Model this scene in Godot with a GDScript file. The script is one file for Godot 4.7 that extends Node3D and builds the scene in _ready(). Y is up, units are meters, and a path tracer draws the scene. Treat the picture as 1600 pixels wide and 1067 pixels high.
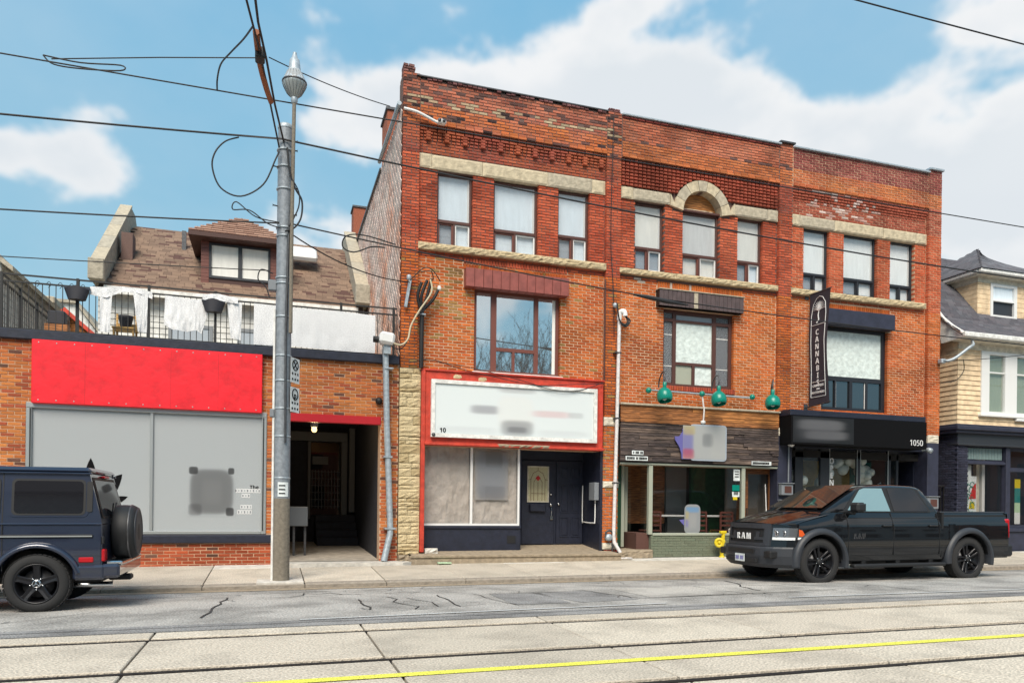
extends Node3D
# A brick shop row on a tram street. x runs along the shop fronts, y up, z towards the street; metres.

var M := {}
var used := {}
var bricks: Array = []
var rng := RandomNumberGenerator.new()
var tones := {}
var brick_mesh: Array = []
var n_coarse := FastNoiseLite.new()
var n_fine := FastNoiseLite.new()
var n_soot := FastNoiseLite.new()
const EYE := Vector3(0, 1.38, 16.75)


func _ready() -> void:
	rng.seed = 7
	set_camera()
	set_sky()
	set_sun()
	make_materials()
	ground()
	left_shop()
	left_terrace()
	gabled_house()
	far_left_buildings()
	row_one()
	row_two()
	row_three()
	corner_house()
	opposite_side()
	pole_and_lamp()
	wires()
	pickup()
	suv()
	small_things()


func set_camera() -> void:
	var cam := Camera3D.new()
	cam.name = "camera"
	cam.projection = Camera3D.PROJECTION_FRUSTUM
	cam.near = 0.1
	cam.far = 2000.0
	cam.size = 0.1 * 1066.4 / 1169.15
	cam.frustum_offset = Vector2(0, 0.1 * 254.3 / 1169.15)
	cam.position = EYE
	cam.basis = Basis(Vector3.UP, deg_to_rad(-17.904)) * Basis(Vector3.BACK, deg_to_rad(0.6445))
	add_child(cam)
	cam.current = true


func set_sun() -> void:
	var sun := DirectionalLight3D.new()
	sun.name = "sun"
	sun.light_color = Color(1.0, 0.955, 0.89)
	sun.light_energy = 0.5
	sun.light_angular_distance = 34.0
	sun.shadow_enabled = true
	add_child(sun)
	sun.look_at_from_position(Vector3(-3.2, 9.0, 7.2), Vector3.ZERO)


func set_sky() -> void:
	var w := 2048
	var h := 1024
	var im := Image.create(w, h, false, Image.FORMAT_RGBF)
	var fb := FastNoiseLite.new()
	fb.seed = 11
	fb.noise_type = FastNoiseLite.TYPE_SIMPLEX_SMOOTH
	fb.frequency = 3.1
	fb.fractal_octaves = 7
	fb.fractal_gain = 0.56
	var fs := FastNoiseLite.new()
	fs.seed = 5
	fs.noise_type = FastNoiseLite.TYPE_SIMPLEX_SMOOTH
	fs.frequency = 1.3
	fs.fractal_octaves = 2
	# cloud banks: azimuth from -z towards +x, elevation, half sizes (degrees), strength
	var banks := [[11.0, 28.0, 7.0, 2.6, 1.0], [20.0, 29.0, 8.0, 3.4, 1.15], [28.5, 27.5, 7.0, 3.6, 1.1], [36.5, 25.0, 6.0, 3.0, 0.9], [44.0, 23.0, 7.0, 3.4, 0.95], [51.5, 19.5, 7.0, 5.0, 1.05], [51.5, 28.5, 4.5, 2.4, 0.95], [-12.5, 21.5, 3.2, 1.7, 1.0], [-17.0, 21.0, 1.8, 1.2, 0.8], [3.0, 32.0, 4.5, 1.7, 0.62], [6.0, 24.5, 4.0, 2.2, 0.6], [4.5, 18.5, 8.0, 2.4, 0.62], [28.0, 33.5, 5.0, 1.4, 0.6], [62.0, 20.0, 9.0, 8.0, 1.0], [-40.0, 30.0, 13.0, 7.0, 1.0], [95.0, 32.0, 16.0, 9.0, 1.0], [-80.0, 26.0, 15.0, 8.0, 1.0], [140.0, 28.0, 18.0, 9.0, 1.0], [165.0, 20.0, 16.0, 7.0, 1.0], [-130.0, 33.0, 18.0, 10.0, 1.0], [178.0, 40.0, 15.0, 9.0, 1.0], [-20.0, 55.0, 22.0, 9.0, 0.9], [60.0, 58.0, 25.0, 9.0, 0.9], [-110.0, 60.0, 28.0, 9.0, 0.9], [150.0, 62.0, 26.0, 9.0, 0.9]]
	var k := 0.315
	for j in h:
		var el := 90.0 - (j + 0.5) * 180.0 / h
		if el < -1.0:
			continue
		var ce := cos(deg_to_rad(el))
		var se := sin(deg_to_rad(el))
		var near_banks := []
		for b in banks:
			if absf(el - b[1]) < b[3] * 2.4:
				near_banks.append(b)
		var t := clampf(el / 40.0, 0.0, 1.0)
		var blue := Color(0.40, 0.66, 0.76).lerp(Color(0.20, 0.48, 0.735), pow(t, 0.8))
		for i in w:
			var az := (i + 0.5) * 360.0 / w
			if az > 180.0:
				az -= 360.0
			var p := Vector3(ce * sin(deg_to_rad(az)), se * 1.7, -ce * cos(deg_to_rad(az)))
			var d := -0.42
			for b in near_banks:
				var da: float = absf(az - b[0])
				if da > 180.0:
					da = 360.0 - da
				var q: float = (da / b[2]) * (da / b[2]) + ((el - b[1]) / b[3]) * ((el - b[1]) / b[3])
				if q < 6.0:
					d += b[4] * exp(-q * 0.8)
			var n := fb.get_noise_3dv(p * 1.6)
			var c := clampf((d + n * 1.0 - 0.02) * 2.2, 0.0, 1.0)
			c = c * c * (3.0 - 2.0 * c)
			var veil := clampf(0.2 + 0.4 * fs.get_noise_3dv(p) + 0.25 * n, 0.0, 0.6)
			var body := clampf((d + n * 1.1) * 1.0, 0.0, 1.0)
			var white := Color(0.90, 0.915, 0.93).lerp(Color(0.76, 0.81, 0.855), clampf(body * 1.5 - 0.5 + fs.get_noise_3dv(p * 2.5) * 0.5, 0.0, 1.0))
			var col := blue.lerp(Color(0.74, 0.80, 0.85), veil * 0.45).lerp(white, c)
			im.set_pixel(i, j, Color(col.r * k, col.g * k, col.b * k))
	im.fill_rect(Rect2i(0, h / 2 + 6, w, h / 2 - 6), Color(0.30 * k, 0.29 * k, 0.27 * k))
	var sky := Sky.new()
	var pm := PanoramaSkyMaterial.new()
	pm.panorama = ImageTexture.create_from_image(im)
	sky.sky_material = pm
	var e := Environment.new()
	e.background_mode = Environment.BG_SKY
	e.sky = sky
	e.tonemap_mode = Environment.TONE_MAPPER_LINEAR
	e.tonemap_exposure = 3.15
	e.sdfgi_enabled = true
	e.ssao_enabled = true
	e.ssil_enabled = true
	var we := WorldEnvironment.new()
	we.name = "world"
	we.environment = e
	add_child(we)


# ---------------------------------------------------------------- materials

func noise_tex(seed_: int, freq: float, lo: float, hi: float, size := 512, stretch := Vector2.ONE, octaves := 4, power := 1.0) -> Array:
	var n := FastNoiseLite.new()
	n.seed = seed_
	n.noise_type = FastNoiseLite.TYPE_SIMPLEX_SMOOTH
	n.frequency = freq
	n.fractal_octaves = octaves
	n.fractal_gain = 0.6
	var a := PackedByteArray()
	a.resize(size * size)
	var src: Image
	if stretch == Vector2.ONE:
		src = n.get_seamless_image(size, size)
	else:
		src = n.get_seamless_image(int(size / stretch.x), int(size / stretch.y))
		src.resize(size, size, Image.INTERPOLATE_CUBIC)
	src.convert(Image.FORMAT_L8)
	var b := src.get_data()
	var sum := 0.0
	for i in a.size():
		var v := clampf(lo + (hi - lo) * pow(b[i] / 255.0, power), 0.0, 1.0)
		a[i] = int(255.0 * v)
		sum += pow(v, 2.2)
	var im := Image.create_from_data(size, size, false, Image.FORMAT_L8, a)
	return [ImageTexture.create_from_image(im), src, sum / a.size()]


func bump(src: Image, strength: float) -> ImageTexture:
	var im: Image = src.duplicate()
	im.convert(Image.FORMAT_RGBA8)
	im.bump_map_to_normal_map(strength)
	return ImageTexture.create_from_image(im)


func mat(called: String, c: Color, rough := 0.8, tex := "", scale := 1.0, nrm := 0.0, metal := 0.0, spec := 0.5) -> StandardMaterial3D:
	var m := StandardMaterial3D.new()
	if tex:
		var k: float = 1.0 / TMEAN[tex]
		c = Color(minf(c.r * k, 1.0), minf(c.g * k, 1.0), minf(c.b * k, 1.0))
	m.albedo_color = c.linear_to_srgb()
	m.roughness = rough
	m.metallic = metal
	m.metallic_specular = spec
	if tex:
		m.uv1_triplanar = true
		m.uv1_world_triplanar = true
		m.uv1_scale = Vector3.ONE * scale
		m.albedo_texture = TX[tex]
		if nrm > 0.0 and TX.has(tex + "_n"):
			m.normal_enabled = true
			m.normal_texture = TX[tex + "_n"]
			m.normal_scale = nrm
	M[called] = m
	return m


# large stains over a fine ground texture
func stained(called: String, scale: float, tex: String) -> void:
	var m: StandardMaterial3D = M[called]
	m.detail_enabled = true
	m.detail_blend_mode = BaseMaterial3D.BLEND_MODE_MUL
	m.detail_uv_layer = BaseMaterial3D.DETAIL_UV_2
	m.detail_albedo = TX[tex]
	m.uv2_triplanar = true
	m.uv2_world_triplanar = true
	m.uv2_scale = Vector3.ONE * scale
	var k: float = 1.0 / TMEAN[tex]
	var c := m.albedo_color.srgb_to_linear()
	m.albedo_color = Color(minf(c.r * k, 1.0), minf(c.g * k, 1.0), minf(c.b * k, 1.0)).linear_to_srgb()


var TX := {}
var TMEAN := {}

func make_materials() -> void:
	n_coarse.seed = 3
	n_coarse.frequency = 0.55
	n_coarse.fractal_octaves = 4
	n_soot.seed = 17
	n_soot.frequency = 0.42
	n_soot.fractal_octaves = 3
	n_fine.seed = 9
	n_fine.frequency = 3.0
	for t in [["grain", 21, 0.06, 0.72, 1.06, Vector2.ONE], ["blotch", 22, 0.012, 0.80, 1.05, Vector2.ONE], ["speck", 23, 0.22, 0.60, 1.12, Vector2.ONE], ["aggregate", 27, 0.30, 0.28, 1.40, Vector2.ONE], ["stain", 28, 0.010, 0.72, 1.15, Vector2.ONE], ["stain_soft", 29, 0.012, 0.86, 1.10, Vector2.ONE], ["wood", 24, 0.03, 0.45, 1.15, Vector2(8, 1)], ["crumple", 25, 0.016, 0.82, 1.0, Vector2.ONE], ["streak", 26, 0.03, 0.95, 1.01, Vector2(1, 6)]]:
		var r = noise_tex(t[1], t[2], t[3], t[4], 512, t[5], 5)
		TX[t[0]] = r[0]
		TMEAN[t[0]] = r[2]
		if not t[0].begins_with("stain") or t[0] == "stain_soft":
			TX[t[0] + "_n"] = bump(r[1], 6.0)
	mat("mortar_light", Color(0.60, 0.39, 0.255), 0.95, "speck", 3.0, 0.6)
	mat("mortar_dark", Color(0.16, 0.10, 0.085), 0.95, "speck", 3.0, 0.6)
	mat("mortar_grey", Color(0.33, 0.27, 0.23), 0.95, "speck", 3.0, 0.6)
	mat("stone_band", Color(0.51, 0.43, 0.30), 0.9, "blotch", 0.9, 0.25)
	mat("stone_band_b", Color(0.42, 0.365, 0.275), 0.9, "blotch", 1.1, 0.25)
	mat("stone_sill", Color(0.49, 0.39, 0.24), 0.95, "blotch", 1.4, 1.5)
	mat("stone_pier", Color(0.62, 0.50, 0.30), 0.92, "grain", 1.0, 1.6)
	mat("stone_pier_b", Color(0.49, 0.38, 0.21), 0.92, "grain", 1.2, 1.6)
	mat("red_sign", Color(0.80, 0.010, 0.022), 0.45, "stain_soft", 0.35, 0.12)
	mat("red_paint", Color(0.50, 0.045, 0.022), 0.6, "blotch", 0.6, 0.5)
	mat("red_trim", Color(0.45, 0.008, 0.016), 0.45)
	mat("white_sign", Color(0.68, 0.72, 0.72), 0.45, "blotch", 0.5)
	mat("white_paint", Color(0.72, 0.71, 0.68), 0.55, "blotch", 0.8)
	mat("white_frame", Color(0.74, 0.74, 0.73), 0.5)
	mat("brown_frame", Color(0.085, 0.032, 0.024), 0.5)
	mat("brown_light", Color(0.16, 0.052, 0.038), 0.5)
	mat("black_frame", Color(0.016, 0.018, 0.024), 0.45)
	mat("navy", Color(0.013, 0.016, 0.032), 0.5, "blotch", 0.7, 0.2)
	mat("navy_board", Color(0.024, 0.026, 0.048), 0.55, "blotch", 0.5)
	mat("black", Color(0.008, 0.008, 0.009), 0.6)
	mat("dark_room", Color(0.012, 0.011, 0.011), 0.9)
	mat("room_wall", Color(0.14, 0.12, 0.10), 0.9)
	mat("grey_film", Color(0.36, 0.385, 0.40), 0.55, "speck", 0.9, 0.15)
	mat("alu", Color(0.40, 0.42, 0.42), 0.42, "", 1.0, 0.0, 0.6)
	mat("galv", Color(0.38, 0.43, 0.47), 0.5, "blotch", 1.5, 0.3, 0.35)
	mat("steel_dark", Color(0.10, 0.10, 0.105), 0.45, "blotch", 2.0, 0.2, 0.7)
	mat("blind", Color(0.72, 0.82, 0.90), 0.8, "streak", 0.4)
	mat("blind_white", Color(0.78, 0.78, 0.74), 0.8, "streak", 0.4)
	mat("curtain_grey", Color(0.36, 0.41, 0.47), 0.8, "grain", 2.0, 0.4)
	mat("paper", Color(0.54, 0.48, 0.43), 0.75, "crumple", 0.35, 0.9)
	mat("film_white", Color(0.66, 0.735, 0.71), 0.35, "crumple", 0.6, 0.7)
	mat("soffit_red", Color(0.26, 0.07, 0.056), 0.5, "blotch", 0.6)
	mat("soffit_brown", Color(0.09, 0.062, 0.062), 0.5, "blotch", 0.6)
	mat("plank_amber", Color(0.40, 0.16, 0.045), 0.7, "wood", 0.9, 0.5)
	mat("plank_amber_b", Color(0.30, 0.115, 0.035), 0.7, "wood", 1.1, 0.5)
	mat("plank_dark", Color(0.085, 0.062, 0.055), 0.85, "wood", 1.0, 1.0)
	mat("plank_dark_b", Color(0.055, 0.040, 0.038), 0.85, "wood", 1.2, 1.0)
	mat("plank_dark_c", Color(0.14, 0.10, 0.08), 0.85, "wood", 0.8, 1.0)
	mat("door_wood", Color(0.17, 0.065, 0.02), 0.5, "wood", 1.3, 0.4)
	mat("green_door", Color(0.004, 0.05, 0.02), 0.5)
	mat("sage", Color(0.17, 0.19, 0.14), 0.8, "speck", 1.2, 0.4)
	mat("sage_trim", Color(0.35, 0.37, 0.30), 0.6)
	mat("lamp_green", Color(0.0, 0.21, 0.155), 0.3)
	mat("asphalt", Color(0.345, 0.33, 0.31), 0.95, "aggregate", 0.22, 0.4)
	mat("asphalt_patch", Color(0.39, 0.37, 0.34), 0.95, "aggregate", 0.25, 0.4)
	mat("asphalt_dark", Color(0.23, 0.225, 0.222), 0.95, "aggregate", 0.25, 0.4)
	mat("tar", Color(0.035, 0.033, 0.032), 0.7)
	mat("concrete", Color(0.51, 0.45, 0.37), 0.92, "speck", 0.30, 0.4)
	mat("concrete_b", Color(0.475, 0.42, 0.345), 0.92, "speck", 0.33, 0.4)
	mat("concrete_c", Color(0.54, 0.48, 0.395), 0.92, "speck", 0.27, 0.4)
	mat("concrete_white", Color(0.56, 0.53, 0.48), 0.9, "blotch", 0.7, 0.4)
	mat("concrete_old", Color(0.30, 0.24, 0.17), 0.95, "blotch", 1.0, 0.9)
	mat("kerb", Color(0.27, 0.235, 0.195), 0.95, "blotch", 1.2, 1.0)
	for s in ["asphalt", "asphalt_patch", "asphalt_dark", "concrete", "concrete_b", "concrete_c"]:
		stained(s, 0.12 if s.begins_with("a") else 0.15, "stain" if s.begins_with("a") else "stain_soft")
	mat("joint", Color(0.02, 0.017, 0.014), 0.95)
	mat("brick_plain", Color(0.36, 0.11, 0.06), 0.92, "speck", 1.5, 0.5)
	mat("stained", Color(0.52, 0.48, 0.30), 0.3, "blotch", 6.0)
	mat("blind_grey", Color(0.60, 0.62, 0.63), 0.8, "streak", 0.5)
	mat("blind_bright", Color(0.85, 0.89, 0.90), 0.8, "streak", 0.4)
	mat("banner_cloth", Color(0.028, 0.026, 0.038), 0.7, "grain", 2.0, 0.2)
	mat("glass_mirror_dark", Color(0.13, 0.15, 0.16), 0.03, "", 1, 0, 0.9)
	lace()
	mat("lamp_lower", Color(0.36, 0.39, 0.39), 0.2, "", 1, 0, 0.2)
	mat("lamp_rib", Color(0.16, 0.17, 0.17), 0.4)
	mat("decal_grey", Color(0.25, 0.26, 0.27), 0.6)
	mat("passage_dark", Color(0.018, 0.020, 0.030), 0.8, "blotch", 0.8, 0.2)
	mat("grille_grey", Color(0.10, 0.105, 0.11), 0.6)
	mat("cabinet_grey", Color(0.11, 0.12, 0.13), 0.5)
	mat("concrete_floor", Color(0.36, 0.32, 0.27), 0.9, "blotch", 0.5)
	mat("green_wall", Color(0.03, 0.13, 0.045), 0.7, "blotch", 0.8)
	mat("entry_brick", Color(0.10, 0.045, 0.035), 0.9, "speck", 1.5)
	mat("lamp_smoke", Color(0.17, 0.175, 0.19), 0.08, "", 1, 0, 0.5)
	mat("glass_side", Color(0.30, 0.47, 0.50), 0.03, "", 1, 0, 0.85)
	mat("glass_rear", Color(0.012, 0.012, 0.015), 0.03, "", 1, 0, 0.0, 0.5)
	mat("glass_screen", Color(0.035, 0.04, 0.038), 0.03, "", 1, 0, 0.3, 0.8)
	mat("violet", Color(0.13, 0.12, 0.36), 0.5)
	mat("muted_yellow", Color(0.50, 0.40, 0.12), 0.5)
	mat("sky_blue", Color(0.08, 0.28, 0.55), 0.5)
	mat("ribbed", Color(0.22, 0.30, 0.30), 0.15)
	mat("sage_blind", Color(0.30, 0.36, 0.27), 0.8, "streak", 0.6)
	mat("soil", Color(0.15, 0.13, 0.11), 0.98, "speck", 0.3, 0.8)
	mat("yellow_line", Color(0.80, 0.70, 0.09), 0.7, "aggregate", 0.35)
	mat("white_line", Color(0.52, 0.53, 0.53), 0.7, "aggregate", 0.5)
	mat("rail", Color(0.022, 0.019, 0.018), 0.75, "", 1, 0, 0.0, 0.3)
	mat("shingle", Color(0.085, 0.055, 0.045), 0.95, "grain", 1.5, 0.6)
	mat("shingle_grey", Color(0.075, 0.075, 0.09), 0.95, "grain", 1.5, 0.6)
	mat("siding_side", Color(0.16, 0.10, 0.085), 0.95, "grain", 1.0, 0.5)
	mat("stone_grey", Color(0.38, 0.34, 0.27), 0.9, "blotch", 0.8, 0.8)
	mat("brown_trim", Color(0.06, 0.022, 0.016), 0.6)
	mat("clap_white", Color(0.62, 0.62, 0.60), 0.7, "blotch", 0.6)
	mat("clap_yellow", Color(0.74, 0.56, 0.36), 0.75, "blotch", 0.5, 0.3)
	mat("cream", Color(0.58, 0.53, 0.43), 0.7, "blotch", 0.7)
	mat("cloth", Color(0.74, 0.74, 0.75), 0.9, "grain", 1.2, 0.3)
	mat("iron", Color(0.012, 0.012, 0.013), 0.55)
	mat("planter", Color(0.02, 0.02, 0.028), 0.6)
	mat("chair_wood", Color(0.50, 0.30, 0.10), 0.6, "wood", 1.5)
	mat("pvc", Color(0.66, 0.63, 0.62), 0.45, "blotch", 2.0)
	mat("cable", Color(0.014, 0.014, 0.016), 0.6)
	mat("cable_beige", Color(0.50, 0.42, 0.28), 0.6)
	mat("cable_orange", Color(0.27, 0.085, 0.03), 0.7)
	mat("pole", Color(0.245, 0.27, 0.30), 0.6, "blotch", 1.6, 0.5, 0.25)
	mat("pole_old", Color(0.19, 0.165, 0.13), 0.85, "blotch", 2.0, 0.6)
	mat("standpipe", Color(0.64, 0.49, 0.012), 0.4)
	mat("paint_grey", Color(0.20, 0.215, 0.235), 0.5)
	mat("balloon", Color(0.68, 0.74, 0.69), 0.3)
	mat("teal", Color(0.02, 0.20, 0.19), 0.6)
	mat("gold_wall", Color(0.33, 0.24, 0.075), 0.7, "blotch", 0.6)
	mat("print_black", Color(0.006, 0.006, 0.007), 0.7, "", 1, 0, 0.0, 0.2)
	mat("print_white", Color(0.72, 0.72, 0.72), 0.6)
	mat("print_red", Color(0.55, 0.02, 0.02), 0.6)
	mat("tyre", Color(0.019, 0.019, 0.020), 0.85, "speck", 2.0, 0.4)
	mat("wheel_black", Color(0.014, 0.014, 0.017), 0.35, "", 1, 0, 0.4)
	mat("trim_black", Color(0.010, 0.0105, 0.012), 0.6)
	mat("trim_grey", Color(0.026, 0.029, 0.036), 0.5)
	mat("chrome", Color(0.62, 0.63, 0.65), 0.15, "", 1, 0, 1.0)
	mat("lamp_red", Color(0.42, 0.006, 0.012), 0.25)
	mat("lamp_amber", Color(0.62, 0.09, 0.015), 0.3)
	mat("lamp_clear", Color(0.50, 0.52, 0.55), 0.15, "", 1, 0, 0.3)
	mat("bark", Color(0.045, 0.036, 0.03), 0.95)
	mat("litter", Color(0.45, 0.60, 0.40), 0.6)
	var p := mat("paint_black", Color(0.007, 0.0075, 0.009), 0.18, "", 1, 0, 0.0, 0.25)
	p.clearcoat_enabled = true
	p.clearcoat = 1.0
	p.clearcoat_roughness = 0.03
	p = mat("paint_blue", Color(0.021, 0.028, 0.054), 0.28, "", 1, 0, 0.3, 0.5)
	p.clearcoat_enabled = true
	p.clearcoat = 1.0
	p.clearcoat_roughness = 0.03
	glass("glass", Color(0.05, 0.06, 0.06), 0.07)
	glass("glass_dark", Color(0.01, 0.012, 0.014), 0.55)
	glass("glass_car", Color(0.02, 0.03, 0.032), 0.72)
	glass("glass_shop", Color(0.01, 0.012, 0.012), 0.12)
	p = mat("glass_mirror", Color(0.62, 0.68, 0.70), 0.02, "", 1, 0, 0.92)
	p = mat("lamp_globe", Color(0.75, 0.77, 0.78), 0.15)
	p.transparency = BaseMaterial3D.TRANSPARENCY_ALPHA
	p.albedo_color.a = 0.45
	p = mat("bulb", Color(1, 0.85, 0.6), 0.5)
	p.emission_enabled = true
	p.emission = Color(1.0, 0.82, 0.55)
	p.emission_energy_multiplier = 0.9


func lace() -> void:
	var r = noise_tex(61, 0.07, -1.3, 2.6, 512, Vector2.ONE, 3)
	TX["lace"] = r[0]
	TMEAN["lace"] = 1.0
	mat("lace", Color(0.34, 0.36, 0.39), 0.5, "lace", 1.3)


func glass(called: String, c: Color, a: float) -> void:
	var m := mat(called, c, 0.02)
	m.transparency = BaseMaterial3D.TRANSPARENCY_ALPHA
	m.albedo_color.a = a


# ---------------------------------------------------------------- nodes

func numbered(called: String, under: Node) -> String:
	var key := str(under.get_instance_id()) + called
	var n: int = used.get(key, 0)
	used[key] = n + 1
	return called if n == 0 else "%s_%03d" % [called, n]


func thing(called: String, label: String, category: String, at := Vector3.ZERO, group := "") -> Node3D:
	var o := Node3D.new()
	o.name = numbered(called, self)
	add_child(o, true)
	o.position = at
	tag(o, label, category, group)
	return o


func tag(o: Node, label: String, category: String, group := "") -> void:
	o.set_meta("label", label)
	o.set_meta("category", category)
	if group:
		o.set_meta("group", group)


func put(called: String, mesh: Mesh, m, parent: Node = self, xf := Transform3D()) -> MeshInstance3D:
	var o := MeshInstance3D.new()
	o.name = numbered(called, parent)
	o.mesh = mesh
	o.material_override = M[m] if m is String else m
	o.transform = xf
	parent.add_child(o, true)
	return o


func structure(o: Node) -> Node:
	o.set_meta("kind", "structure")
	return o


func stuff(o: Node) -> Node:
	o.set_meta("kind", "stuff")
	return o


# ---------------------------------------------------------------- mesh builder

class Mb:
	var st := SurfaceTool.new()
	var xf := Transform3D()
	var empty := true

	func _init() -> void:
		st.begin(Mesh.PRIMITIVE_TRIANGLES)

	func at(t: Transform3D) -> Mb:
		xf = t
		return self

	func tri(a: Vector3, b: Vector3, c: Vector3, smooth := false) -> void:
		empty = false
		st.set_smooth_group(0 if smooth else -1)
		var flip := xf.basis.determinant() < 0.0
		st.add_vertex(xf * a)
		st.add_vertex(xf * (b if flip else c))
		st.add_vertex(xf * (c if flip else b))

	func quad(a: Vector3, b: Vector3, c: Vector3, d: Vector3, smooth := false) -> void:
		tri(a, b, c, smooth)
		tri(a, c, d, smooth)

	func box(lo: Vector3, hi: Vector3, bev := 0.0) -> Mb:
		var ctr := (lo + hi) / 2.0
		var h := (hi - lo) / 2.0
		bev = minf(bev, minf(h.x, minf(h.y, h.z)) * 0.9)
		for axis in 3:
			for s in [-1.0, 1.0]:
				var u := Vector3.ZERO
				var v := Vector3.ZERO
				var n := Vector3.ZERO
				n[axis] = s
				u[(axis + 1) % 3] = s
				v[(axis + 2) % 3] = 1.0
				var hu := h[(axis + 1) % 3] - bev
				var hv := h[(axis + 2) % 3] - bev
				var o := ctr + n * h[axis]
				quad(o - u * hu - v * hv, o + u * hu - v * hv, o + u * hu + v * hv, o - u * hu + v * hv)
		if bev > 0.0:
			for a in 3:
				var b := (a + 1) % 3
				var c := (a + 2) % 3
				for sb in [-1.0, 1.0]:
					for sc in [-1.0, 1.0]:
						var e := []
						for sa in [-1.0, 1.0]:
							var p := Vector3.ZERO
							p[a] = sa * (h[a] - bev)
							p[b] = sb * h[b]
							p[c] = sc * (h[c] - bev)
							e.append(ctr + p)
							p[b] = sb * (h[b] - bev)
							p[c] = sc * h[c]
							e.append(ctr + p)
						if sb * sc > 0.0:
							quad(e[0], e[2], e[3], e[1])
						else:
							quad(e[0], e[1], e[3], e[2])
			for sx in [-1.0, 1.0]:
				for sy in [-1.0, 1.0]:
					for sz in [-1.0, 1.0]:
						var px := ctr + Vector3(sx * h.x, sy * (h.y - bev), sz * (h.z - bev))
						var py := ctr + Vector3(sx * (h.x - bev), sy * h.y, sz * (h.z - bev))
						var pz := ctr + Vector3(sx * (h.x - bev), sy * (h.y - bev), sz * h.z)
						if sx * sy * sz > 0.0:
							tri(px, py, pz)
						else:
							tri(px, pz, py)
		return self

	func tube(pts: Array, r, sides := 8, caps := true) -> Mb:
		var rings := []
		var up := Vector3(0.123, 0.97, 0.211).normalized()
		for i in pts.size():
			var d: Vector3
			if i == 0:
				d = pts[1] - pts[0]
			elif i == pts.size() - 1:
				d = pts[i] - pts[i - 1]
			else:
				d = (pts[i + 1] - pts[i]).normalized() + (pts[i] - pts[i - 1]).normalized()
			d = d.normalized()
			if absf(d.dot(up)) > 0.97:
				up = Vector3(0.95, 0.1, 0.3).normalized() if absf(d.y) > 0.5 else Vector3(0.1, 0.95, 0.3).normalized()
			var u := d.cross(up).normalized()
			var v := d.cross(u).normalized()
			up = -v
			var rr: float = r[i] if r is Array else r
			var ring := []
			for k in sides:
				var a := TAU * k / sides
				ring.append(pts[i] + (u * cos(a) + v * sin(a)) * rr)
			rings.append(ring)
		loft(rings, true, true, caps)
		return self

	func loft(rings: Array, closed := true, smooth := true, caps := false) -> Mb:
		var n: int = rings[0].size()
		for i in rings.size() - 1:
			for k in (n if closed else n - 1):
				var l := (k + 1) % n
				quad(rings[i][k], rings[i][l], rings[i + 1][l], rings[i + 1][k], smooth)
		if caps:
			for e in [0, rings.size() - 1]:
				var c := Vector3.ZERO
				for p in rings[e]:
					c += p
				c /= n
				for k in n:
					var l := (k + 1) % n
					if e == 0:
						tri(c, rings[e][l], rings[e][k])
					else:
						tri(c, rings[e][k], rings[e][l])
		return self

	func lathe(prof: Array, sides := 16, caps := true) -> Mb:
		var rings := []
		for p in prof:
			var ring := []
			for k in sides:
				var a := -TAU * k / sides
				ring.append(Vector3(p[0] * cos(a), p[1], p[0] * sin(a)))
			rings.append(ring)
		loft(rings, true, true, caps)
		return self

	func prism(poly: Array, z0: float, z1: float) -> Mb:
		var pv := PackedVector2Array(poly)
		if Geometry2D.is_polygon_clockwise(pv):
			pv.reverse()
		var t := Geometry2D.triangulate_polygon(pv)
		for i in range(0, t.size(), 3):
			var a := pv[t[i]]
			var b := pv[t[i + 1]]
			var c := pv[t[i + 2]]
			if (b - a).cross(c - a) < 0.0:
				var s := b
				b = c
				c = s
			tri(Vector3(a.x, a.y, z1), Vector3(b.x, b.y, z1), Vector3(c.x, c.y, z1))
			tri(Vector3(a.x, a.y, z0), Vector3(c.x, c.y, z0), Vector3(b.x, b.y, z0))
		for i in pv.size():
			var a := pv[i]
			var b := pv[(i + 1) % pv.size()]
			quad(Vector3(a.x, a.y, z0), Vector3(b.x, b.y, z0), Vector3(b.x, b.y, z1), Vector3(a.x, a.y, z1))
		return self

	func mesh() -> ArrayMesh:
		st.generate_normals()
		return st.commit()


func mb() -> Mb:
	return Mb.new()


func box(called: String, lo: Vector3, hi: Vector3, m, parent: Node = self, bev := 0.0) -> MeshInstance3D:
	return put(called, mb().box(lo, hi, bev).mesh(), m, parent)


func tube(called: String, pts: Array, r, m, parent: Node = self, sides := 8) -> MeshInstance3D:
	return put(called, mb().tube(pts, r, sides).mesh(), m, parent)


func curve(pts: Array, steps := 8) -> Array:
	var out := []
	for i in pts.size() - 1:
		var p0: Vector3 = pts[maxi(i - 1, 0)]
		var p3: Vector3 = pts[mini(i + 2, pts.size() - 1)]
		for k in steps:
			out.append(pts[i].cubic_interpolate(pts[i + 1], p0, p3, float(k) / steps))
	out.append(pts[-1])
	return out


func sag(a: Vector3, b: Vector3, drop: float, n := 16) -> Array:
	var out := []
	for i in n + 1:
		var t := float(i) / n
		out.append(a.lerp(b, t) - Vector3(0, drop * 4.0 * t * (1.0 - t), 0))
	return out


func text(called: String, s: String, size: float, m, parent: Node, xf: Transform3D, depth := 0.01, bold := true) -> MeshInstance3D:
	var t := TextMesh.new()
	var f := SystemFont.new()
	f.font_names = PackedStringArray(["Droid Sans"])
	if bold:
		f.font_weight = 700
	t.font = f
	t.text = s
	t.font_size = 64
	t.pixel_size = size / 46.0
	t.depth = depth
	return put(called, t, m, parent, xf)


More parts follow.
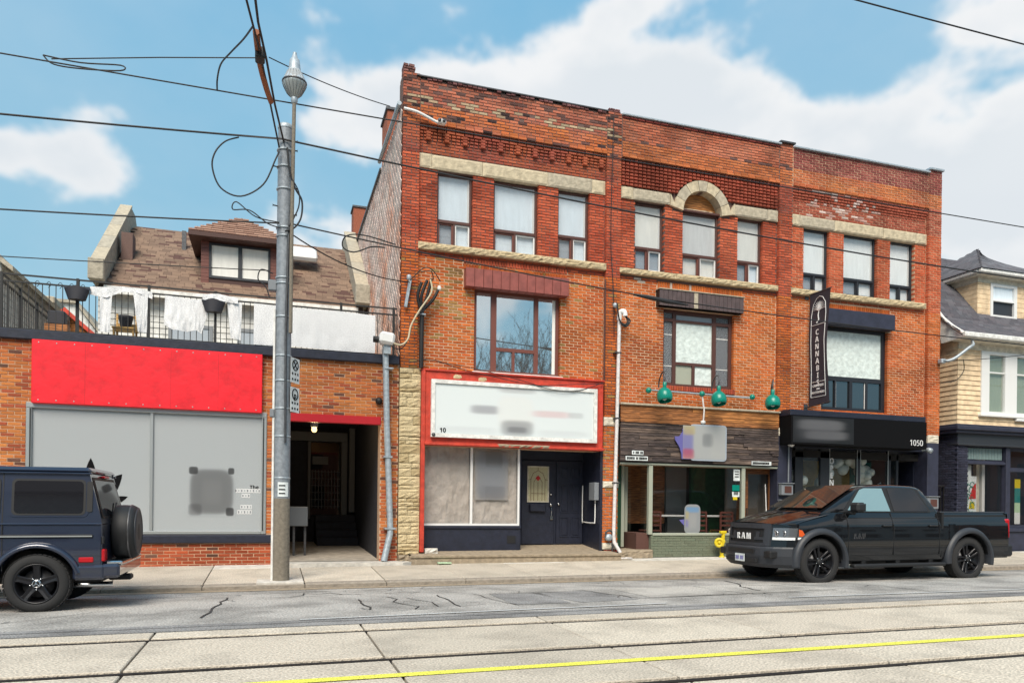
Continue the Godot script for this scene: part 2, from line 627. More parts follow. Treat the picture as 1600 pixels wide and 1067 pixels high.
# a wall of boxes round rectangular openings; holes are Rect2(x, y, w, h)
func wall(st: Mb, r: Rect2, holes: Array, z0: float, z1: float) -> void:
	var xs := [r.position.x, r.end.x]
	var ys := [r.position.y, r.end.y]
	for h in holes:
		for v in [h.position.x, h.end.x]:
			if v > r.position.x and v < r.end.x:
				xs.append(v)
		for v in [h.position.y, h.end.y]:
			if v > r.position.y and v < r.end.y:
				ys.append(v)
	xs.sort()
	ys.sort()
	for j in ys.size() - 1:
		if ys[j + 1] - ys[j] < 0.0005:
			continue
		var start := -1.0e9
		for i in xs.size() - 1:
			var c := Vector2((xs[i] + xs[i + 1]) / 2.0, (ys[j] + ys[j + 1]) / 2.0)
			var open := false
			for h in holes:
				if h.has_point(c):
					open = true
			if not open and start < -1.0e8:
				start = xs[i]
			if (open or i == xs.size() - 2) and start > -1.0e8:
				var stop: float = xs[i] if open else xs[i + 1]
				if stop - start > 0.0005:
					st.box(Vector3(start, ys[j], z0), Vector3(stop, ys[j + 1], z1))
				start = -1.0e9


# ---------------------------------------------------------------- bricks

func make_brick_meshes() -> void:
	for v in 4:
		var b := mb()
		var r := RandomNumberGenerator.new()
		r.seed = 40 + v
		var f := []
		for s in [Vector2(-0.475, -0.43), Vector2(0.475, -0.43), Vector2(0.475, 0.43), Vector2(-0.475, 0.43)]:
			f.append(Vector3(s.x + r.randf_range(-0.012, 0.012), s.y + r.randf_range(-0.04, 0.04), 1.0 + r.randf_range(-0.03, 0.03)))
		var m := []
		for s in [Vector2(-0.5, -0.5), Vector2(0.5, -0.5), Vector2(0.5, 0.5), Vector2(-0.5, 0.5)]:
			m.append(Vector3(s.x + r.randf_range(-0.008, 0.008), s.y + r.randf_range(-0.02, 0.02), 0.86))
		b.quad(f[0], f[1], f[2], f[3])
		for i in 4:
			var j := (i + 1) % 4
			b.quad(m[i], m[j], f[j], f[i])
			b.quad(Vector3(m[i].x, m[i].y, 0), Vector3(m[j].x, m[j].y, 0), m[j], m[i])
		brick_mesh.append(b.mesh())


func brick(x: float, y: float, z: float, w: float, h: float, d: float, c: Color, turn := 0.0) -> void:
	var t := Transform3D(Basis(Vector3.BACK, turn) * Basis.from_scale(Vector3(w, h, d)), Vector3(x, y, z - d))
	var soot := 1.0 - 0.38 * clampf(n_soot.get_noise_2d(x, y) * 2.0 - 0.1, 0.0, 1.0)
	bricks.append([t, Color(c.r * soot, c.g * soot, c.b * soot)])


# courses of bricks on a wall that faces +z; holes: Rect2, or [cx, cy, r] for a round one
func lay(x0: float, x1: float, y0: float, y1: float, z: float, d: float, tone: Callable, holes := [], bw := 0.215, ch := 0.069, joint := 0.014, off0 := 0) -> void:
	var n := maxi(1, int(round((y1 - y0) / ch)))
	var h := (y1 - y0) / n
	for i in n:
		var yc := y0 + (i + 0.5) * h
		var cuts := [[x0, x1]]
		for hole in holes:
			var a := 0.0
			var b := 0.0
			if hole is Rect2:
				if yc < hole.position.y or yc > hole.end.y:
					continue
				a = hole.position.x
				b = hole.end.x
			else:
				var dy: float = yc - hole[1]
				if dy < -0.02 or dy > hole[2]:
					continue
				var half := sqrt(maxf(0.0, hole[2] * hole[2] - dy * dy))
				a = hole[0] - half
				b = hole[0] + half
			var next := []
			for c in cuts:
				if b <= c[0] or a >= c[1]:
					next.append(c)
				else:
					if a - c[0] > 0.02:
						next.append([c[0], a])
					if c[1] - b > 0.02:
						next.append([b, c[1]])
			cuts = next
		var x := x0 - bw * (0.5 if (i + off0) % 2 else 0.0) - bw * 0.13
		while x < x1:
			var e := x + bw
			for c in cuts:
				var a := maxf(x, c[0])
				var b := minf(e, c[1])
				if b - a > 0.035:
					var cx := (a + b) / 2.0
					brick(cx + rng.randf_range(-0.002, 0.002), yc + rng.randf_range(-0.0015, 0.0015), z + rng.randf_range(-0.004, 0.004), b - a - joint, h - joint, d, tone.call(cx, yc), rng.randf_range(-0.006, 0.006))
			x = e


func soldiers(x0: float, x1: float, y0: float, y1: float, z: float, d: float, tone: Callable, bw := 0.069) -> void:
	var n := int(round((x1 - x0) / bw))
	var w := (x1 - x0) / n
	for i in n:
		var cx := x0 + (i + 0.5) * w
		brick(cx, (y0 + y1) / 2.0, z + rng.randf_range(-0.004, 0.004), w - 0.013, y1 - y0 - 0.012, d, tone.call(cx, (y0 + y1) / 2.0))


func brick_material(c: Color) -> StandardMaterial3D:
	var key := Vector3i(int(sqrt(c.r) * 26), int(sqrt(c.g) * 30), int(sqrt(c.b) * 30))
	if not tones.has(key):
		var m := StandardMaterial3D.new()
		m.albedo_color = (c * (1.0 / TMEAN["speck"])).linear_to_srgb()
		brick_surface(m)
		tones[key] = m
	return tones[key]


func brick_surface(m: StandardMaterial3D) -> void:
	m.roughness = 0.92
	m.metallic_specular = 0.35
	m.uv1_triplanar = true
	m.uv1_world_triplanar = true
	m.uv1_scale = Vector3.ONE * 2.6
	m.albedo_texture = TX["speck"]
	m.normal_enabled = true
	m.normal_texture = TX["grain_n"]
	m.normal_scale = 0.7


# the 300 bricks nearest the street as parts, all others as one part
func emit_bricks(parent: Node3D, limit := 300) -> void:
	if brick_mesh.is_empty():
		make_brick_meshes()
	if not M.has("brick"):
		var m := StandardMaterial3D.new()
		m.vertex_color_use_as_albedo = true
		brick_surface(m)
		M["brick"] = m
	var order := []
	for i in bricks.size():
		order.append([bricks[i][0].origin.distance_squared_to(EYE), i])
	order.sort()
	var rest := [[], [], [], []]
	for k in order.size():
		var b = bricks[order[k][1]]
		if k < limit:
			put("brick", brick_mesh[k % 4], brick_material(b[1]), parent, b[0])
		else:
			rest[k % 4].append(b)
	for v in 4:
		if rest[v].is_empty():
			continue
	var all := []
	for v in 4:
		all.append_array(rest[v])
	if all.size():
		var mm := MultiMesh.new()
		mm.transform_format = MultiMesh.TRANSFORM_3D
		mm.use_colors = true
		mm.mesh = brick_mesh[1]
		mm.instance_count = all.size()
		var bk: float = 1.0 / TMEAN["speck"]
		for i in all.size():
			var t: Transform3D = all[i][0]
			if i % 2:
				t = t * Transform3D(Basis(Vector3.BACK, PI), Vector3.ZERO)
			mm.set_instance_transform(i, t)
			mm.set_instance_color(i, all[i][1] * bk)
		var o := MultiMeshInstance3D.new()
		o.name = numbered("brickwork", parent)
		o.multimesh = mm
		o.material_override = M["brick"]
		parent.add_child(o, true)
		stuff(o)
	bricks = []


func vary(c: Color, amount := 0.16) -> Color:
	var f := 1.0 + rng.randf_range(-amount, amount) * 1.35
	var g := rng.randf_range(-0.06, 0.06)
	return Color(c.r * f, maxf(0.0, c.g * (f + g)), maxf(0.0, c.b * (f + g)))


# ---------------------------------------------------------------- ground

func gy(x: float, z: float) -> float:
	var y := 0.0045 * (clampf(x, -14.0, 30.0) - 4.0)
	if z > 13.4:
		return y - 0.14 * minf((z - 13.4) / 5.3, 1.0)
	if z >= 8.04:
		return y
	if z >= 2.97:
		return y - 0.14 * (8.04 - z) / 5.07
	return y - 0.05 + 0.11 * minf((2.97 - z) / 2.97, 1.0)


func slab(st: Mb, x0: float, x1: float, z0: float, z1: float, up: float, thick: float, bev := 0.006) -> void:
	var q := []
	for p in [[x0, z1], [x1, z1], [x1, z0], [x0, z0]]:
		q.append(Vector3(p[0], gy(p[0], p[1]) + up, p[1]))
	var c: Vector3 = (q[0] + q[2]) / 2.0
	var t := []
	for p in q:
		t.append(Vector3(p.x - signf(p.x - c.x) * bev, p.y, p.z - signf(p.z - c.z) * bev))
	st.quad(t[0], t[1], t[2], t[3])
	for i in 4:
		var j := (i + 1) % 4
		var a: Vector3 = q[i] - Vector3(0, bev, 0)
		var b: Vector3 = q[j] - Vector3(0, bev, 0)
		st.quad(a, b, t[j], t[i])
		st.quad(a - Vector3(0, thick, 0), b - Vector3(0, thick, 0), b, a)


func strip(st: Mb, pts: Array, wide: float, up: float) -> void:
	for i in pts.size() - 1:
		var a: Vector2 = pts[i]
		var b: Vector2 = pts[i + 1]
		var n := (b - a).orthogonal().normalized() * wide / 2.0
		var q := []
		for p in [a - n, b - n, b + n, a + n]:
			q.append(Vector3(p.x, gy(p.x, p.y) + up, p.y))
		if (q[1] - q[0]).cross(q[2] - q[0]).y < 0.0:
			q.reverse()
		st.quad(q[0], q[1], q[2], q[3])


func sheet(st: Mb, x0: float, x1: float, z0: float, z1: float, up: float) -> void:
	var n := maxi(1, int((x1 - x0) / 4.0))
	for i in n:
		var a := x0 + (x1 - x0) * i / n
		var b := x0 + (x1 - x0) * (i + 1) / n
		st.quad(Vector3(a, gy(a, z1) + up, z1), Vector3(b, gy(b, z1) + up, z1), Vector3(b, gy(b, z0) + up, z0), Vector3(a, gy(a, z0) + up, z0))


func ground() -> void:
	var far := put("ground", mb().box(Vector3(-300, -1.2, -300), Vector3(300, -0.55, 300)).mesh(), "soil")
	structure(far)
	var X0 := -12.0
	var X1 := 44.0
	# asphalt lane between the kerb and the tram track
	var st := mb()
	sheet(st, X0, X1, 2.975, 8.04, 0.0)
	sheet(st, X0, X1, 13.4, 18.7, 0.0)
	var road := structure(put("road", st.mesh(), "asphalt")) as Node3D
	var patches := [[3.2, 5.2, 5.1, 6.7, "asphalt_dark"], [5.5, 9.2, 4.8, 6.4, "asphalt_patch"]]
	for p in patches:
		var s := mb()
		strip(s, [Vector2(p[0] + 0.15, (p[2] + p[3]) / 2.0), Vector2((p[0] + p[1]) / 2.0, (p[2] + p[3]) / 2.0 + 0.05), Vector2(p[1], (p[2] + p[3]) / 2.0 - 0.1)], p[3] - p[2], 0.004)
		put("asphalt_patch", s.mesh(), p[4], road)
	var e := mb()
	sheet(e, X0, X1, 7.5, 8.02, 0.004)
	put("asphalt_edge_strip", e.mesh(), "asphalt_dark", road)
	var seams := [[[-2.95, 6.72], [-2.4, 6.1], [-2.0, 5.7]], [[-0.62, 4.35], [-0.68, 5.3], [-0.78, 6.9]], [[0.3, 4.6], [0.5, 4.3], [0.56, 4.0], [0.75, 4.25], [0.95, 4.05], [1.1, 4.4]], [[-0.2, 4.5], [0.3, 4.55], [1.2, 4.4], [2.4, 4.35]], [[1.28, 5.28], [1.3, 6.67]], [[2.55, 5.0], [2.52, 6.7]], [[1.75, 5.0], [1.85, 5.4], [1.75, 5.8], [1.95, 6.5], [1.85, 6.8]], [[2.0, 5.3], [2.25, 6.0], [2.2, 6.6]], [[3.15, 4.95], [3.2, 5.6], [3.3, 6.8]], [[3.4, 5.05], [4.5, 5.1], [5.1, 4.95], [5.4, 6.5], [9.3, 6.2]], [[8.6, 3.9], [8.45, 4.6], [8.1, 5.2], [7.9, 6.0]], [[8.3, 4.9], [9.0, 5.3], [9.8, 5.4]], [[10.2, 4.9], [10.6, 5.9], [10.5, 7.0]], [[12.0, 4.8], [12.3, 6.3]], [[-6.0, 7.72], [0.0, 7.74], [6.0, 7.7], [14.0, 7.73], [24.0, 7.72]], [[-2.0, 4.2], [0.5, 3.7], [3.5, 3.75]], [[4.4, 3.6], [7.5, 3.65], [10.0, 3.5]]]
	for s in seams:
		var pts := []
		for p in s:
			pts.append(Vector2(p[0], p[1]))
		# split long straight pieces so that they wander
		var w := [pts[0]]
		for i in pts.size() - 1:
			var n := maxi(1, int(pts[i].distance_to(pts[i + 1]) / 0.25))
			for k in range(1, n + 1):
				w.append(pts[i].lerp(pts[i + 1], float(k) / n) + Vector2(rng.randf_range(-0.03, 0.03), rng.randf_range(-0.015, 0.015)))
		var m := mb()
		strip(m, w, rng.randf_range(0.014, 0.03), 0.009)
		for q in int(w.size() / 3):
			var at: Vector2 = w[rng.randi() % w.size()]
			var dir := Vector2.from_angle(rng.randf() * TAU) * 0.09
			var br := [at]
			for h in rng.randi_range(2, 5):
				dir = dir.rotated(rng.randf_range(-0.6, 0.6))
				br.append(br[-1] + dir)
			if s[0][1] < 7.6 and br[-1].y > 3.3 and br[-1].y < 7.4:
				strip(m, br, rng.randf_range(0.008, 0.016), 0.0088)
		put("tar_seam", m.mesh(), "tar", road)
	var wl := mb()
	strip(wl, [Vector2(0.35, 7.48), Vector2(2.9, 7.36), Vector2(5.4, 7.27)], 0.07, 0.012)
	put("white_lane_line", wl.mesh(), "white_line", road)
	wl = mb()
	strip(wl, [Vector2(7.6, 7.12), Vector2(12.0, 7.22), Vector2(30.0, 7.22)], 0.07, 0.012)
	put("white_lane_line", wl.mesh(), "white_line", road)
	# the concrete tram track
	var bed := mb()
	sheet(bed, X0, X1, 8.0, 13.44, -0.05)
	var track := structure(put("track_bed", bed.mesh(), "joint")) as Node3D
	for r in [[8.04, 8.385], [8.57, 9.92], [10.11, 11.375], [11.565, 12.88], [13.07, 13.4]]:
		var x := -11.9 + (0.03 if r[0] > 9 else 0.0)
		while x < X1:
			var s := mb()
			slab(s, x + 0.011, x + 2.15 - 0.011, r[0], r[1], rng.randf_range(-0.002, 0.002), 0.05, 0.008)
			put("concrete_slab", s.mesh(), ["concrete", "concrete_b", "concrete_c"][rng.randi() % 3], track)
			x += 2.15
	var yl := mb()
	strip(yl, [Vector2(X0, 10.715), Vector2(0.0, 10.72), Vector2(8.0, 10.73), Vector2(X1, 10.74)], 0.125, 0.007)
	put("yellow_centre_line", yl.mesh(), "yellow_line", track)
	var k := 0
	for z in [8.478, 10.015, 11.47, 12.975]:
		var s := mb()
		for p in [[-0.074, -0.03, -0.003], [-0.026, 0.014, 0.0015], [0.014, 0.046, -0.034], [0.046, 0.076, -0.004]]:
			var a: float = gy(X0, z) + p[2]
			var b: float = gy(X1, z) + p[2]
			s.quad(Vector3(X0, a, z + p[1]), Vector3(X1, b, z + p[1]), Vector3(X1, b, z + p[0]), Vector3(X0, a, z + p[0]))
			for zz in [p[0], p[1]]:
				s.quad(Vector3(X0, a - 0.05, z + zz), Vector3(X1, b - 0.05, z + zz), Vector3(X1, b, z + zz), Vector3(X0, a, z + zz))
		var o := put("tram_rail", s.mesh(), "rail")
		tag(o, ["grooved steel tram rail farthest from the viewer, next to the asphalt lane", "grooved steel tram rail just beyond the yellow centre line", "grooved steel tram rail just this side of the yellow centre line", "nearest grooved steel tram rail, below the bottom of the picture"][k], "rail", "tram rails in the concrete track")
		k += 1
	# pavement with its kerb
	var base := mb()
	sheet(base, X0, X1, -0.2, 2.95, -0.03)
	sheet(base, X0, X1, 18.7, 22.0, 0.06)
	var pave := structure(put("pavement", base.mesh(), "joint")) as Node3D
	var xs := [-12.0, -10.4, -8.9, -7.3, -5.8, -4.2, -2.65, -1.1, 0.6, 2.05, 3.55, 5.05, 6.55, 8.35, 10.0, 11.6, 13.2, 14.8, 16.4, 18.0, 19.6, 21.2, 22.8, 24.4, 26.0, 28.0, 30.0, 33.0, 36.0, 40.0, 44.0]
	for i in xs.size() - 1:
		var s := mb()
		slab(s, xs[i] + 0.008, xs[i + 1] - 0.008, 0.62, 2.74, rng.randf_range(-0.003, 0.003), 0.05, 0.008)
		put("paving_slab", s.mesh(), ["concrete", "concrete_c", "concrete_b"][rng.randi() % 3], pave)
		if xs[i] < -0.5 or xs[i] > 2.9:
			s = mb()
			slab(s, xs[i] + 0.008, xs[i + 1] - 0.008, 0.0, 0.605, rng.randf_range(-0.003, 0.003), 0.05, 0.008)
			put("paving_slab", s.mesh(), ["concrete_b", "concrete_white"][rng.randi() % 2], pave)
		s = mb()
		slab(s, xs[i] + 0.006, xs[i + 1] - 0.006, 2.75, 2.9695, 0.0, 0.14, 0.025)
		put("kerb_stone", s.mesh(), "kerb", pave)
	var ap := mb()
	ap.at(Transform3D(Basis(Vector3(1, 0, 0), Vector3(0, 0.01, 1), Vector3(0, 1, 0)), Vector3.ZERO))
	ap.prism([Vector2(0.1, 0.0), Vector2(2.85, 0.0), Vector2(3.02, 0.2), Vector2(3.02, 0.42), Vector2(2.75, 0.6), Vector2(0.1, 0.6)], 0.0, 0.09)
	put("passage_apron", ap.mesh(), "concrete_white", pave)
	var gutter := mb()
	sheet(gutter, X0, X1, 2.97, 3.28, 0.006)
	put("concrete_gutter", gutter.mesh(), "concrete_old", road)


# ---------------------------------------------------------------- the low shop on the left

func tone_left(x: float, y: float) -> Color:
	var n := n_coarse.get_noise_2d(x, y * 2.0)
	var c := Color(0.46, 0.125, 0.042).lerp(Color(0.53, 0.185, 0.055), clampf(0.5 + n * 1.6, 0.0, 1.0))
	if y < 0.55:
		c = Color(0.40, 0.085, 0.035)
	var r := rng.randf()
	if r < 0.06:
		c = Color(0.15, 0.07, 0.05)
	elif r < 0.22:
		c = Color(0.36, 0.085, 0.04)
	return vary(c, 0.14)


func left_shop() -> void:
	var t := thing("brick_shop", "low orange brick shop with blank red sign, grey covered window and dark passage", "shop building")
	var holes := [Rect2(-4.54, 0.68, 4.45, 2.58), Rect2(0.06, -0.5, 2.25, 3.66)]
	var w := mb()
	wall(w, Rect2(-9.0, -0.3, 11.71, 4.9), holes, -0.35, -0.008)
	put("wall", w.mesh(), "mortar_light", t)
	lay(-9.0, 2.715, 0.0, 4.47, 0.0, 0.06, tone_left, holes + [Rect2(-4.42, 3.30, 4.22, 1.15), Rect2(-4.6, 0.5, 4.64, 0.185), Rect2(0.06, 3.1, 2.25, 0.19)], 0.232, 0.0695, 0.012)
	# passage jamb bricks turned the corner
	emit_bricks(t)
	var rf := mb()
	rf.box(Vector3(-9.0, 4.3, -6.2), Vector3(2.71, 4.5, -0.36))
	rf.box(Vector3(-9.0, -0.3, -6.2), Vector3(-8.8, 4.3, -0.36))
	rf.box(Vector3(-9.0, -0.3, -6.4), Vector3(2.71, 4.3, -6.21))
	put("roof", rf.mesh(), "stone_grey", t)
	box("roof_edge", Vector3(-9.0, 4.47, -0.36), Vector3(2.71, 4.655, 0.09), "navy", t, 0.015)
	# covered shop window
	var f := mb()
	f.box(Vector3(-4.54, 3.16, -0.1), Vector3(-0.09, 3.26, 0.03), 0.008)
	for x in [-4.54, -0.19]:
		f.box(Vector3(x, 0.685, -0.1), Vector3(x + 0.1, 3.16, 0.025), 0.008)
	f.box(Vector3(-4.44, 0.685, -0.1), Vector3(-0.19, 0.755, 0.025), 0.008)
	f.box(Vector3(-2.345, 0.755, -0.1), Vector3(-2.285, 3.16, 0.012), 0.006)
	var win := put("shop_window", f.mesh(), "alu", t)
	for x in [[-4.44, -2.345], [-2.285, -0.19]]:
		var g := mb()
		g.box(Vector3(x[0], 0.755, -0.07), Vector3(x[1], 3.16, -0.03))
		put("covered_pane", g.mesh(), "grey_film", win)
	for x in [-4.475, -0.165]:
		box("frame_gasket", Vector3(x, 0.76, 0.026), Vector3(x + 0.022, 3.15, 0.03), "black", win)
	box("window_sill", Vector3(-4.6, 0.5, -0.1), Vector3(0.04, 0.675, 0.07), "navy", t, 0.02)
	# dark leaf emblem, code square without its code, and small lettering on the film
	for l in [[-3.42, 1.22, 0.0, 0.89, 0.26], [-3.42, 1.20, -0.68, 0.80, 0.32], [-3.42, 1.20, -1.22, 0.62, 0.20], [-3.42, 1.20, 0.70, 0.76, 0.25], [-3.42, 1.20, 1.22, 0.62, 0.20]]:
		var pts := []
		for i in 13:
			var u := i / 12.0
			var wd: float = l[4] * pow(sin(PI * pow(u, 0.75)), 0.8) / 2.0
			pts.append(Vector2(wd, 0.1 + u * l[3]))
		for i in range(12, -1, -1):
			pts.append(Vector2(-pts[i].x, pts[i].y))
		pts.remove_at(13)
		pts.remove_at(pts.size() - 1)
		var lm := mb()
		lm.prism(pts, -0.029, -0.025)
		put("leaf_emblem", lm.mesh(), "print_black", win, Transform3D(Basis(Vector3.BACK, l[2]), Vector3(l[0], l[1], 0)))
	smudge("printed_patch", win, Vector3(-1.17, 1.575, -0.026), Vector2(0.94, 1.04), [[0.5, 0.5, 0.48, 0.48, Color(0.125, 0.13, 0.135), 0.95, 9.0], [0.12, 0.08, 0.1, 0.08, Color(0.02, 0.02, 0.022), 0.9, 6.0], [0.9, 0.08, 0.07, 0.07, Color(0.02, 0.02, 0.022), 0.9, 6.0], [0.88, 0.9, 0.09, 0.09, Color(0.02, 0.02, 0.022), 0.9, 6.0], [0.16, 0.86, 0.14, 0.12, Color(0.06, 0.06, 0.065), 0.7, 3.0], [0.5, 0.5, 0.2, 0.24, Color(0.18, 0.185, 0.19), 0.5, 2.0]], Color(0.36, 0.385, 0.40))
	text("window_lettering", "The", 0.075, "print_black", win, Transform3D(Basis(), Vector3(-0.33, 1.68, -0.027)), 0.003)
	for s in [[9, -0.72, 1.56], [3, -0.58, 1.455], [4, -0.60, 1.22], [5, -0.66, 1.11]]:
		for k in s[0]:
			var lx: float = s[1] + k * 0.058
			if lx > -0.24:
				break
			put("letter_tile", mb().box(Vector3(lx, s[2], -0.0285), Vector3(lx + 0.05, s[2] + 0.085, -0.026)).mesh(), "print_white", win)
			put("letter_mark", mb().box(Vector3(lx + 0.012, s[2] + 0.015, -0.0262), Vector3(lx + 0.038, s[2] + 0.07, -0.0245)).mesh(), "grey_film" if k % 2 else "paint_grey", win)
	# red lintel strip, alarm bell
	box("passage_lintel", Vector3(0.02, 3.11, -0.1), Vector3(2.32, 3.285, 0.035), "red_trim", t, 0.01)
	var bell := mb()
	bell.at(Transform3D(Basis(Vector3.RIGHT, PI / 2), Vector3(2.27, 3.64, 0.0))).lathe([[0.075, 0.0], [0.08, 0.04], [0.065, 0.085], [0.03, 0.11], [0.0, 0.113]], 16)
	put("alarm_bell", bell.mesh(), "black", t)
	# the passage
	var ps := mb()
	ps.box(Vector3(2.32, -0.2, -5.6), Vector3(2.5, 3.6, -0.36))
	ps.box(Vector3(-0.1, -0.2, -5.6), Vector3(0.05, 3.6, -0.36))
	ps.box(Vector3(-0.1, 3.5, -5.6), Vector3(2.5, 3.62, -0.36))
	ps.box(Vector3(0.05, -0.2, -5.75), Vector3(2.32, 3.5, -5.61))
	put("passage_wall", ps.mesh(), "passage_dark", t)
	var fl := mb()
	fl.quad(Vector3(0.05, 0.1, 0.0), Vector3(2.32, 0.1, 0.0), Vector3(2.32, 0.24, -5.6), Vector3(0.05, 0.24, -5.6))
	fl.box(Vector3(0.06, -0.1, -0.4), Vector3(2.31, 0.09, 0.0))
	put("passage_floor", fl.mesh(), "concrete_floor", t)
	for i in 4:
		box("step", Vector3(1.2, 0.2, -5.6), Vector3(2.31, 0.42 + i * 0.2, -4.05 - i * 0.3), "passage_dark", t, 0.012)
	var fr := mb()
	fr.box(Vector3(0.06, 3.12, -5.6), Vector3(2.1, 3.38, -5.25), 0.01)
	fr.box(Vector3(1.93, 1.0, -5.6), Vector3(2.1, 3.12, -5.25), 0.01)
	fr.box(Vector3(1.0, 0.9, -5.6), Vector3(1.08, 3.12, -5.3), 0.01)
	put("inner_door_frame", fr.mesh(), "grille_grey", t)
	box("inner_post", Vector3(2.13, 1.1, -5.2), Vector3(2.29, 3.5, -5.0), "grille_grey", t, 0.01)
	var gr := mb()
	for i in 9:
		gr.box(Vector3(1.12 + i * 0.09, 1.2, -5.42), Vector3(1.135 + i * 0.09, 2.3, -5.405))
	for i in 6:
		gr.box(Vector3(1.1, 1.25 + i * 0.2, -5.44), Vector3(1.93, 1.265 + i * 0.2, -5.43))
	put("door_grille", gr.mesh(), "grille_grey", t)
	box("inner_glass", Vector3(1.1, 1.0, -5.56), Vector3(1.92, 3.1, -5.54), "glass_dark", t)
	box("inner_notice", Vector3(1.14, 2.47, -5.53), Vector3(1.58, 2.70, -5.52), "grille_grey", t)
	# the lit ceiling lamp
	var lp := thing("ceiling_lamp", "round lit ceiling lamp just inside the dark passage", "lamp", Vector3(0.95, 3.06, -1.2))
	put("bulb", mb().lathe([[0.0, -0.065], [0.045, -0.05], [0.065, 0.0], [0.045, 0.05], [0.0, 0.062]], 16).mesh(), "bulb", lp)
	put("lamp_base", mb().lathe([[0.06, 0.05], [0.09, 0.09], [0.09, 0.44]], 14).mesh(), "paint_grey", lp)
	var om := OmniLight3D.new()
	om.name = "passage_light"
	om.light_color = Color(1.0, 0.85, 0.62)
	om.light_energy = 0.22
	om.omni_range = 12.0
	om.omni_attenuation = 2.0
	om.light_size = 0.06
	om.shadow_enabled = true
	om.position = Vector3(0.95, 3.06, -1.2)
	add_child(om)
	var gb := thing("grey_cabinet", "grey metal box on thin legs at the passage's left side", "cabinet", Vector3(0.5, 0.12, -1.2))
	put("case", mb().box(Vector3(-0.4, 0.7, -0.3), Vector3(0.33, 1.15, 0.0), 0.012).mesh(), "cabinet_grey", gb)
	for x in [-0.3, 0.0, 0.25]:
		put("leg", mb().box(Vector3(x, 0, -0.2), Vector3(x + 0.05, 0.7, -0.14)).mesh(), "steel_dark", gb)
	# blank red sign board
	var sg := thing("shop_sign", "long blank bright red sign board above the grey covered window", "sign", Vector3(-2.31, 3.24, 0.0))
	put("board", mb().box(Vector3(-2.12, 0.0, 0.005), Vector3(2.12, 1.235, 0.12), 0.012).mesh(), "red_sign", sg)
	for i in 14:
		for y in [0.06, 1.175]:
			put("screw", mb().at(Transform3D(Basis(Vector3.RIGHT, PI / 2), Vector3(-2.0 + i * 0.3077, y, 0.12))).lathe([[0.014, 0.0], [0.011, 0.006], [0.0, 0.007]], 7).mesh(), "alu", sg)
	for x in [-1.2, 0.35, 1.25]:
		put("panel_seam", mb().box(Vector3(x, 0.02, 0.1195), Vector3(x + 0.006, 1.21, 0.1215)).mesh(), "red_trim", sg)
	# galvanised downpipe with the white camera box on it
	var dp := thing("downpipe", "grey galvanised downpipe with a bent foot beside the yellow stone pier", "pipe", Vector3(2.4, 0.08, 0.12))
	put("pipe", mb().tube([Vector3(-0.02, 4.75, 0.05), Vector3(0.03, 3.0, 0.05), Vector3(0.13, 0.74, 0.05), Vector3(0.125, 0.62, 0.06), Vector3(-0.02, 0.02, 0.16)], [0.068, 0.068, 0.068, 0.07, 0.072], 10).mesh(), "galv", dp)
	for y in [0.72, 2.3, 4.25]:
		put("bracket", mb().box(Vector3(0.0 if y < 1 else -0.04, y, -0.1), Vector3(0.24 if y < 1 else 0.15, y + 0.03, 0.135)).mesh(), "galv", dp)
	var cm := thing("camera_box", "white camera box with a black lens on top of the grey downpipe", "security camera", Vector3(2.36, 4.85, 0.25))
	put("housing", mb().at(Transform3D(Basis(Vector3.BACK, -0.12), Vector3.ZERO)).box(Vector3(-0.15, 0.0, -0.14), Vector3(0.18, 0.26, 0.16), 0.05).mesh(), "white_frame", cm)
	put("lens", mb().at(Transform3D(Basis(Vector3.BACK, PI / 2), Vector3(-0.15, 0.1, 0.02))).lathe([[0.07, 0.0], [0.07, 0.11], [0.0, 0.115]], 12).mesh(), "black", cm)
	put("neck", mb().box(Vector3(-0.03, -0.2, -0.05), Vector3(0.12, 0.03, 0.05)).mesh(), "galv", cm)


# soft print on a flat sign: blobs are [x, y, half width, half height, colour, strength, edge]
func smudge(called: String, parent: Node, centre: Vector3, size: Vector2, blobs: Array, back: Color, turn := Basis()) -> MeshInstance3D:
	var w := 160
	var h := int(clampf(160.0 * size.y / size.x, 24, 220))
	var im := Image.create(w, h, false, Image.FORMAT_RGB8)
	for j in h:
		for i in w:
			var c := back
			for b in blobs:
				var dx: float = absf(i / float(w) - b[0]) / b[2]
				var dy: float = absf(j / float(h) - b[1]) / b[3]
				var q := pow(dx, 4.0) + pow(dy, 4.0)
				var a: float = b[5] * clampf(1.0 / (1.0 + exp((q - 0.75) * b[6])), 0.0, 1.0)
				c = c.lerp(b[4], a)
			im.set_pixel(i, j, c.linear_to_srgb())
	var m := StandardMaterial3D.new()
	m.albedo_texture = ImageTexture.create_from_image(im)
	m.roughness = 0.5
	var q := QuadMesh.new()
	q.size = size
	return put(called, q, m, parent, Transform3D(turn, centre))


# ---------------------------------------------------------------- terrace on its roof

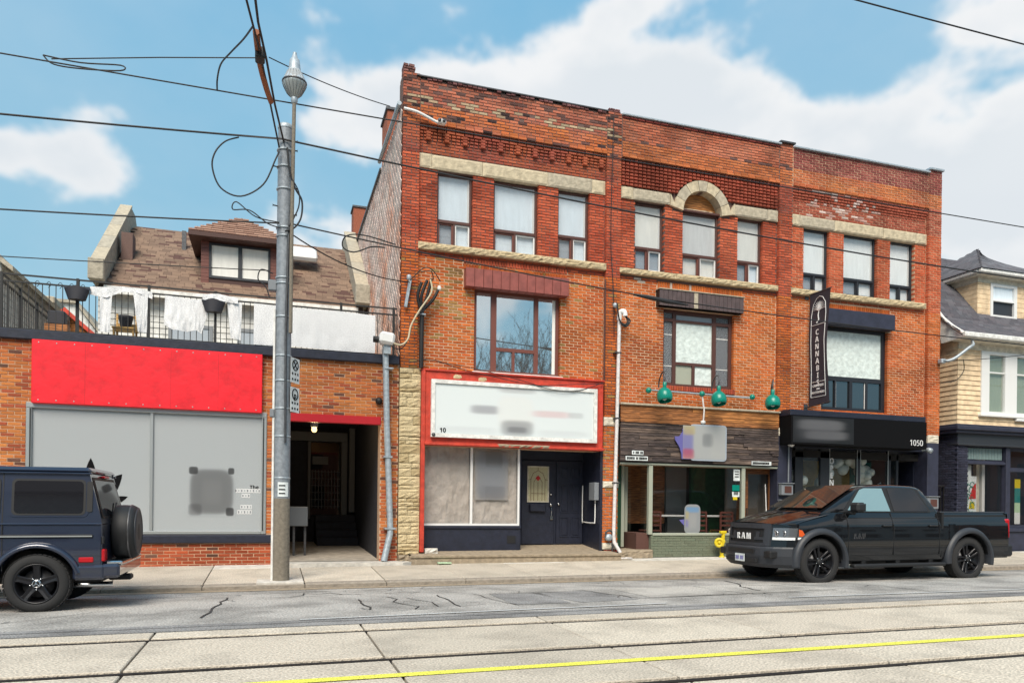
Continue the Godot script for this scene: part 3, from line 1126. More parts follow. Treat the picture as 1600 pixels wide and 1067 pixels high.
func cloth(called: String, label: String, top: Array, bottom: Array, z: float, seed_: int, fold := 0.03) -> void:
	var n := FastNoiseLite.new()
	n.seed = seed_
	n.frequency = 1.6
	var nx := 40
	var ny := 12
	var rows := []
	var pick := func(a: Array, u: float) -> Vector2:
		var f: float = u * (a.size() - 1)
		var i := mini(int(f), a.size() - 2)
		return a[i].lerp(a[i + 1], f - i)
	for j in ny + 1:
		var row := []
		for i in nx + 1:
			var u := float(i) / nx
			var v := float(j) / ny
			var p: Vector2 = pick.call(top, u).lerp(pick.call(bottom, u), v)
			row.append(Vector3(p.x, p.y, z + fold * (n.get_noise_2d(p.x * 2.6, p.y * 0.5) + 0.35 * n.get_noise_2d(p.x * 7.0 + 9.0, p.y * 4.0)) * (0.3 + v)))
		rows.append(row)
	var st := mb()
	st.loft(rows, false, true)
	var back := []
	for r in rows:
		var b := []
		for p in r:
			b.append(p - Vector3(0, 0, 0.006))
		b.reverse()
		back.append(b)
	st.loft(back, false, true)
	tag(put(called, st.mesh(), "cloth"), label, "cloth", "white sheets on the terrace railing")


func left_terrace() -> void:
	var t := thing("terrace_railing", "black wrought iron railing along the low shop's roof", "railing", Vector3(0, 4.5, 0))
	var z := -0.25
	for y in [1.27, 1.13, 0.21]:
		put("rail", mb().box(Vector3(-5.06, y, z - 0.018), Vector3(2.7, y + 0.028, z + 0.018)).mesh(), "iron", t)
		put("rail", mb().box(Vector3(-5.07, y, -5.5), Vector3(-5.035, y + 0.028, z)).mesh(), "iron", t)
	var posts := [-5.05, -3.73, -2.43, -1.15, 0.15, 1.45, 2.62]
	for x in posts:
		put("post", mb().box(Vector3(x - 0.025, 0.0, z - 0.025), Vector3(x + 0.025, 1.31, z + 0.025)).mesh(), "iron", t)
	for zz in [-1.4, -2.6, -3.8, -5.0]:
		put("post", mb().box(Vector3(-5.08, 0.0, zz - 0.025), Vector3(-5.03, 1.31, zz + 0.025)).mesh(), "iron", t)
	var bal := mb().box(Vector3(-0.007, 0.21, -0.007), Vector3(0.007, 1.13, 0.007)).mesh()
	var x := -4.94
	while x < 2.6:
		put("baluster", bal, "iron", t, Transform3D(Basis(), Vector3(x, 0, z)))
		x += 0.118
	var zz := -0.45
	while zz > -5.4:
		put("baluster", bal, "iron", t, Transform3D(Basis(), Vector3(-5.05, 0, zz)))
		zz -= 0.125
	for i in 7:
		var cx := -4.7 + i * 0.2
		put("scroll", mb().tube(curve([Vector3(cx, 1.13, z), Vector3(cx + 0.06, 1.2, z), Vector3(cx + 0.1, 1.14, z + 0.01), Vector3(cx + 0.05, 1.08, z)], 4), 0.006, 5).mesh(), "iron", t)
	cloth("draped_sheet", "white sheet gathered into an arch over the railing, farthest left", [Vector2(-3.5, 5.66), Vector2(-3.2, 5.68), Vector2(-2.9, 5.72), Vector2(-2.6, 5.70), Vector2(-2.36, 5.66)], [Vector2(-3.5, 5.50), Vector2(-3.2, 5.46), Vector2(-2.95, 5.60), Vector2(-2.65, 5.62), Vector2(-2.36, 5.52)], z + 0.06, 1, 0.05)
	cloth("draped_sheet", "narrow white sheet hanging left of the wooden chair", [Vector2(-3.32, 5.6), Vector2(-3.1, 5.56)], [Vector2(-3.32, 4.78), Vector2(-3.14, 4.76)], z + 0.055, 2, 0.05)
	cloth("draped_sheet", "narrow white sheet hanging right of the wooden chair", [Vector2(-2.72, 5.66), Vector2(-2.44, 5.64)], [Vector2(-2.62, 4.82), Vector2(-2.46, 4.82)], z + 0.055, 3, 0.06)
	cloth("draped_sheet", "white sheet with a torn hem hanging left of the dark middle planter", [Vector2(-2.12, 5.62), Vector2(-1.8, 5.60), Vector2(-1.5, 5.58), Vector2(-1.2, 5.62)], [Vector2(-2.14, 5.02), Vector2(-1.98, 4.92), Vector2(-1.72, 4.90), Vector2(-1.50, 4.94), Vector2(-1.42, 4.88)], z + 0.06, 4, 0.06)
	cloth("draped_sheet", "rolled white sheet over the rail above the dark middle planter", [Vector2(-1.4, 5.70), Vector2(-1.1, 5.74), Vector2(-0.7, 5.68)], [Vector2(-1.4, 5.52), Vector2(-1.1, 5.60), Vector2(-0.7, 5.56)], z + 0.09, 5, 0.06)
	cloth("draped_sheet", "narrow white sheet hanging right of the dark middle planter", [Vector2(-0.92, 5.62), Vector2(-0.62, 5.60)], [Vector2(-0.84, 4.84), Vector2(-0.64, 4.80)], z + 0.06, 6, 0.05)
	cloth("draped_sheet", "widest white sheet tied flat to the railing behind the pole", [Vector2(-0.38, 5.62), Vector2(0.5, 5.60), Vector2(1.4, 5.61), Vector2(2.2, 5.58)], [Vector2(-0.38, 4.74), Vector2(0.5, 4.76), Vector2(1.4, 4.73), Vector2(2.2, 4.74)], z + 0.05, 7, 0.03)
	var spots := [[-3.72, 5.36, "dark hanging planter on the railing's second post, farthest left"], [-1.18, 5.34, "dark hanging planter on the railing under the rolled white sheet"]]
	for s in spots:
		var p := thing("planter", s[2], "planter", Vector3(s[0], s[1], z + 0.1), "planters on the terrace")
		var prof := []
		for k in 2:
			var yy: float = [0.0, 0.24][k]
			var ww: float = [0.16, 0.24][k]
			var ring := []
			for i in 16:
				var a := TAU * i / 16
				ring.append(Vector3(cos(a) * ww, yy + (0.03 * sin(a * 3.0) if k else 0.0), -sin(a) * 0.11))
			prof.append(ring)
		put("pot", mb().loft(prof, true, true, true).mesh(), "planter", p)
		put("hook", mb().box(Vector3(-0.02, 0.2, -0.13), Vector3(0.02, 0.42, -0.1)).mesh(), "iron", p)
	var pl := thing("planter", "dark box planter standing on a ledge behind the left railing", "planter", Vector3(-4.5, 5.2, -2.0), "planters on the terrace")
	put("pot", mb().box(Vector3(-0.17, 0.0, -0.12), Vector3(0.17, 0.3, 0.12), 0.02).mesh(), "planter", pl)
	put("stand", mb().box(Vector3(-0.22, -0.7, -0.15), Vector3(0.22, 0.0, 0.15)).mesh(), "plank_amber_b", pl)
	var ch := thing("wooden_chair", "yellow wooden chair standing behind the railing between white sheets", "chair", Vector3(-2.97, 4.52, -0.85))
	for sx in [-0.2, 0.17]:
		put("leg", mb().box(Vector3(sx, 0, -0.2), Vector3(sx + 0.04, 0.82, -0.16)).mesh(), "chair_wood", ch)
		put("leg", mb().box(Vector3(sx, 0, 0.16), Vector3(sx + 0.04, 0.44, 0.2)).mesh(), "chair_wood", ch)
	put("seat", mb().box(Vector3(-0.22, 0.44, -0.22), Vector3(0.23, 0.48, 0.22), 0.01).mesh(), "chair_wood", ch)
	for y in [0.56, 0.74]:
		put("back_slat", mb().box(Vector3(-0.16, y, -0.19), Vector3(0.17, y + 0.06, -0.165)).mesh(), "chair_wood", ch)
	var ck := put("chair_pot", mb().lathe([[0.10, 0.0], [0.14, 0.2], [0.15, 0.26], [0.0, 0.24]], 14).mesh(), "planter", self, Transform3D(Basis(), Vector3(-2.95, 5.0, -0.82)))
	tag(ck, "dark plant pot standing on the yellow wooden chair", "plant pot")


# ---------------------------------------------------------------- the gabled house behind

func gabled_house() -> void:
	var t := thing("gabled_house", "house behind the terrace with brown shingle roof and one dormer", "house", Vector3(0, 0, 0))
	var z0 := -6.0
	var zr := -9.9
	var ye := 7.25
	var yr := 10.15
	var st := mb()
	st.box(Vector3(-4.5, 4.3, -13.5), Vector3(2.62, ye - 0.05, z0))
	put("wall", st.mesh(), "clap_white", t)
	# clapboards of the front wall
	var y := 4.55
	while y < ye - 0.1:
		var b := mb()
		b.quad(Vector3(-4.5, y, z0 + 0.03), Vector3(2.6, y, z0 + 0.03), Vector3(2.6, y + 0.16, z0 + 0.008), Vector3(-4.5, y + 0.16, z0 + 0.008))
		b.quad(Vector3(-4.5, y, z0), Vector3(2.6, y, z0), Vector3(2.6, y, z0 + 0.03), Vector3(-4.5, y, z0 + 0.03))
		put("clapboard", b.mesh(), "clap_white", t)
		y += 0.16
	for x in [[-2.75, -1.6], [-0.95, 0.1]]:
		var f := mb()
		wall(f, Rect2(x[0], 4.8, x[1] - x[0], 1.5), [Rect2(x[0] + 0.09, 4.89, x[1] - x[0] - 0.18, 1.32)], z0, z0 + 0.07)
		var wn := put("window", f.mesh(), "paint_grey", t)
		box("pane", Vector3(x[0] + 0.09, 4.89, z0 + 0.035), Vector3(x[1] - 0.09, 6.21, z0 + 0.045), "curtain_grey", wn)
	# roof slabs
	var r := mb()
	var sw := Transform3D(Basis(Vector3(0, 0, 1), Vector3(0, 1, 0), Vector3(1, 0, 0)), Vector3.ZERO)
	r.at(sw)
	r.prism([Vector2(z0 + 0.35, ye - 0.2), Vector2(zr, yr - 0.03), Vector2(-13.9, ye - 0.2), Vector2(-13.9, ye - 0.34), Vector2(zr, yr - 0.17), Vector2(z0 + 0.35, ye - 0.34)], -4.45, 2.55)
	put("roof", r.mesh(), "shingle", t)
	box("eave_board", Vector3(-4.3, ye - 0.34, z0 + 0.3), Vector3(2.4, ye - 0.14, z0 + 0.38), "white_paint", t)
	# shingles in courses
	var slope := Vector3(0, yr - (ye - 0.2), zr - (z0 + 0.35))
	var len := slope.length()
	slope = slope.normalized()
	var normal := Vector3(0, -slope.z, slope.y).normalized()
	if normal.y < 0.0:
		normal = -normal
	var items := []
	var n := int(len / 0.125)
	for i in n:
		var x := -4.12 - rng.randf() * 0.25
		while x < 2.28:
			var w := rng.randf_range(0.16, 0.34)
			var c := Vector3(x + w / 2.0, ye - 0.2, z0 + 0.35) + slope * (i * 0.125 + 0.09) + normal * 0.012
			if not (c.x > -1.95 and c.x < 0.1 and c.z > -8.6 and c.y > 7.75 and c.z < -6.4 and c.y < 9.4 and false):
				var tl := rng.randf_range(0.06, 0.10)
				var bs := Basis(Vector3.RIGHT, normal, -slope).rotated(Vector3.RIGHT, tl)
				var f := rng.randf()
				var col := Color(0.155, 0.100, 0.072).lerp(Color(0.25, 0.165, 0.115), f)
				if rng.randf() < 0.12:
					col = Color(0.10, 0.05, 0.04)
				items.append([Transform3D(bs * Basis.from_scale(Vector3(w - 0.008, 1, 1)), c), col])
			x += w
	shingles(t, items, mb().box(Vector3(-0.5, -0.006, -0.052), Vector3(0.5, 0.012, 0.048)).mesh())
	# stone gable copings
	for side in [[-4.62, -4.28, -1.0], [2.32, 2.70, 1.0]]:
		var pts := [Vector2(z0 + 0.45, ye + 0.42), Vector2(zr + 0.25, yr + 0.52), Vector2(zr - 0.5, yr + 0.52), Vector2(-13.8, ye + 0.42), Vector2(-13.8, ye - 0.4), Vector2(z0 + 0.45, ye - 0.05)]
		var g := mb()
		g.at(sw)
		g.prism(pts, side[0] + 0.03, side[1] - 0.03)
		var gw := put("gable_wall", g.mesh(), "stone_grey", t)
		var d := Vector3(0, yr + 0.1 - ye, zr - 0.2 - z0)
		var m := 5
		for i in m:
			var a := Vector3(0, ye + 0.42, z0 + 0.45).lerp(Vector3(0, yr + 0.52, zr + 0.25), i / float(m))
			var b := Vector3(0, ye + 0.42, z0 + 0.45).lerp(Vector3(0, yr + 0.52, zr + 0.25), (i + 1) / float(m) - 0.004)
			var q := mb()
			var up := Vector3(0, 0.07, 0.02)
			for e in [0]:
				var p := [Vector3(side[0], a.y, a.z), Vector3(side[1], a.y, a.z), Vector3(side[1], b.y, b.z), Vector3(side[0], b.y, b.z)]
				q.quad(p[0] + up, p[1] + up, p[2] + up, p[3] + up)
				q.quad(p[0], p[1], p[1] + up, p[0] + up)
				q.quad(p[1], p[2], p[2] + up, p[1] + up)
				q.quad(p[3], p[0], p[0] + up, p[3] + up)
			put("coping_stone", q.mesh(), "stone_grey" if i % 2 else "stone_band_b", gw)
		box("end_stone", Vector3(side[0] - 0.02, ye - 0.06, z0 + 0.4), Vector3(side[1] + 0.02, ye + 0.5, z0 + 0.62), "stone_grey", gw, 0.02)
	box("gable_chimney", Vector3(-4.2, 8.2, -7.9), Vector3(-3.9, 9.15, -7.4), "siding_side", t)
	# dormer
	var dz := -6.45
	var dw := mb()
	wall(dw, Rect2(-1.97, 7.55, 2.11, 1.32), [Rect2(-1.75, 7.83, 1.67, 0.97)], dz - 0.1, dz)
	dw.box(Vector3(-1.97, 7.55, -9.0), Vector3(-1.89, 8.87, dz - 0.1))
	dw.box(Vector3(0.06, 7.55, -9.0), Vector3(0.14, 8.87, dz - 0.1))
	var dm := put("dormer", dw.mesh(), "brown_trim", t)
	var yy := 7.62
	while yy < 8.85:
		for xr in [[-1.97, -1.76], [-0.07, 0.14]]:
			box("dormer_shingle", Vector3(xr[0], yy, dz), Vector3(xr[1], yy + 0.095, dz + 0.018 + rng.randf() * 0.008), "brown_light", dm)
		yy += 0.102
	var wf := mb()
	wall(wf, Rect2(-1.75, 7.80, 1.67, 1.0), [Rect2(-1.69, 7.87, 0.72, 0.88), Rect2(-0.86, 7.87, 0.72, 0.88)], dz - 0.06, dz + 0.03)
	put("dormer_frame", wf.mesh(), "trim_grey", dm)
	for x in [-1.69, -0.86]:
		box("pane", Vector3(x, 7.87, dz - 0.03), Vector3(x + 0.72, 8.75, dz - 0.02), "blind_white", dm)
	var hr := mb()
	var eave := [Vector3(-2.28, 8.98, dz + 0.4), Vector3(0.44, 8.98, dz + 0.4), Vector3(0.44, 8.98, -9.6), Vector3(-2.28, 8.98, -9.6)]
	var apex := Vector3(-0.92, 9.98, dz - 1.0)
	var rear := Vector3(-0.92, 9.98, -9.9)
	hr.tri(eave[0], eave[1], apex)
	hr.quad(eave[1], eave[2], rear, apex)
	hr.quad(eave[3], eave[0], apex, rear)
	hr.quad(eave[0], eave[3], eave[2], eave[1])
	put("dormer_roof", hr.mesh(), "shingle", dm)
	# courses on the dormer's front and left slopes
	items = []
	for i in 9:
		var a := i / 9.5
		var l: Vector3 = eave[0].lerp(apex, a)
		var rr: Vector3 = eave[1].lerp(apex, a)
		var nn: Vector3 = (eave[1] - eave[0]).cross(apex - eave[0]).normalized()
		var up: Vector3 = (apex - (eave[0] + eave[1]) / 2.0).normalized()
		var x := l.x
		while x < rr.x - 0.05:
			var w := minf(rng.randf_range(0.16, 0.32), rr.x - x)
			items.append([Transform3D(Basis(Vector3.RIGHT, nn, -up).rotated(Vector3.RIGHT, 0.04) * Basis.from_scale(Vector3(w - 0.008, 1, 1)), Vector3(x + w / 2.0, l.y, l.z) + up * 0.07 + nn * 0.015), Color(0.24, 0.125, 0.085).lerp(Color(0.36, 0.21, 0.15), rng.randf())])
			x += w
		var ln: Vector3 = (eave[0] - eave[3]).cross(apex - eave[0]).normalized()
		if ln.y < 0.0:
			ln = -ln
		var lu: Vector3 = (Vector3(apex.x, apex.y, 0) - Vector3(eave[0].x, eave[0].y, 0)).normalized()
		var zz := l.z - 0.05
		while zz > -9.3:
			var w := rng.randf_range(0.16, 0.32)
			items.append([Transform3D(Basis(Vector3(0, 0, 1), ln, -lu) * Basis.from_scale(Vector3(w - 0.008, 1, 1)), Vector3(l.x, l.y, zz - w / 2.0) + lu * 0.07 + ln * 0.015), Color(0.20, 0.10, 0.07).lerp(Color(0.32, 0.18, 0.13), rng.randf())])
			zz -= w
	shingles(dm, items, mb().box(Vector3(-0.5, -0.006, -0.052), Vector3(0.5, 0.012, 0.048)).mesh())
	box("dormer_eave", Vector3(-2.28, 8.84, dz - 2.4), Vector3(0.44, 8.99, dz + 0.41), "brown_trim", dm, 0.02)
	box("roof_vent", Vector3(-2.7, 9.1, -8.62), Vector3(-2.58, 9.75, -8.5), "steel_dark", t)
	var sk := mb()
	sk.at(Transform3D(Basis(Vector3.RIGHT, 0.63), Vector3(0.95, 9.2, -8.0))).box(Vector3(-0.5, -0.05, -0.45), Vector3(0.38, 0.16, 0.4), 0.05)
	put("skylight", sk.mesh(), "white_frame", t)


func shingles(parent: Node, items: Array, mesh: Mesh) -> void:
	if not M.has("shingle_tab"):
		var m := StandardMaterial3D.new()
		m.vertex_color_use_as_albedo = true
		m.roughness = 0.95
		m.uv1_triplanar = true
		m.uv1_world_triplanar = true
		m.uv1_scale = Vector3.ONE * 2.0
		m.albedo_texture = TX["grain"]
		M["shingle_tab"] = m
	var mm := MultiMesh.new()
	mm.transform_format = MultiMesh.TRANSFORM_3D
	mm.use_colors = true
	mm.mesh = mesh
	mm.instance_count = items.size()
	for i in items.size():
		mm.set_instance_transform(i, items[i][0])
		mm.set_instance_color(i, items[i][1] * (1.0 / TMEAN["grain"]))
	var o := MultiMeshInstance3D.new()
	o.name = numbered("shingles", parent)
	o.multimesh = mm
	o.material_override = M["shingle_tab"]
	parent.add_child(o, true)
	stuff(o)


func far_left_buildings() -> void:
	# the white wall with a raked top at the picture's left edge
	var t := thing("white_house", "white house wall with a raked roof edge behind the railing's left end", "house")
	var sw := Transform3D(Basis(Vector3(0, 0, 1), Vector3(0, 1, 0), Vector3(1, 0, 0)), Vector3.ZERO)
	var w := mb()
	w.at(sw)
	w.prism([Vector2(-4.0, 4.0), Vector2(-4.0, 7.2), Vector2(-10.0, 7.1), Vector2(-10.0, 4.0)], -9.5, -6.2)
	put("wall", w.mesh(), "clap_white", t)
	var r := mb()
	r.prism([Vector2(-9.5, 9.6), Vector2(-5.85, 6.75), Vector2(-5.85, 6.87), Vector2(-9.5, 9.75)], -10.4, -3.7)
	put("roof", r.mesh(), "stone_grey", t)
	var gb := mb()
	gb.prism([Vector2(-9.5, 7.0), Vector2(-6.2, 7.0), Vector2(-9.5, 9.55)], -10.0, -4.0)
	put("gable", gb.mesh(), "clap_white", t)
	var y := 4.6
	while y < 7.0:
		box("clapboard", Vector3(-6.2, y, -9.9), Vector3(-6.17, y + 0.15, -4.0), "clap_white", t)
		y += 0.17
	t = thing("grey_house", "small grey stone house with a cornice seen far behind the left railing", "house", Vector3(0, 0, -14))
	put("wall", mb().box(Vector3(-8.1, 3.0, -6), Vector3(-7.55, 8.4, 0)).mesh(), "stone_grey", t)
	put("cornice", mb().box(Vector3(-8.15, 8.4, -6), Vector3(-7.45, 8.65, 0.15), 0.03).mesh(), "stone_band_b", t)
	var s := mb()
	s.prism([Vector2(-7.55, 3.0), Vector2(-7.55, 8.45), Vector2(-6.7, 6.9), Vector2(-6.7, 3.0)], -6.0, -0.3)
	put("side_roof", s.mesh(), "clap_white", t)
	t = thing("pale_house", "pale house with a raked roof far behind the second railing post", "house", Vector3(0, 0, -18))
	s = mb()
	s.prism([Vector2(-8.5, 3.0), Vector2(-8.5, 9.4), Vector2(-7.7, 9.4), Vector2(-6.7, 8.0), Vector2(-6.7, 3.0)], -6.0, 0.0)
	put("wall", s.mesh(), "clap_white", t)
	s = mb()
	s.prism([Vector2(-8.55, 9.4), Vector2(-7.68, 9.4), Vector2(-6.5, 7.8), Vector2(-6.5, 7.95), Vector2(-7.62, 9.52), Vector2(-8.55, 9.52)], -6.1, 0.15)
	put("roof", s.mesh(), "stone_grey", t)
	t = thing("wooden_hut", "orange wooden hut with a rust red roof edge behind the left railing", "hut", Vector3(0, 0, -9))
	s = mb()
	s.prism([Vector2(-6.6, 3.5), Vector2(-6.6, 6.5), Vector2(-5.95, 7.0), Vector2(-5.2, 6.35), Vector2(-5.2, 3.5)], -3.0, 0.0)
	put("wall", s.mesh(), "plank_amber", t)
	s = mb()
	s.prism([Vector2(-5.95, 7.0), Vector2(-5.05, 6.22), Vector2(-5.05, 6.36), Vector2(-5.95, 7.15), Vector2(-6.8, 6.5), Vector2(-6.8, 6.36)], -3.2, 0.2)
	put("roof", s.mesh(), "red_paint", t)


# ---------------------------------------------------------------- pieces of the shop row

# a block whose front is rough; front face at z1
func rough_block(x0: float, x1: float, y0: float, y1: float, z0: float, z1: float, rough: float, seed_: int) -> ArrayMesh:
	var n := FastNoiseLite.new()
	n.seed = seed_
	n.frequency = 3.2
	n.fractal_octaves = 3
	var nx := clampi(int((x1 - x0) / 0.07), 3, 30)
	var ny := clampi(int((y1 - y0) / 0.035), 3, 8)
	var rows := []
	for j in ny + 1:
		var row := []
		for i in nx + 1:
			var u := float(i) / nx
			var v := float(j) / ny
			var edge := minf(minf(u, 1.0 - u) * (x1 - x0), minf(v, 1.0 - v) * (y1 - y0))
			var p := Vector3(lerpf(x0, x1, u), lerpf(y0, y1, v), z1)
			p.z -= maxf(0.0, 0.02 - edge) * 0.9
			p.z += rough * n.get_noise_2d(p.x * 2.0, p.y * 3.5) * (1.0 if edge > 0.005 else 0.3)
			row.append(p)
		rows.append(row)
	var st := mb()
	for j in ny:
		for i in nx:
			st.quad(rows[j][i], rows[j][i + 1], rows[j + 1][i + 1], rows[j + 1][i])
	for i in nx:
		for j in [0, ny]:
			var a: Vector3 = rows[j][i]
			var b: Vector3 = rows[j][i + 1]
			st.quad(Vector3(a.x, a.y, z0), Vector3(b.x, b.y, z0), b, a)
	for j in ny:
		for i in [0, nx]:
			var a: Vector3 = rows[j][i]
			var b: Vector3 = rows[j + 1][i]
			st.quad(Vector3(a.x, a.y, z0), a, b, Vector3(b.x, b.y, z0))
	return st.mesh()


func stone_row(t: Node, called: String, xs: Array, y0: float, y1: float, z0: float, z1: float, rough: float, mats: Array) -> void:
	for i in xs.size() - 1:
		put(called, rough_block(xs[i] + 0.004, xs[i + 1] - 0.004, y0 + rng.randf_range(-0.006, 0.006), y1 + rng.randf_range(-0.006, 0.006), z0, z1 + rng.randf_range(-0.005, 0.005), rough, rng.randi() % 1000), mats[rng.randi() % mats.size()], t)


# a window with a fixed upper pane and two sliding panes below
func tall_window(t: Node, x0: float, x1: float, y0: float, y1: float, ys: float, fm: String, blind: String, lower: Array, blind_to := -1.0) -> void:
	var z := -0.2
	var f := mb()
	var b := 0.045
	f.box(Vector3(x0, y0, z - 0.09), Vector3(x0 + b, y1, z), 0.006)
	f.box(Vector3(x1 - b, y0, z - 0.09), Vector3(x1, y1, z), 0.006)
	f.box(Vector3(x0 + b, y1 - b, z - 0.09), Vector3(x1 - b, y1, z - 0.003), 0.006)
	f.box(Vector3(x0 + b, y0, z - 0.09), Vector3(x1 - b, y0 + b, z - 0.003), 0.006)
	f.box(Vector3(x0 + b, ys - 0.035, z - 0.09), Vector3(x1 - b, ys + 0.035, z + 0.01), 0.006)
	var xm := (x0 + x1) / 2.0
	f.box(Vector3(xm - 0.025, y0 + b, z - 0.08), Vector3(xm + 0.025, ys - 0.035, z + 0.004), 0.006)
	var w := put("window", f.mesh(), fm, t)
	put("pane", mb().box(Vector3(x0 + b, ys + 0.035, z - 0.045), Vector3(x1 - b, y1 - b, z - 0.04)).mesh(), "glass", w)
	put("blind", mb().box(Vector3(x0 + b, ys + 0.035, z - 0.1), Vector3(x1 - b - 0.045, y1 - b, z - 0.085)).mesh(), blind, w)
	put("window_jamb", mb().box(Vector3(x1 - b - 0.045, ys + 0.035, z - 0.1), Vector3(x1 - b, y1 - b, z - 0.06)).mesh(), "white_frame", w)
	for k in 2:
		var a := x0 + b if k == 0 else xm + 0.025
		var c := xm - 0.025 if k == 0 else x1 - b
		var s := mb()
		wall(s, Rect2(a, y0 + b, c - a, ys - 0.035 - y0 - b), [Rect2(a + 0.03, y0 + b + 0.03, c - a - 0.06, ys - y0 - b - 0.095)], z - 0.07, z - 0.02)
		put("sash", s.mesh(), fm if fm == "black_frame" else ("brown_light" if k == 0 else "white_frame"), w)
		put("pane", mb().box(Vector3(a + 0.03, y0 + b + 0.03, z - 0.05), Vector3(c - 0.03, ys - 0.065, z - 0.045)).mesh(), "glass", w)
		put("curtain", mb().box(Vector3(a, y0 + b, z - 0.11), Vector3(c, ys - 0.035, z - 0.1)).mesh(), lower[k], w)


func grime(c: Color, amount: float) -> Color:
	return c.lerp(Color(0.07, 0.05, 0.045), clampf(amount, 0.0, 1.0))


func tone_one(x: float, y: float) -> Color:
	var n := n_coarse.get_noise_2d(x * 1.3, y * 2.0)
	var c: Color
	if y > 9.97:
		c = Color(0.49, 0.165, 0.10).lerp(Color(0.38, 0.12, 0.08), clampf(0.5 + n * 2.0, 0, 1))
		if y < 10.42:
			c = c.lerp(Color(0.52, 0.15, 0.05), clampf(0.75 + n * 2.0, 0.0, 1.0))
		if rng.randf() < 0.10 + 0.12 * clampf((y - 10.6) * 2.0, 0.0, 1.0):
			c = Color(0.14, 0.07, 0.06)
		elif absf(y - 10.5 + 0.03 * sin(x * 3.0)) < 0.09 and rng.randf() < 0.5:
			c = Color(0.45, 0.34, 0.22)
		elif rng.randf() < 0.06:
			c = Color(0.05, 0.03, 0.03)
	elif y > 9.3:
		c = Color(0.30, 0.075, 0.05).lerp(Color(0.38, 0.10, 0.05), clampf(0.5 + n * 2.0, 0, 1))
	elif y > 7.0:
		c = Color(0.52, 0.115, 0.055).lerp(Color(0.44, 0.085, 0.042), clampf(0.5 + n * 2.0, 0, 1))
	else:
		c = Color(0.47, 0.10, 0.026).lerp(Color(0.54, 0.140, 0.032), clampf(0.5 + n * 2.0 + (6.3 - y) * 0.2, 0, 1))
		if rng.randf() < 0.08:
			c = Color(0.34, 0.19, 0.06)
	if y < 7.0 and y > 5.6 and x > 3.5 and x < 4.2 and rng.randf() < 0.3:
		c = Color(0.33, 0.19, 0.07)
	return vary(c, 0.17)


func tone_two(x: float, y: float) -> Color:
	var n := n_coarse.get_noise_2d(x * 1.3 + 40.0, y * 2.0)
	var c: Color
	if y > 9.97:
		c = Color(0.52, 0.175, 0.10).lerp(Color(0.44, 0.13, 0.07), clampf(0.5 + n * 2.0, 0, 1))
		if y < 10.35:
			c = c.lerp(Color(0.52, 0.16, 0.05), 0.7)
		if absf(y - 10.42) < 0.06 and rng.randf() < 0.4:
			c = Color(0.15, 0.08, 0.07)
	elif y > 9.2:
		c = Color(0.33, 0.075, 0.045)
	elif y > 7.0:
		c = Color(0.53, 0.125, 0.060).lerp(Color(0.45, 0.09, 0.042), clampf(0.5 + n * 2.0, 0, 1))
	else:
		c = Color(0.49, 0.11, 0.026).lerp(Color(0.55, 0.148, 0.034), clampf(0.4 + n * 2.0 + (x - 10.0) * 0.12, 0, 1))
	if y > 6.9 and y < 7.15 and rng.randf() < 0.10:
		c = Color(0.55, 0.46, 0.40)
	return vary(c, 0.17)


func tone_three(x: float, y: float) -> Color:
	var n := n_coarse.get_noise_2d(x * 1.3 + 80.0, y * 2.0)
	var c: Color
	if y > 10.42:
		c = Color(0.24, 0.06, 0.055).lerp(Color(0.31, 0.09, 0.075), clampf(0.5 + n * 2.0, 0, 1))
	elif y > 9.97:
		c = Color(0.52, 0.165, 0.06).lerp(Color(0.46, 0.13, 0.06), clampf(0.5 + n * 2.0, 0, 1))
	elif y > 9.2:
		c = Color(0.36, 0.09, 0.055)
		if x > 13.8 and x < 16.2 and rng.randf() < 0.35:
			c = c.lerp(Color(0.62, 0.52, 0.48), rng.randf_range(0.3, 0.9))
	elif y > 7.0:
		c = Color(0.52, 0.115, 0.050)
	else:
		c = Color(0.50, 0.105, 0.026).lerp(Color(0.55, 0.138, 0.033), clampf(0.5 + n * 2.0, 0, 1))
	return vary(c, 0.16)


# the brick core of one house of the row: walls, roof, dark rooms
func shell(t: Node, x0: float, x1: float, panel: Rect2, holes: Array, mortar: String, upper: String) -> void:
	var grown := []
	for h in holes:
		grown.append(h.grow(0.012))
	var w := mb()
	wall(w, Rect2(panel.position.x, panel.position.y, panel.size.x, 7.0 - panel.position.y), grown, -0.5, -0.107)
	put("wall", w.mesh(), mortar, t)
	w = mb()
	wall(w, Rect2(panel.position.x, 7.0, panel.size.x, 2.97), grown, -0.5, -0.112)
	wall(w, Rect2(panel.position.x, 9.97, panel.size.x, 1.02), [], -0.5, -0.01)
	put("wall", w.mesh(), upper, t)
	w = mb()
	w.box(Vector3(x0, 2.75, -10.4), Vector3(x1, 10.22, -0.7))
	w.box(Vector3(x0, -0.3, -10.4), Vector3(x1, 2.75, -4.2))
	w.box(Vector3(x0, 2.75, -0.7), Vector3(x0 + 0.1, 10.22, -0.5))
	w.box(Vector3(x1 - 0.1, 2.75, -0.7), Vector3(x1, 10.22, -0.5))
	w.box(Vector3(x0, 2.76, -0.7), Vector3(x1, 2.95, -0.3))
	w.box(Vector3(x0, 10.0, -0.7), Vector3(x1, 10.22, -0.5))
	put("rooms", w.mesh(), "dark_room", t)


func pilaster(t: Node, x0: float, x1: float, y0: float, y1: float, tone: Callable, mortar: String, z := 0.0) -> void:
	var w := mb()
	w.box(Vector3(x0 + 0.01, y0, -0.5), Vector3(x1 - 0.01, y1, z - 0.01))
	put("pilaster", w.mesh(), mortar, t)
	lay(x0, x1, y0, y1, z, 0.12, tone, [], 0.215 if x1 - x0 > 0.4 else (x1 - x0) / 1.7)


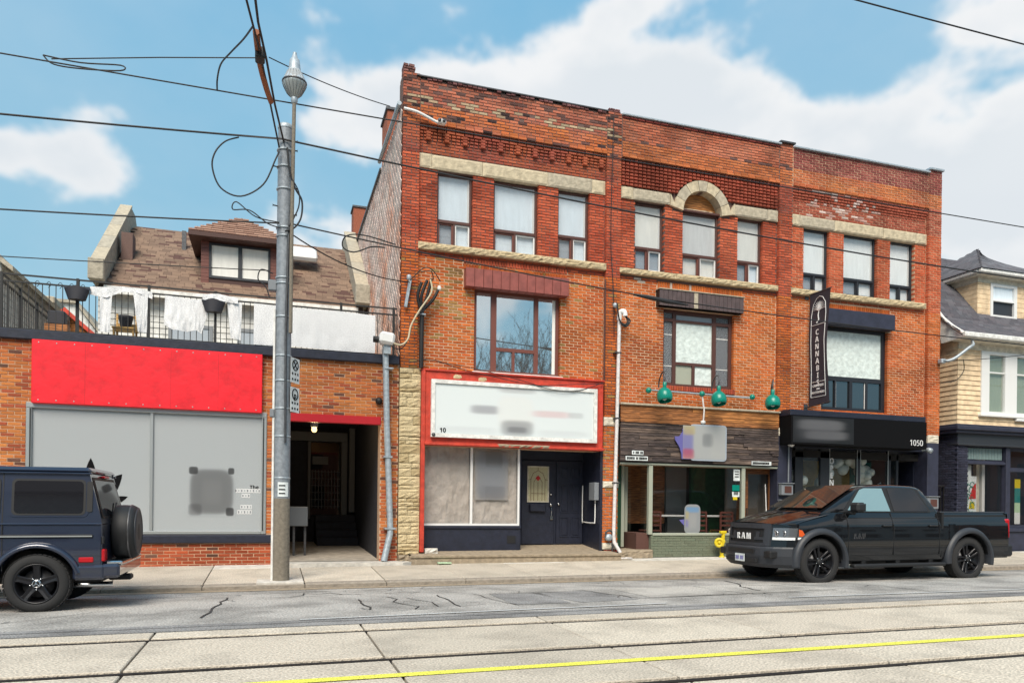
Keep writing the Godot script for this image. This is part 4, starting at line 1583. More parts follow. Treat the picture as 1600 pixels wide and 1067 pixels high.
func row_one() -> void:
	var t := thing("brick_building", "left brick building of the row with white shop sign and navy doors", "building")
	var wins := [[3.57, 4.40, 7.30, 9.0, 7.89], [4.92, 6.02, 7.30, 9.0, 7.84], [6.54, 7.35, 7.30, 9.0, 7.9]]
	var holes := []
	for w in wins:
		holes.append(Rect2(w[0], w[2], w[1] - w[0], w[3] - w[2]))
	holes.append(Rect2(4.48, 4.46, 2.13, 1.94))
	var nobrick := holes + [Rect2(3.12, 9.01, 4.65, 0.32), Rect2(3.12, 7.14, 4.65, 0.16), Rect2(4.20, 6.36, 2.57, 0.44)]
	shell(t, 2.74, 8.0, Rect2(3.1, 2.7, 4.7, 0), holes, "mortar_light", "mortar_dark")
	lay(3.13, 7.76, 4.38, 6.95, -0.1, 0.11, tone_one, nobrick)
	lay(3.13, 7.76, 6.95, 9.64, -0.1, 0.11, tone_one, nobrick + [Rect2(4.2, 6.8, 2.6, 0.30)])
	soldiers(4.2, 6.78, 6.81, 6.93, -0.085, 0.1, tone_one)
	soldiers(4.2, 6.78, 6.95, 7.09, -0.085, 0.1, tone_one)
	for i in 5:
		var y := 9.64 + i * 0.066
		lay(3.13, 7.76, y, y + 0.066, -0.085 + 0.018 * i, 0.16, tone_one, [], 0.108 if i < 3 else 0.215, 0.066, 0.02)
		if i < 3:
			for k in 11:
				var cx := 3.33 + k * 0.43
				brick(cx, y + 0.033, -0.02, 0.1, 0.058, 0.12, tone_one(cx, y))
	lay(3.13, 7.76, 9.97, 10.04, 0.03, 0.14, tone_one, [], 0.215)
	lay(3.13, 7.76, 10.04, 10.96, 0.0, 0.08, tone_one, [Rect2(5.75, 10.53, 0.12, 0.07), Rect2(6.98, 10.55, 0.16, 0.06), Rect2(3.55, 10.83, 0.28, 0.08), Rect2(5.5, 10.42, 0.1, 0.05)])
	for k in 40:
		var cx := 3.1 + k * 0.117
		if rng.randf() < 0.78:
			brick(cx, 10.985 + rng.randf_range(-0.01, 0.006), 0.035 + rng.randf_range(-0.012, 0.012), 0.105, 0.05, 0.25, vary(Color(0.20, 0.09, 0.09), 0.3), rng.randf_range(-0.04, 0.04))
	pilaster(t, 2.74, 3.13, 4.42, 11.08, tone_one, "mortar_dark")
	lay(2.74, 3.02, 11.08, 11.27, 0.0, 0.3, func(x, y): return vary(Color(0.22, 0.11, 0.10), 0.3), [], 0.14, 0.062)
	pilaster(t, 7.76, 8.16, 3.54, 11.04, tone_one, "mortar_dark")
	lay(7.80, 8.12, 11.04, 11.13, 0.0, 0.3, func(x, y): return vary(Color(0.24, 0.11, 0.11), 0.2), [], 0.13, 0.05)
	pilaster(t, 7.74, 8.16, 1.97, 3.33, tone_one, "mortar_grey")
	pilaster(t, 7.74, 8.16, 0.46, 1.81, tone_one, "mortar_grey")
	pilaster(t, 7.80, 8.16, 0.05, 0.3, func(x, y): return vary(Color(0.30, 0.05, 0.03), 0.2), "mortar_grey")
	for y in [[3.33, 3.54], [1.81, 1.97], [0.3, 0.46]]:
		stone_row(t, "stone_block", [7.74, 8.16], y[0] + 0.004, y[1] - 0.004, -0.2, 0.035, 0.02, ["cream"])
	emit_bricks(t)
	box("coping", Vector3(3.04, 11.01, -0.3), Vector3(7.78, 11.035, 0.05), "steel_dark", t)
	var pr := mb()
	pr.box(Vector3(2.74, 10.2, -0.5), Vector3(8.0, 10.99, -0.3))
	put("parapet_back", pr.mesh(), "mortar_dark", t)
	stone_row(t, "stone_block", [3.13, 3.42, 4.62, 6.25, 7.40, 7.76], 9.01, 9.335, -0.3, -0.055, 0.006, ["stone_band", "stone_band", "stone_band_b"])
	stone_row(t, "stone_sill", [3.11, 3.36, 4.75, 6.35, 7.77], 7.14, 7.295, -0.3, 0.03, 0.035, ["stone_sill"])
	for i in 3:
		var w = wins[i]
		tall_window(t, w[0], w[1], w[2], w[3], w[4], "brown_frame", "blind", ["curtain_grey" if i != 1 else "blind", "blind"])
	# large second-floor window that mirrors the street
	var z := -0.2
	var f := mb()
	wall(f, Rect2(4.48, 4.46, 2.13, 1.94), [Rect2(4.55, 4.53, 0.36, 1.80), Rect2(5.04, 5.08, 0.95, 1.25), Rect2(5.04, 4.53, 0.40, 0.47), Rect2(5.50, 4.53, 0.49, 0.47), Rect2(6.09, 4.53, 0.45, 1.80)], z - 0.09, z)
	var bw := put("window", f.mesh(), "brown_light", t)
	for p in [[4.55, 4.53, 4.91, 6.33], [5.04, 5.08, 5.99, 6.33], [5.04, 4.53, 5.44, 5.0], [5.50, 4.53, 5.99, 5.0], [6.09, 4.53, 6.46, 6.33]]:
		box("pane", Vector3(p[0], p[1], z - 0.05), Vector3(p[2], p[3], z - 0.042), "glass_mirror", bw)
	box("side_blind", Vector3(6.46, 4.53, z - 0.05), Vector3(6.54, 6.33, z - 0.044), "blind_white", bw)
	box("window_sill", Vector3(4.42, 4.42, -0.25), Vector3(6.68, 4.46, -0.02), "white_paint", t, 0.01)
	for i in 12:
		var a := 4.205 + i * 2.55 / 12.0
		box("soffit_panel", Vector3(a + 0.004, 6.37, -0.11), Vector3(a + 2.55 / 12.0 - 0.004, 6.795, 0.11), "soffit_red", t, 0.006)
	box("soffit_back", Vector3(4.21, 6.38, -0.1), Vector3(6.75, 6.79, 0.085), "black", t)
	# shingled side wall, roof, chimneys
	var sd := mb()
	sd.box(Vector3(2.735, -0.3, -10.42), Vector3(2.80, 10.25, -0.5))
	put("side_wall", sd.mesh(), "siding_side", t)
	var items := []
	var nrm := Vector3.LEFT
	var y := 4.45
	var row := 0
	while y < 10.2:
		var zz := -0.12 - (0.13 if row % 2 else 0.0)
		while zz > -10.4:
			var bs := Basis(Vector3(0, 0.7071, 0.7071), nrm, Vector3(0, 0.7071, -0.7071))
			bs = bs.rotated(Vector3.BACK, 0.09)
			var n := n_coarse.get_noise_2d(zz, y)
			var c := Color(0.50, 0.40, 0.36).lerp(Color(0.46, 0.22, 0.14), clampf(0.35 + n * 1.4 + (6.4 - y) * 0.16, 0.0, 1.0))
			items.append([Transform3D(bs, Vector3(2.725, y, zz)), vary(c, 0.22)])
			zz -= 0.26
		y += 0.13
		row += 1
	shingles(t, items, mb().box(Vector3(-0.084, -0.004, -0.084), Vector3(0.084, 0.014, 0.084)).mesh())
	box("roof_edge", Vector3(2.66, 10.2, -10.45), Vector3(2.86, 10.27, -3.25), "steel_dark", t, 0.01)
	for c in [[2.72, 3.2, 10.1, 11.35, -3.25, -2.3], [2.72, 3.3, 10.1, 11.95, -11.2, -10.5]]:
		box("chimney", Vector3(c[0], c[2], c[4]), Vector3(c[1], c[3], c[5]), "brick_plain", t)
		box("chimney_cap", Vector3(c[0] - 0.04, c[3], c[4] - 0.04), Vector3(c[1] + 0.04, c[3] + 0.06, c[5] + 0.04), "steel_dark", t)
	# stone pier of random yellow stones
	var pier := put("stone_pier", mb().box(Vector3(2.73, 0.1, -0.3), Vector3(3.19, 4.42, 0.02)).mesh(), "concrete_old", t)
	y = 0.22
	while y < 4.38:
		var h: float = [0.085, 0.12, 0.17, 0.21][rng.randi() % 4]
		h = minf(h, 4.42 - y)
		if h < 0.05:
			break
		var xs := [2.72, 3.2]
		if rng.randf() < 0.75:
			xs = [2.72, rng.randf_range(2.86, 3.06), 3.2]
		stone_row(pier, "stone", xs, y + 0.006, y + h - 0.006, 0.0, 0.075, 0.03, ["stone_pier", "stone_pier", "stone_pier_b"])
		y += h
	box("red_post", Vector3(3.205, 0.28, -0.2), Vector3(3.30, 4.42, 0.115), "red_paint", t, 0.008)
	# red fascia and the white sign
	var fa := mb()
	fa.box(Vector3(3.3, 2.74, -0.3), Vector3(7.69, 4.38, 0.1), 0.015)
	fa.box(Vector3(3.28, 2.70, -0.3), Vector3(7.71, 2.76, 0.16), 0.01)
	fa.box(Vector3(3.28, 4.37, -0.05), Vector3(7.71, 4.415, 0.14), 0.01)
	put("fascia", fa.mesh(), "red_paint", t)
	for p in [[3.92, 4.28, 0.17], [4.5, 4.255, 0.18]]:
		put("bare_patch", rough_block(p[0], p[0] + p[2] * 1.4, p[1] - 0.06, p[1] + 0.06, 0.09, 0.112, 0.012, 5), "stone_pier", t)
	put("torn_edge", rough_block(5.0, 6.3, 2.70, 2.775, 0.05, 0.17, 0.05, 8), "concrete_old", t)
	var s := thing("shop_sign", "white framed shop sign with faded illegible lettering on the red fascia", "sign", Vector3(5.455, 3.53, 0.1))
	var fm := mb()
	wall(fm, Rect2(-2.035, -0.65, 4.07, 1.30), [Rect2(-1.95, -0.565, 3.9, 1.13)], 0.0, 0.09)
	put("frame", fm.mesh(), "white_paint", s)
	put("board", mb().box(Vector3(-1.95, -0.565, 0.0), Vector3(1.95, 0.565, 0.05)).mesh(), "white_sign", s)
	var gs := Color(0.66, 0.71, 0.72)
	smudge("faded_print", s, Vector3(0, 0, 0.054), Vector2(3.88, 1.11), [[0.30, 0.47, 0.09, 0.09, Color(0.22, 0.21, 0.24), 0.8, 2.2], [0.49, 0.5, 0.12, 0.36, Color(0.68, 0.70, 0.69), 0.9, 4.0], [0.50, 0.83, 0.105, 0.17, Color(0.17, 0.17, 0.185), 0.75, 3.0], [0.50, 0.86, 0.06, 0.06, Color(0.06, 0.06, 0.07), 0.6, 2.0], [0.50, 0.03, 0.12, 0.07, Color(0.36, 0.36, 0.37), 0.6, 3.0], [0.72, 0.50, 0.12, 0.07, Color(0.60, 0.36, 0.37), 0.65, 2.0], [0.88, 0.50, 0.05, 0.06, Color(0.38, 0.39, 0.40), 0.6, 2.0], [0.2, 0.92, 0.18, 0.08, Color(0.50, 0.53, 0.54), 0.5, 2.0], [0.8, 0.92, 0.17, 0.08, Color(0.50, 0.53, 0.54), 0.5, 2.0]], gs)
	text("lettering", "10", 0.10, "print_black", s, Transform3D(Basis(), Vector3(-1.76, -0.49, 0.06)), 0.004)
	put("bolt", mb().at(Transform3D(Basis(Vector3.RIGHT, PI / 2), Vector3(-1.98, -0.60, 0.09))).lathe([[0.045, 0.0], [0.04, 0.02], [0.0, 0.028]], 10).mesh(), "steel_dark", s)
	# papered shop window and navy base
	var wf := mb()
	wall(wf, Rect2(3.30, 0.86, 2.38, 1.86), [Rect2(3.33, 0.92, 1.13, 1.78), Rect2(4.515, 0.92, 1.12, 1.78)], -0.33, -0.25)
	var sw := put("shop_window", wf.mesh(), "white_frame", t)
	for x in [[3.33, 4.46], [4.515, 5.635]]:
		box("pane", Vector3(x[0], 0.92, -0.28), Vector3(x[1], 2.70, -0.275), "glass", sw)
		put("paper_cover", rough_block(x[0], x[1], 0.92, 2.70, -0.40, -0.34, 0.03, 60 + int(x[0])), "paper", sw)
	smudge("poster", sw, Vector3(4.99, 2.05, -0.293), Vector2(0.82, 1.15), [[0.5, 0.5, 0.5, 0.5, Color(0.25, 0.27, 0.31), 0.9, 3.0], [0.5, 0.12, 0.4, 0.14, Color(0.19, 0.18, 0.17), 0.7, 2.0], [0.5, 0.85, 0.4, 0.15, Color(0.17, 0.17, 0.19), 0.6, 2.0]], Color(0.42, 0.38, 0.345))
	box("base_panel", Vector3(3.30, 0.2, -0.4), Vector3(5.70, 0.86, -0.25), "navy", t, 0.01)
	box("base_rail", Vector3(3.30, 0.80, -0.4), Vector3(5.72, 0.87, -0.215), "navy", t, 0.01)
	box("vent", Vector3(5.38, 0.45, -0.3), Vector3(5.59, 0.63, -0.24), "black", t)
	# recessed doors
	var rc := mb()
	rc.box(Vector3(5.70, 0.2, -1.5), Vector3(7.75, 2.76, -1.09))
	rc.box(Vector3(7.68, 0.2, -1.09), Vector3(7.75, 2.72, -0.02))
	rc.box(Vector3(5.66, 0.2, -1.5), Vector3(5.72, 2.72, -0.26))
	rc.box(Vector3(3.2, 2.72, -1.5), Vector3(7.75, 2.78, -0.31))
	rc.box(Vector3(3.2, 0.2, -1.5), Vector3(5.66, 2.72, -0.7))
	put("recess", rc.mesh(), "navy", t)
	var d1 := mb()
	d1.box(Vector3(6.0, 0.38, -1.09), Vector3(6.87, 2.50, -1.045), 0.008)
	var door := put("door", d1.mesh(), "navy", t)
	var sg := mb()
	wall(sg, Rect2(6.14, 1.44, 0.58, 0.91), [Rect2(6.17, 1.47, 0.52, 0.85)], -1.05, -1.02)
	put("glass_frame", sg.mesh(), "cream", door)
	box("stained_pane", Vector3(6.17, 1.47, -1.044), Vector3(6.69, 2.32, -1.036), "stained", door)
	var ld := mb()
	for p in [[[6.24, 1.47], [6.24, 2.02], [6.30, 2.17], [6.43, 2.24], [6.56, 2.17], [6.62, 2.02], [6.62, 1.47]], [[6.43, 1.47], [6.43, 1.95]], [[6.24, 1.66], [6.62, 1.66]], [[6.32, 1.47], [6.32, 1.95], [6.43, 2.12], [6.54, 1.95], [6.54, 1.47]], [[6.17, 2.0], [6.24, 2.02]], [[6.62, 2.02], [6.69, 2.0]], [[6.43, 2.24], [6.43, 2.32]]]:
		var v := []
		for q in p:
			v.append(Vector3(q[0], q[1], -1.033))
		ld.tube(v, 0.006, 5)
	put("leading", ld.mesh(), "brown_light", door)
	var ro := mb()
	ro.prism([Vector2(6.36, 2.05), Vector2(6.43, 1.97), Vector2(6.50, 2.05), Vector2(6.43, 2.12)], -1.036, -1.031)
	put("red_diamond", ro.mesh(), "print_red", door)
	put("letter_box", mb().box(Vector3(6.20, 1.20, -1.05), Vector3(6.62, 1.40, -0.96), 0.02).mesh(), "navy", door)
	var d2 := mb()
	d2.box(Vector3(6.94, 0.38, -1.09), Vector3(7.66, 2.50, -1.05), 0.008)
	var door2 := put("door", d2.mesh(), "navy", t)
	for p in [[2.02, 2.36], [1.18, 1.92], [0.56, 1.08]]:
		for x in [7.03, 7.34]:
			var f2 := mb()
			wall(f2, Rect2(x, p[0], 0.25, p[1] - p[0]), [Rect2(x + 0.03, p[0] + 0.03, 0.19, p[1] - p[0] - 0.06)], -1.052, -1.034)
			f2.box(Vector3(x + 0.05, p[0] + 0.05, -1.052), Vector3(x + 0.20, p[1] - 0.05, -1.036), 0.008)
			put("door_panel", f2.mesh(), "navy", door2)
	for p in [[6.77, 1.64, door, 0.03], [6.77, 1.38, door, 0.045], [6.98, 1.40, door2, 0.04]]:
		put("door_knob", mb().at(Transform3D(Basis(Vector3.RIGHT, PI / 2), Vector3(p[0], p[1], -1.05))).lathe([[0.02, 0.0], [0.02, 0.03], [p[3], 0.05], [p[3] * 0.8, 0.08], [0.0, 0.09]], 12).mesh(), "chrome", p[2])
	put("padlock", mb().box(Vector3(6.75, 1.0, -1.04), Vector3(6.84, 1.1, -1.0), 0.01).mesh(), "chrome", door)
	put("lock_chain", mb().tube([Vector3(6.78, 1.36, -1.01), Vector3(6.79, 1.2, -1.0), Vector3(6.795, 1.1, -1.01)], 0.012, 6).mesh(), "chrome", door)
	box("switch_box", Vector3(7.56, 1.50, -0.42), Vector3(7.68, 1.94, -0.08), "paint_grey", t, 0.01)
	tube("conduit", curve([Vector3(7.64, 1.88, -1.0), Vector3(7.64, 1.0, -1.0), Vector3(7.64, 0.95, -0.9), Vector3(7.64, 0.94, -0.3), Vector3(7.64, 1.0, -0.22), Vector3(7.64, 1.5, -0.21)], 5), 0.016, "white_frame", t, 6)
	# doorstep
	var sp := mb()
	sp.quad(Vector3(2.95, 0.215, 0.45), Vector3(8.02, 0.225, 0.45), Vector3(7.72, 0.37, -1.1), Vector3(3.25, 0.34, -1.1))
	sp.quad(Vector3(2.92, 0.0, 0.47), Vector3(8.05, 0.0, 0.47), Vector3(8.02, 0.225, 0.45), Vector3(2.95, 0.215, 0.45))
	sp.quad(Vector3(2.92, 0.0, -0.2), Vector3(2.92, 0.0, 0.47), Vector3(2.95, 0.215, 0.45), Vector3(2.95, 0.215, -0.2))
	sp.quad(Vector3(8.05, 0.0, 0.47), Vector3(8.05, 0.0, -0.2), Vector3(8.0, 0.225, -0.2), Vector3(8.02, 0.225, 0.45))
	put("doorstep", sp.mesh(), "concrete_old", t)
	box("step_nosing", Vector3(2.93, 0.17, 0.44), Vector3(8.04, 0.235, 0.485), "concrete_old", t, 0.012)
	put("rubble", rough_block(2.72, 2.95, 0.02, 0.22, -0.1, 0.2, 0.14, 3), "concrete_old", t)
	put("broken_stone", rough_block(3.33, 3.62, 0.24, 0.36, -0.1, 0.12, 0.05, 4), "concrete_white", t)


func row_two() -> void:
	var t := thing("brick_building", "middle brick building of the row with stone arch and planked cafe front", "building")
	var wins := [[8.60, 9.41, 7.27, 8.99, 7.86], [9.95, 11.03, 7.27, 8.93, 7.84], [11.58, 12.35, 7.27, 8.98, 7.84]]
	var holes := []
	for w in wins:
		holes.append(Rect2(w[0], w[2], w[1] - w[0], w[3] - w[2]))
	holes.append(Rect2(9.43, 4.45, 2.06, 1.93))
	holes.append(Rect2(9.92, 8.93, 1.13, 0.52))
	var nobrick := holes + [Rect2(8.18, 8.99, 1.75, 0.29), Rect2(11.04, 8.98, 1.80, 0.29), Rect2(8.13, 7.12, 4.65, 0.13), Rect2(9.19, 6.39, 2.48, 0.43), [10.485, 8.90, 0.84], Rect2(9.43, 4.29, 2.09, 0.16)]
	shell(t, 8.0, 13.0, Rect2(8.1, 2.4, 4.75, 0), holes, "mortar_light", "mortar_dark")
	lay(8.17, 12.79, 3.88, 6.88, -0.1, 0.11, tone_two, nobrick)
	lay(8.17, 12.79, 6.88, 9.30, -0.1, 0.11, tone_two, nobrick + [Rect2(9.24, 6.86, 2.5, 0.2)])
	soldiers(9.24, 11.74, 6.87, 7.05, -0.09, 0.1, tone_two)
	soldiers(9.43, 11.52, 4.30, 4.44, -0.05, 0.14, func(x, y): return vary(Color(0.40, 0.08, 0.045), 0.12))
	for i in 8:
		var y := 9.30 + i * 0.0835
		lay(8.17, 12.79, y, y + 0.0835, -0.02, 0.13, tone_two, [[10.485, 8.90, 0.84]], 0.118, 0.0835, 0.030, 0)
	lay(8.17, 12.79, 9.97, 10.04, 0.03, 0.14, tone_two)
	lay(8.17, 12.79, 10.04, 10.93, 0.0, 0.08, tone_two, [Rect2(9.95, 10.47, 0.16, 0.06)])
	lay(8.17, 12.79, 10.93, 10.99, 0.03, 0.2, func(x, y): return vary(Color(0.25, 0.06, 0.05), 0.2), [], 0.215, 0.06)
	pilaster(t, 12.79, 13.22, 3.50, 11.06, tone_two, "mortar_dark")
	emit_bricks(t)
	box("coping", Vector3(8.15, 10.99, -0.35), Vector3(12.80, 11.035, 0.07), "galv", t, 0.008)
	box("coping", Vector3(12.77, 11.06, -0.35), Vector3(13.25, 11.11, 0.06), "steel_dark", t, 0.008)
	box("parapet_back", Vector3(8.0, 10.2, -0.5), Vector3(13.0, 10.98, -0.3), "mortar_dark", t)
	stone_row(t, "stone_block", [8.18, 8.51, 9.55], 9.0, 9.285, -0.3, -0.04, 0.006, ["stone_band", "stone_band_b"])
	stone_row(t, "stone_block", [11.44, 12.47, 12.79], 8.98, 9.265, -0.3, -0.04, 0.006, ["stone_band", "stone_band_b"])
	# arch stones
	var angles := [0.0, 0.42, 0.92, 1.40, 1.76, 2.22, 2.72, PI]
	var ac := Vector2(10.485, 8.90)
	for i in 7:
		var a0: float = angles[i] + 0.008
		var a1: float = angles[i + 1] - 0.008
		var poly := []
		for k in 6:
			var a := lerpf(a0, a1, k / 5.0)
			poly.append(ac + Vector2(cos(a), sin(a)) * 0.565)
		for k in 6:
			var a := lerpf(a1, a0, k / 5.0)
			var q := ac + Vector2(cos(a), sin(a)) * 0.825
			if i == 0 or i == 6:
				if k == (5 if i == 0 else 0):
					q = Vector2(11.435 if i == 0 else 9.555, 8.985)
				if k == (4 if i == 0 else 1):
					q = Vector2(11.435 if i == 0 else 9.555, 9.27)
			poly.append(q)
		var m := mb()
		m.prism(poly, -0.3, -0.03 + rng.randf_range(-0.006, 0.006))
		put("arch_stone", m.mesh(), ["stone_band", "stone_band_b"][i % 2], t)
	box("tympanum", Vector3(9.9, 8.93, -0.36), Vector3(11.07, 9.5, -0.3), "plank_amber", t)
	box("arch_rail", Vector3(9.92, 8.925, -0.34), Vector3(11.06, 8.985, -0.12), "brown_frame", t, 0.01)
	put("flaking_paint", rough_block(10.0, 10.9, 8.985, 9.04, -0.29, -0.2, 0.06, 12), "stone_band", t)
	stone_row(t, "stone_sill", [8.13, 8.45, 9.72, 11.35, 12.47, 12.77], 7.12, 7.255, -0.3, 0.03, 0.035, ["stone_sill"])
	for i in 3:
		var w = wins[i]
		tall_window(t, w[0], w[1], w[2], w[3], w[4], "brown_frame", ["blind_white", "blind_grey", "blind_white"][i], [["curtain_grey", "curtain_grey"], ["blind_white", "blind_white"], ["curtain_grey", "blind"]][i])
	var z := -0.2
	var f := mb()
	wall(f, Rect2(9.43, 4.45, 2.06, 1.93), [Rect2(9.49, 6.17, 0.25, 0.14), Rect2(9.84, 6.15, 1.07, 0.13), Rect2(11.02, 6.17, 0.38, 0.14), Rect2(9.49, 4.53, 0.25, 1.56), Rect2(11.02, 4.53, 0.38, 1.56), Rect2(9.84, 5.07, 1.07, 1.02), Rect2(9.84, 4.51, 0.48, 0.49), Rect2(10.40, 4.51, 0.51, 0.49)], z - 0.09, z)
	var bw := put("window", f.mesh(), "brown_frame", t)
	box("pane", Vector3(9.84, 5.07, z - 0.05), Vector3(10.91, 6.09, z - 0.04), "film_white", bw)
	for p in [[9.49, 4.53, 9.74, 6.31], [11.02, 4.53, 11.40, 6.31]]:
		box("lace_pane", Vector3(p[0], p[1], z - 0.05), Vector3(p[2], p[3], z - 0.04), "lace", bw)
		for yy in [4.95, 5.75]:
			box("glazing_bar", Vector3(p[0], yy, z - 0.041), Vector3(p[2], yy + 0.02, z - 0.034), "white_paint", bw)
	box("pane", Vector3(9.84, 6.15, z - 0.05), Vector3(10.91, 6.28, z - 0.04), "curtain_grey", bw)
	box("pane", Vector3(9.84, 4.51, z - 0.05), Vector3(10.32, 5.0, z - 0.04), "sage_trim", bw)
	box("pane", Vector3(10.40, 4.51, z - 0.05), Vector3(10.91, 5.0, z - 0.04), "film_white", bw)
	for i in 20:
		var a := 9.20 + i * 2.46 / 20.0
		box("soffit_panel", Vector3(a + 0.004, 6.40, -0.11), Vector3(a + 0.119, 6.805, 0.09), "soffit_brown" if i != 8 else "stone_band_b", t, 0.006)
	box("soffit_trim", Vector3(9.18, 6.805, -0.11), Vector3(11.68, 6.83, 0.11), "stone_band_b", t, 0.004)
	box("soffit_back", Vector3(9.2, 6.4, -0.1), Vector3(11.65, 6.81, 0.07), "black", t)
	# planked front above the cafe window
	box("board_back", Vector3(8.17, 2.45, -0.4), Vector3(12.79, 3.88, 0.03), "black", t)
	box("board_trim", Vector3(8.15, 3.86, -0.1), Vector3(12.80, 3.905, 0.14), "stone_band_b", t, 0.01)
	for i in 4:
		var y := 3.44 + i * 0.105
		var xs := [8.17, rng.randf_range(9.3, 11.6), 12.79]
		for k in 2:
			box("plank", Vector3(xs[k] + 0.003, y + 0.003, 0.03), Vector3(xs[k + 1] - 0.003, y + 0.102, 0.082 + rng.randf_range(-0.006, 0.008)), ["plank_amber", "plank_amber_b"][rng.randi() % 2], t, 0.006)
	var yy := 2.48
	while yy < 3.43:
		var h := minf(rng.randf_range(0.045, 0.095), 3.435 - yy)
		if h < 0.02:
			break
		var x := 8.17
		while x < 12.78:
			var e := minf(x + rng.randf_range(0.5, 1.9), 12.79)
			box("plank", Vector3(x + 0.003, yy + 0.003, 0.03), Vector3(e - 0.003, yy + h - 0.003, 0.075 + rng.randf_range(-0.015, 0.022)), ["plank_dark", "plank_dark", "plank_dark_b", "plank_dark_c"][rng.randi() % 4], t, 0.005)
			x = e
		yy += h
	# cafe front
	var fr := mb()
	fr.box(Vector3(8.2, 2.40, -0.12), Vector3(12.84, 2.475, 0.02), 0.01)
	for x in [[9.01, 9.12], [11.73, 11.83]]:
		fr.box(Vector3(x[0], 0.66, -0.12), Vector3(x[1], 2.40, 0.0), 0.01)
	fr.box(Vector3(9.12, 0.635, -0.12), Vector3(11.73, 0.70, 0.03), 0.01)
	fr.box(Vector3(8.76, 0.35, -0.96), Vector3(8.86, 2.40, -0.86), 0.01)
	var cw := put("shop_window", fr.mesh(), "sage_trim", t)
	box("pane", Vector3(9.12, 0.70, -0.07), Vector3(11.73, 2.40, -0.06), "glass_shop", cw)
	var side := mb()
	side.quad(Vector3(8.86, 0.72, -0.92), Vector3(9.03, 0.72, -0.1), Vector3(9.03, 2.40, -0.1), Vector3(8.86, 2.40, -0.92))
	put("side_pane", side.mesh(), "glass_shop", cw)
	var bt := put("base_wall", mb().box(Vector3(9.08, -0.1, -0.25), Vector3(11.74, 0.635, -0.01)).mesh(), "sage", t)
	lay(9.08, 11.74, 0.10, 0.63, 0.005, 0.02, func(x, y): return vary(Color(0.155, 0.175, 0.125), 0.05), [], 0.215, 0.068, 0.006)
	emit_bricks(bt)
	box("entry_base", Vector3(8.72, 0.2, -1.0), Vector3(9.07, 0.70, -0.1), "entry_brick", t)
	var gd := put("door", mb().box(Vector3(8.22, 0.33, -0.62), Vector3(8.52, 2.42, -0.56), 0.01).mesh(), "green_door", t)
	box("door_post", Vector3(8.52, 0.33, -0.66), Vector3(8.60, 2.42, -0.55), "sage_trim", t)
	put("door_knob", mb().at(Transform3D(Basis(Vector3.RIGHT, PI / 2), Vector3(8.29, 1.45, -0.56))).lathe([[0.02, 0.0], [0.03, 0.04], [0.0, 0.06]], 10).mesh(), "chrome", gd)
	box("entry_post", Vector3(8.68, 0.5, -0.99), Vector3(8.715, 2.35, -0.95), "white_frame", t)
	put("doorstep", rough_block(8.18, 9.08, 0.06, 0.29, -1.2, 0.12, 0.03, 31), "concrete_old", t)
	box("entry_floor", Vector3(8.18, 0.1, -1.6), Vector3(9.08, 0.285, 0.1), "mortar_dark", t)
	# cafe room
	var rm := mb()
	rm.box(Vector3(8.2, 0.05, -4.2), Vector3(12.84, 0.12, -0.26))
	rm.box(Vector3(8.17, 0.05, -4.2), Vector3(8.22, 2.75, -0.3))
	rm.box(Vector3(12.80, 0.05, -4.2), Vector3(12.86, 2.75, -0.3))
	rm.box(Vector3(8.2, 2.70, -4.2), Vector3(12.84, 2.76, -0.3))
	rm.box(Vector3(8.2, 0.05, -4.2), Vector3(12.84, 2.7, -4.1))
	put("cafe_room", rm.mesh(), "room_wall", t)
	box("wood_panel", Vector3(9.1, 0.9, -1.7), Vector3(10.35, 2.6, -1.6), "plank_amber_b", t)
	box("fridge", Vector3(10.5, 0.15, -2.4), Vector3(11.15, 2.5, -1.8), "alu", t)
	box("green_panel", Vector3(11.3, 0.3, -1.9), Vector3(12.75, 2.6, -1.8), "green_wall", t)
	# wooden door on the right
	var wd := mb()
	wall(wd, Rect2(11.95, 0.25, 1.0, 2.16), [Rect2(12.12, 0.6, 0.66, 1.66)], -0.36, -0.3)
	var door := put("door", wd.mesh(), "door_wood", t)
	box("pane", Vector3(12.12, 0.6, -0.34), Vector3(12.78, 2.26, -0.335), "glass_shop", door)
	tube("door_handle", [Vector3(12.06, 1.0, -0.26), Vector3(12.06, 1.35, -0.26)], 0.018, "chrome", door, 6)
	tube("push_bar", [Vector3(12.66, 2.0, -0.3), Vector3(12.72, 1.0, -0.3)], 0.015, "white_frame", door, 6)
	box("door_jamb", Vector3(11.83, 0.2, -0.4), Vector3(11.95, 2.42, -0.2), "door_wood", t)
	box("door_jamb", Vector3(12.95, 0.2, -0.4), Vector3(13.0, 2.42, -0.2), "paint_grey", t)
	box("door_back", Vector3(11.8, 0.1, -0.9), Vector3(13.0, 2.6, -0.8), "room_wall", t)


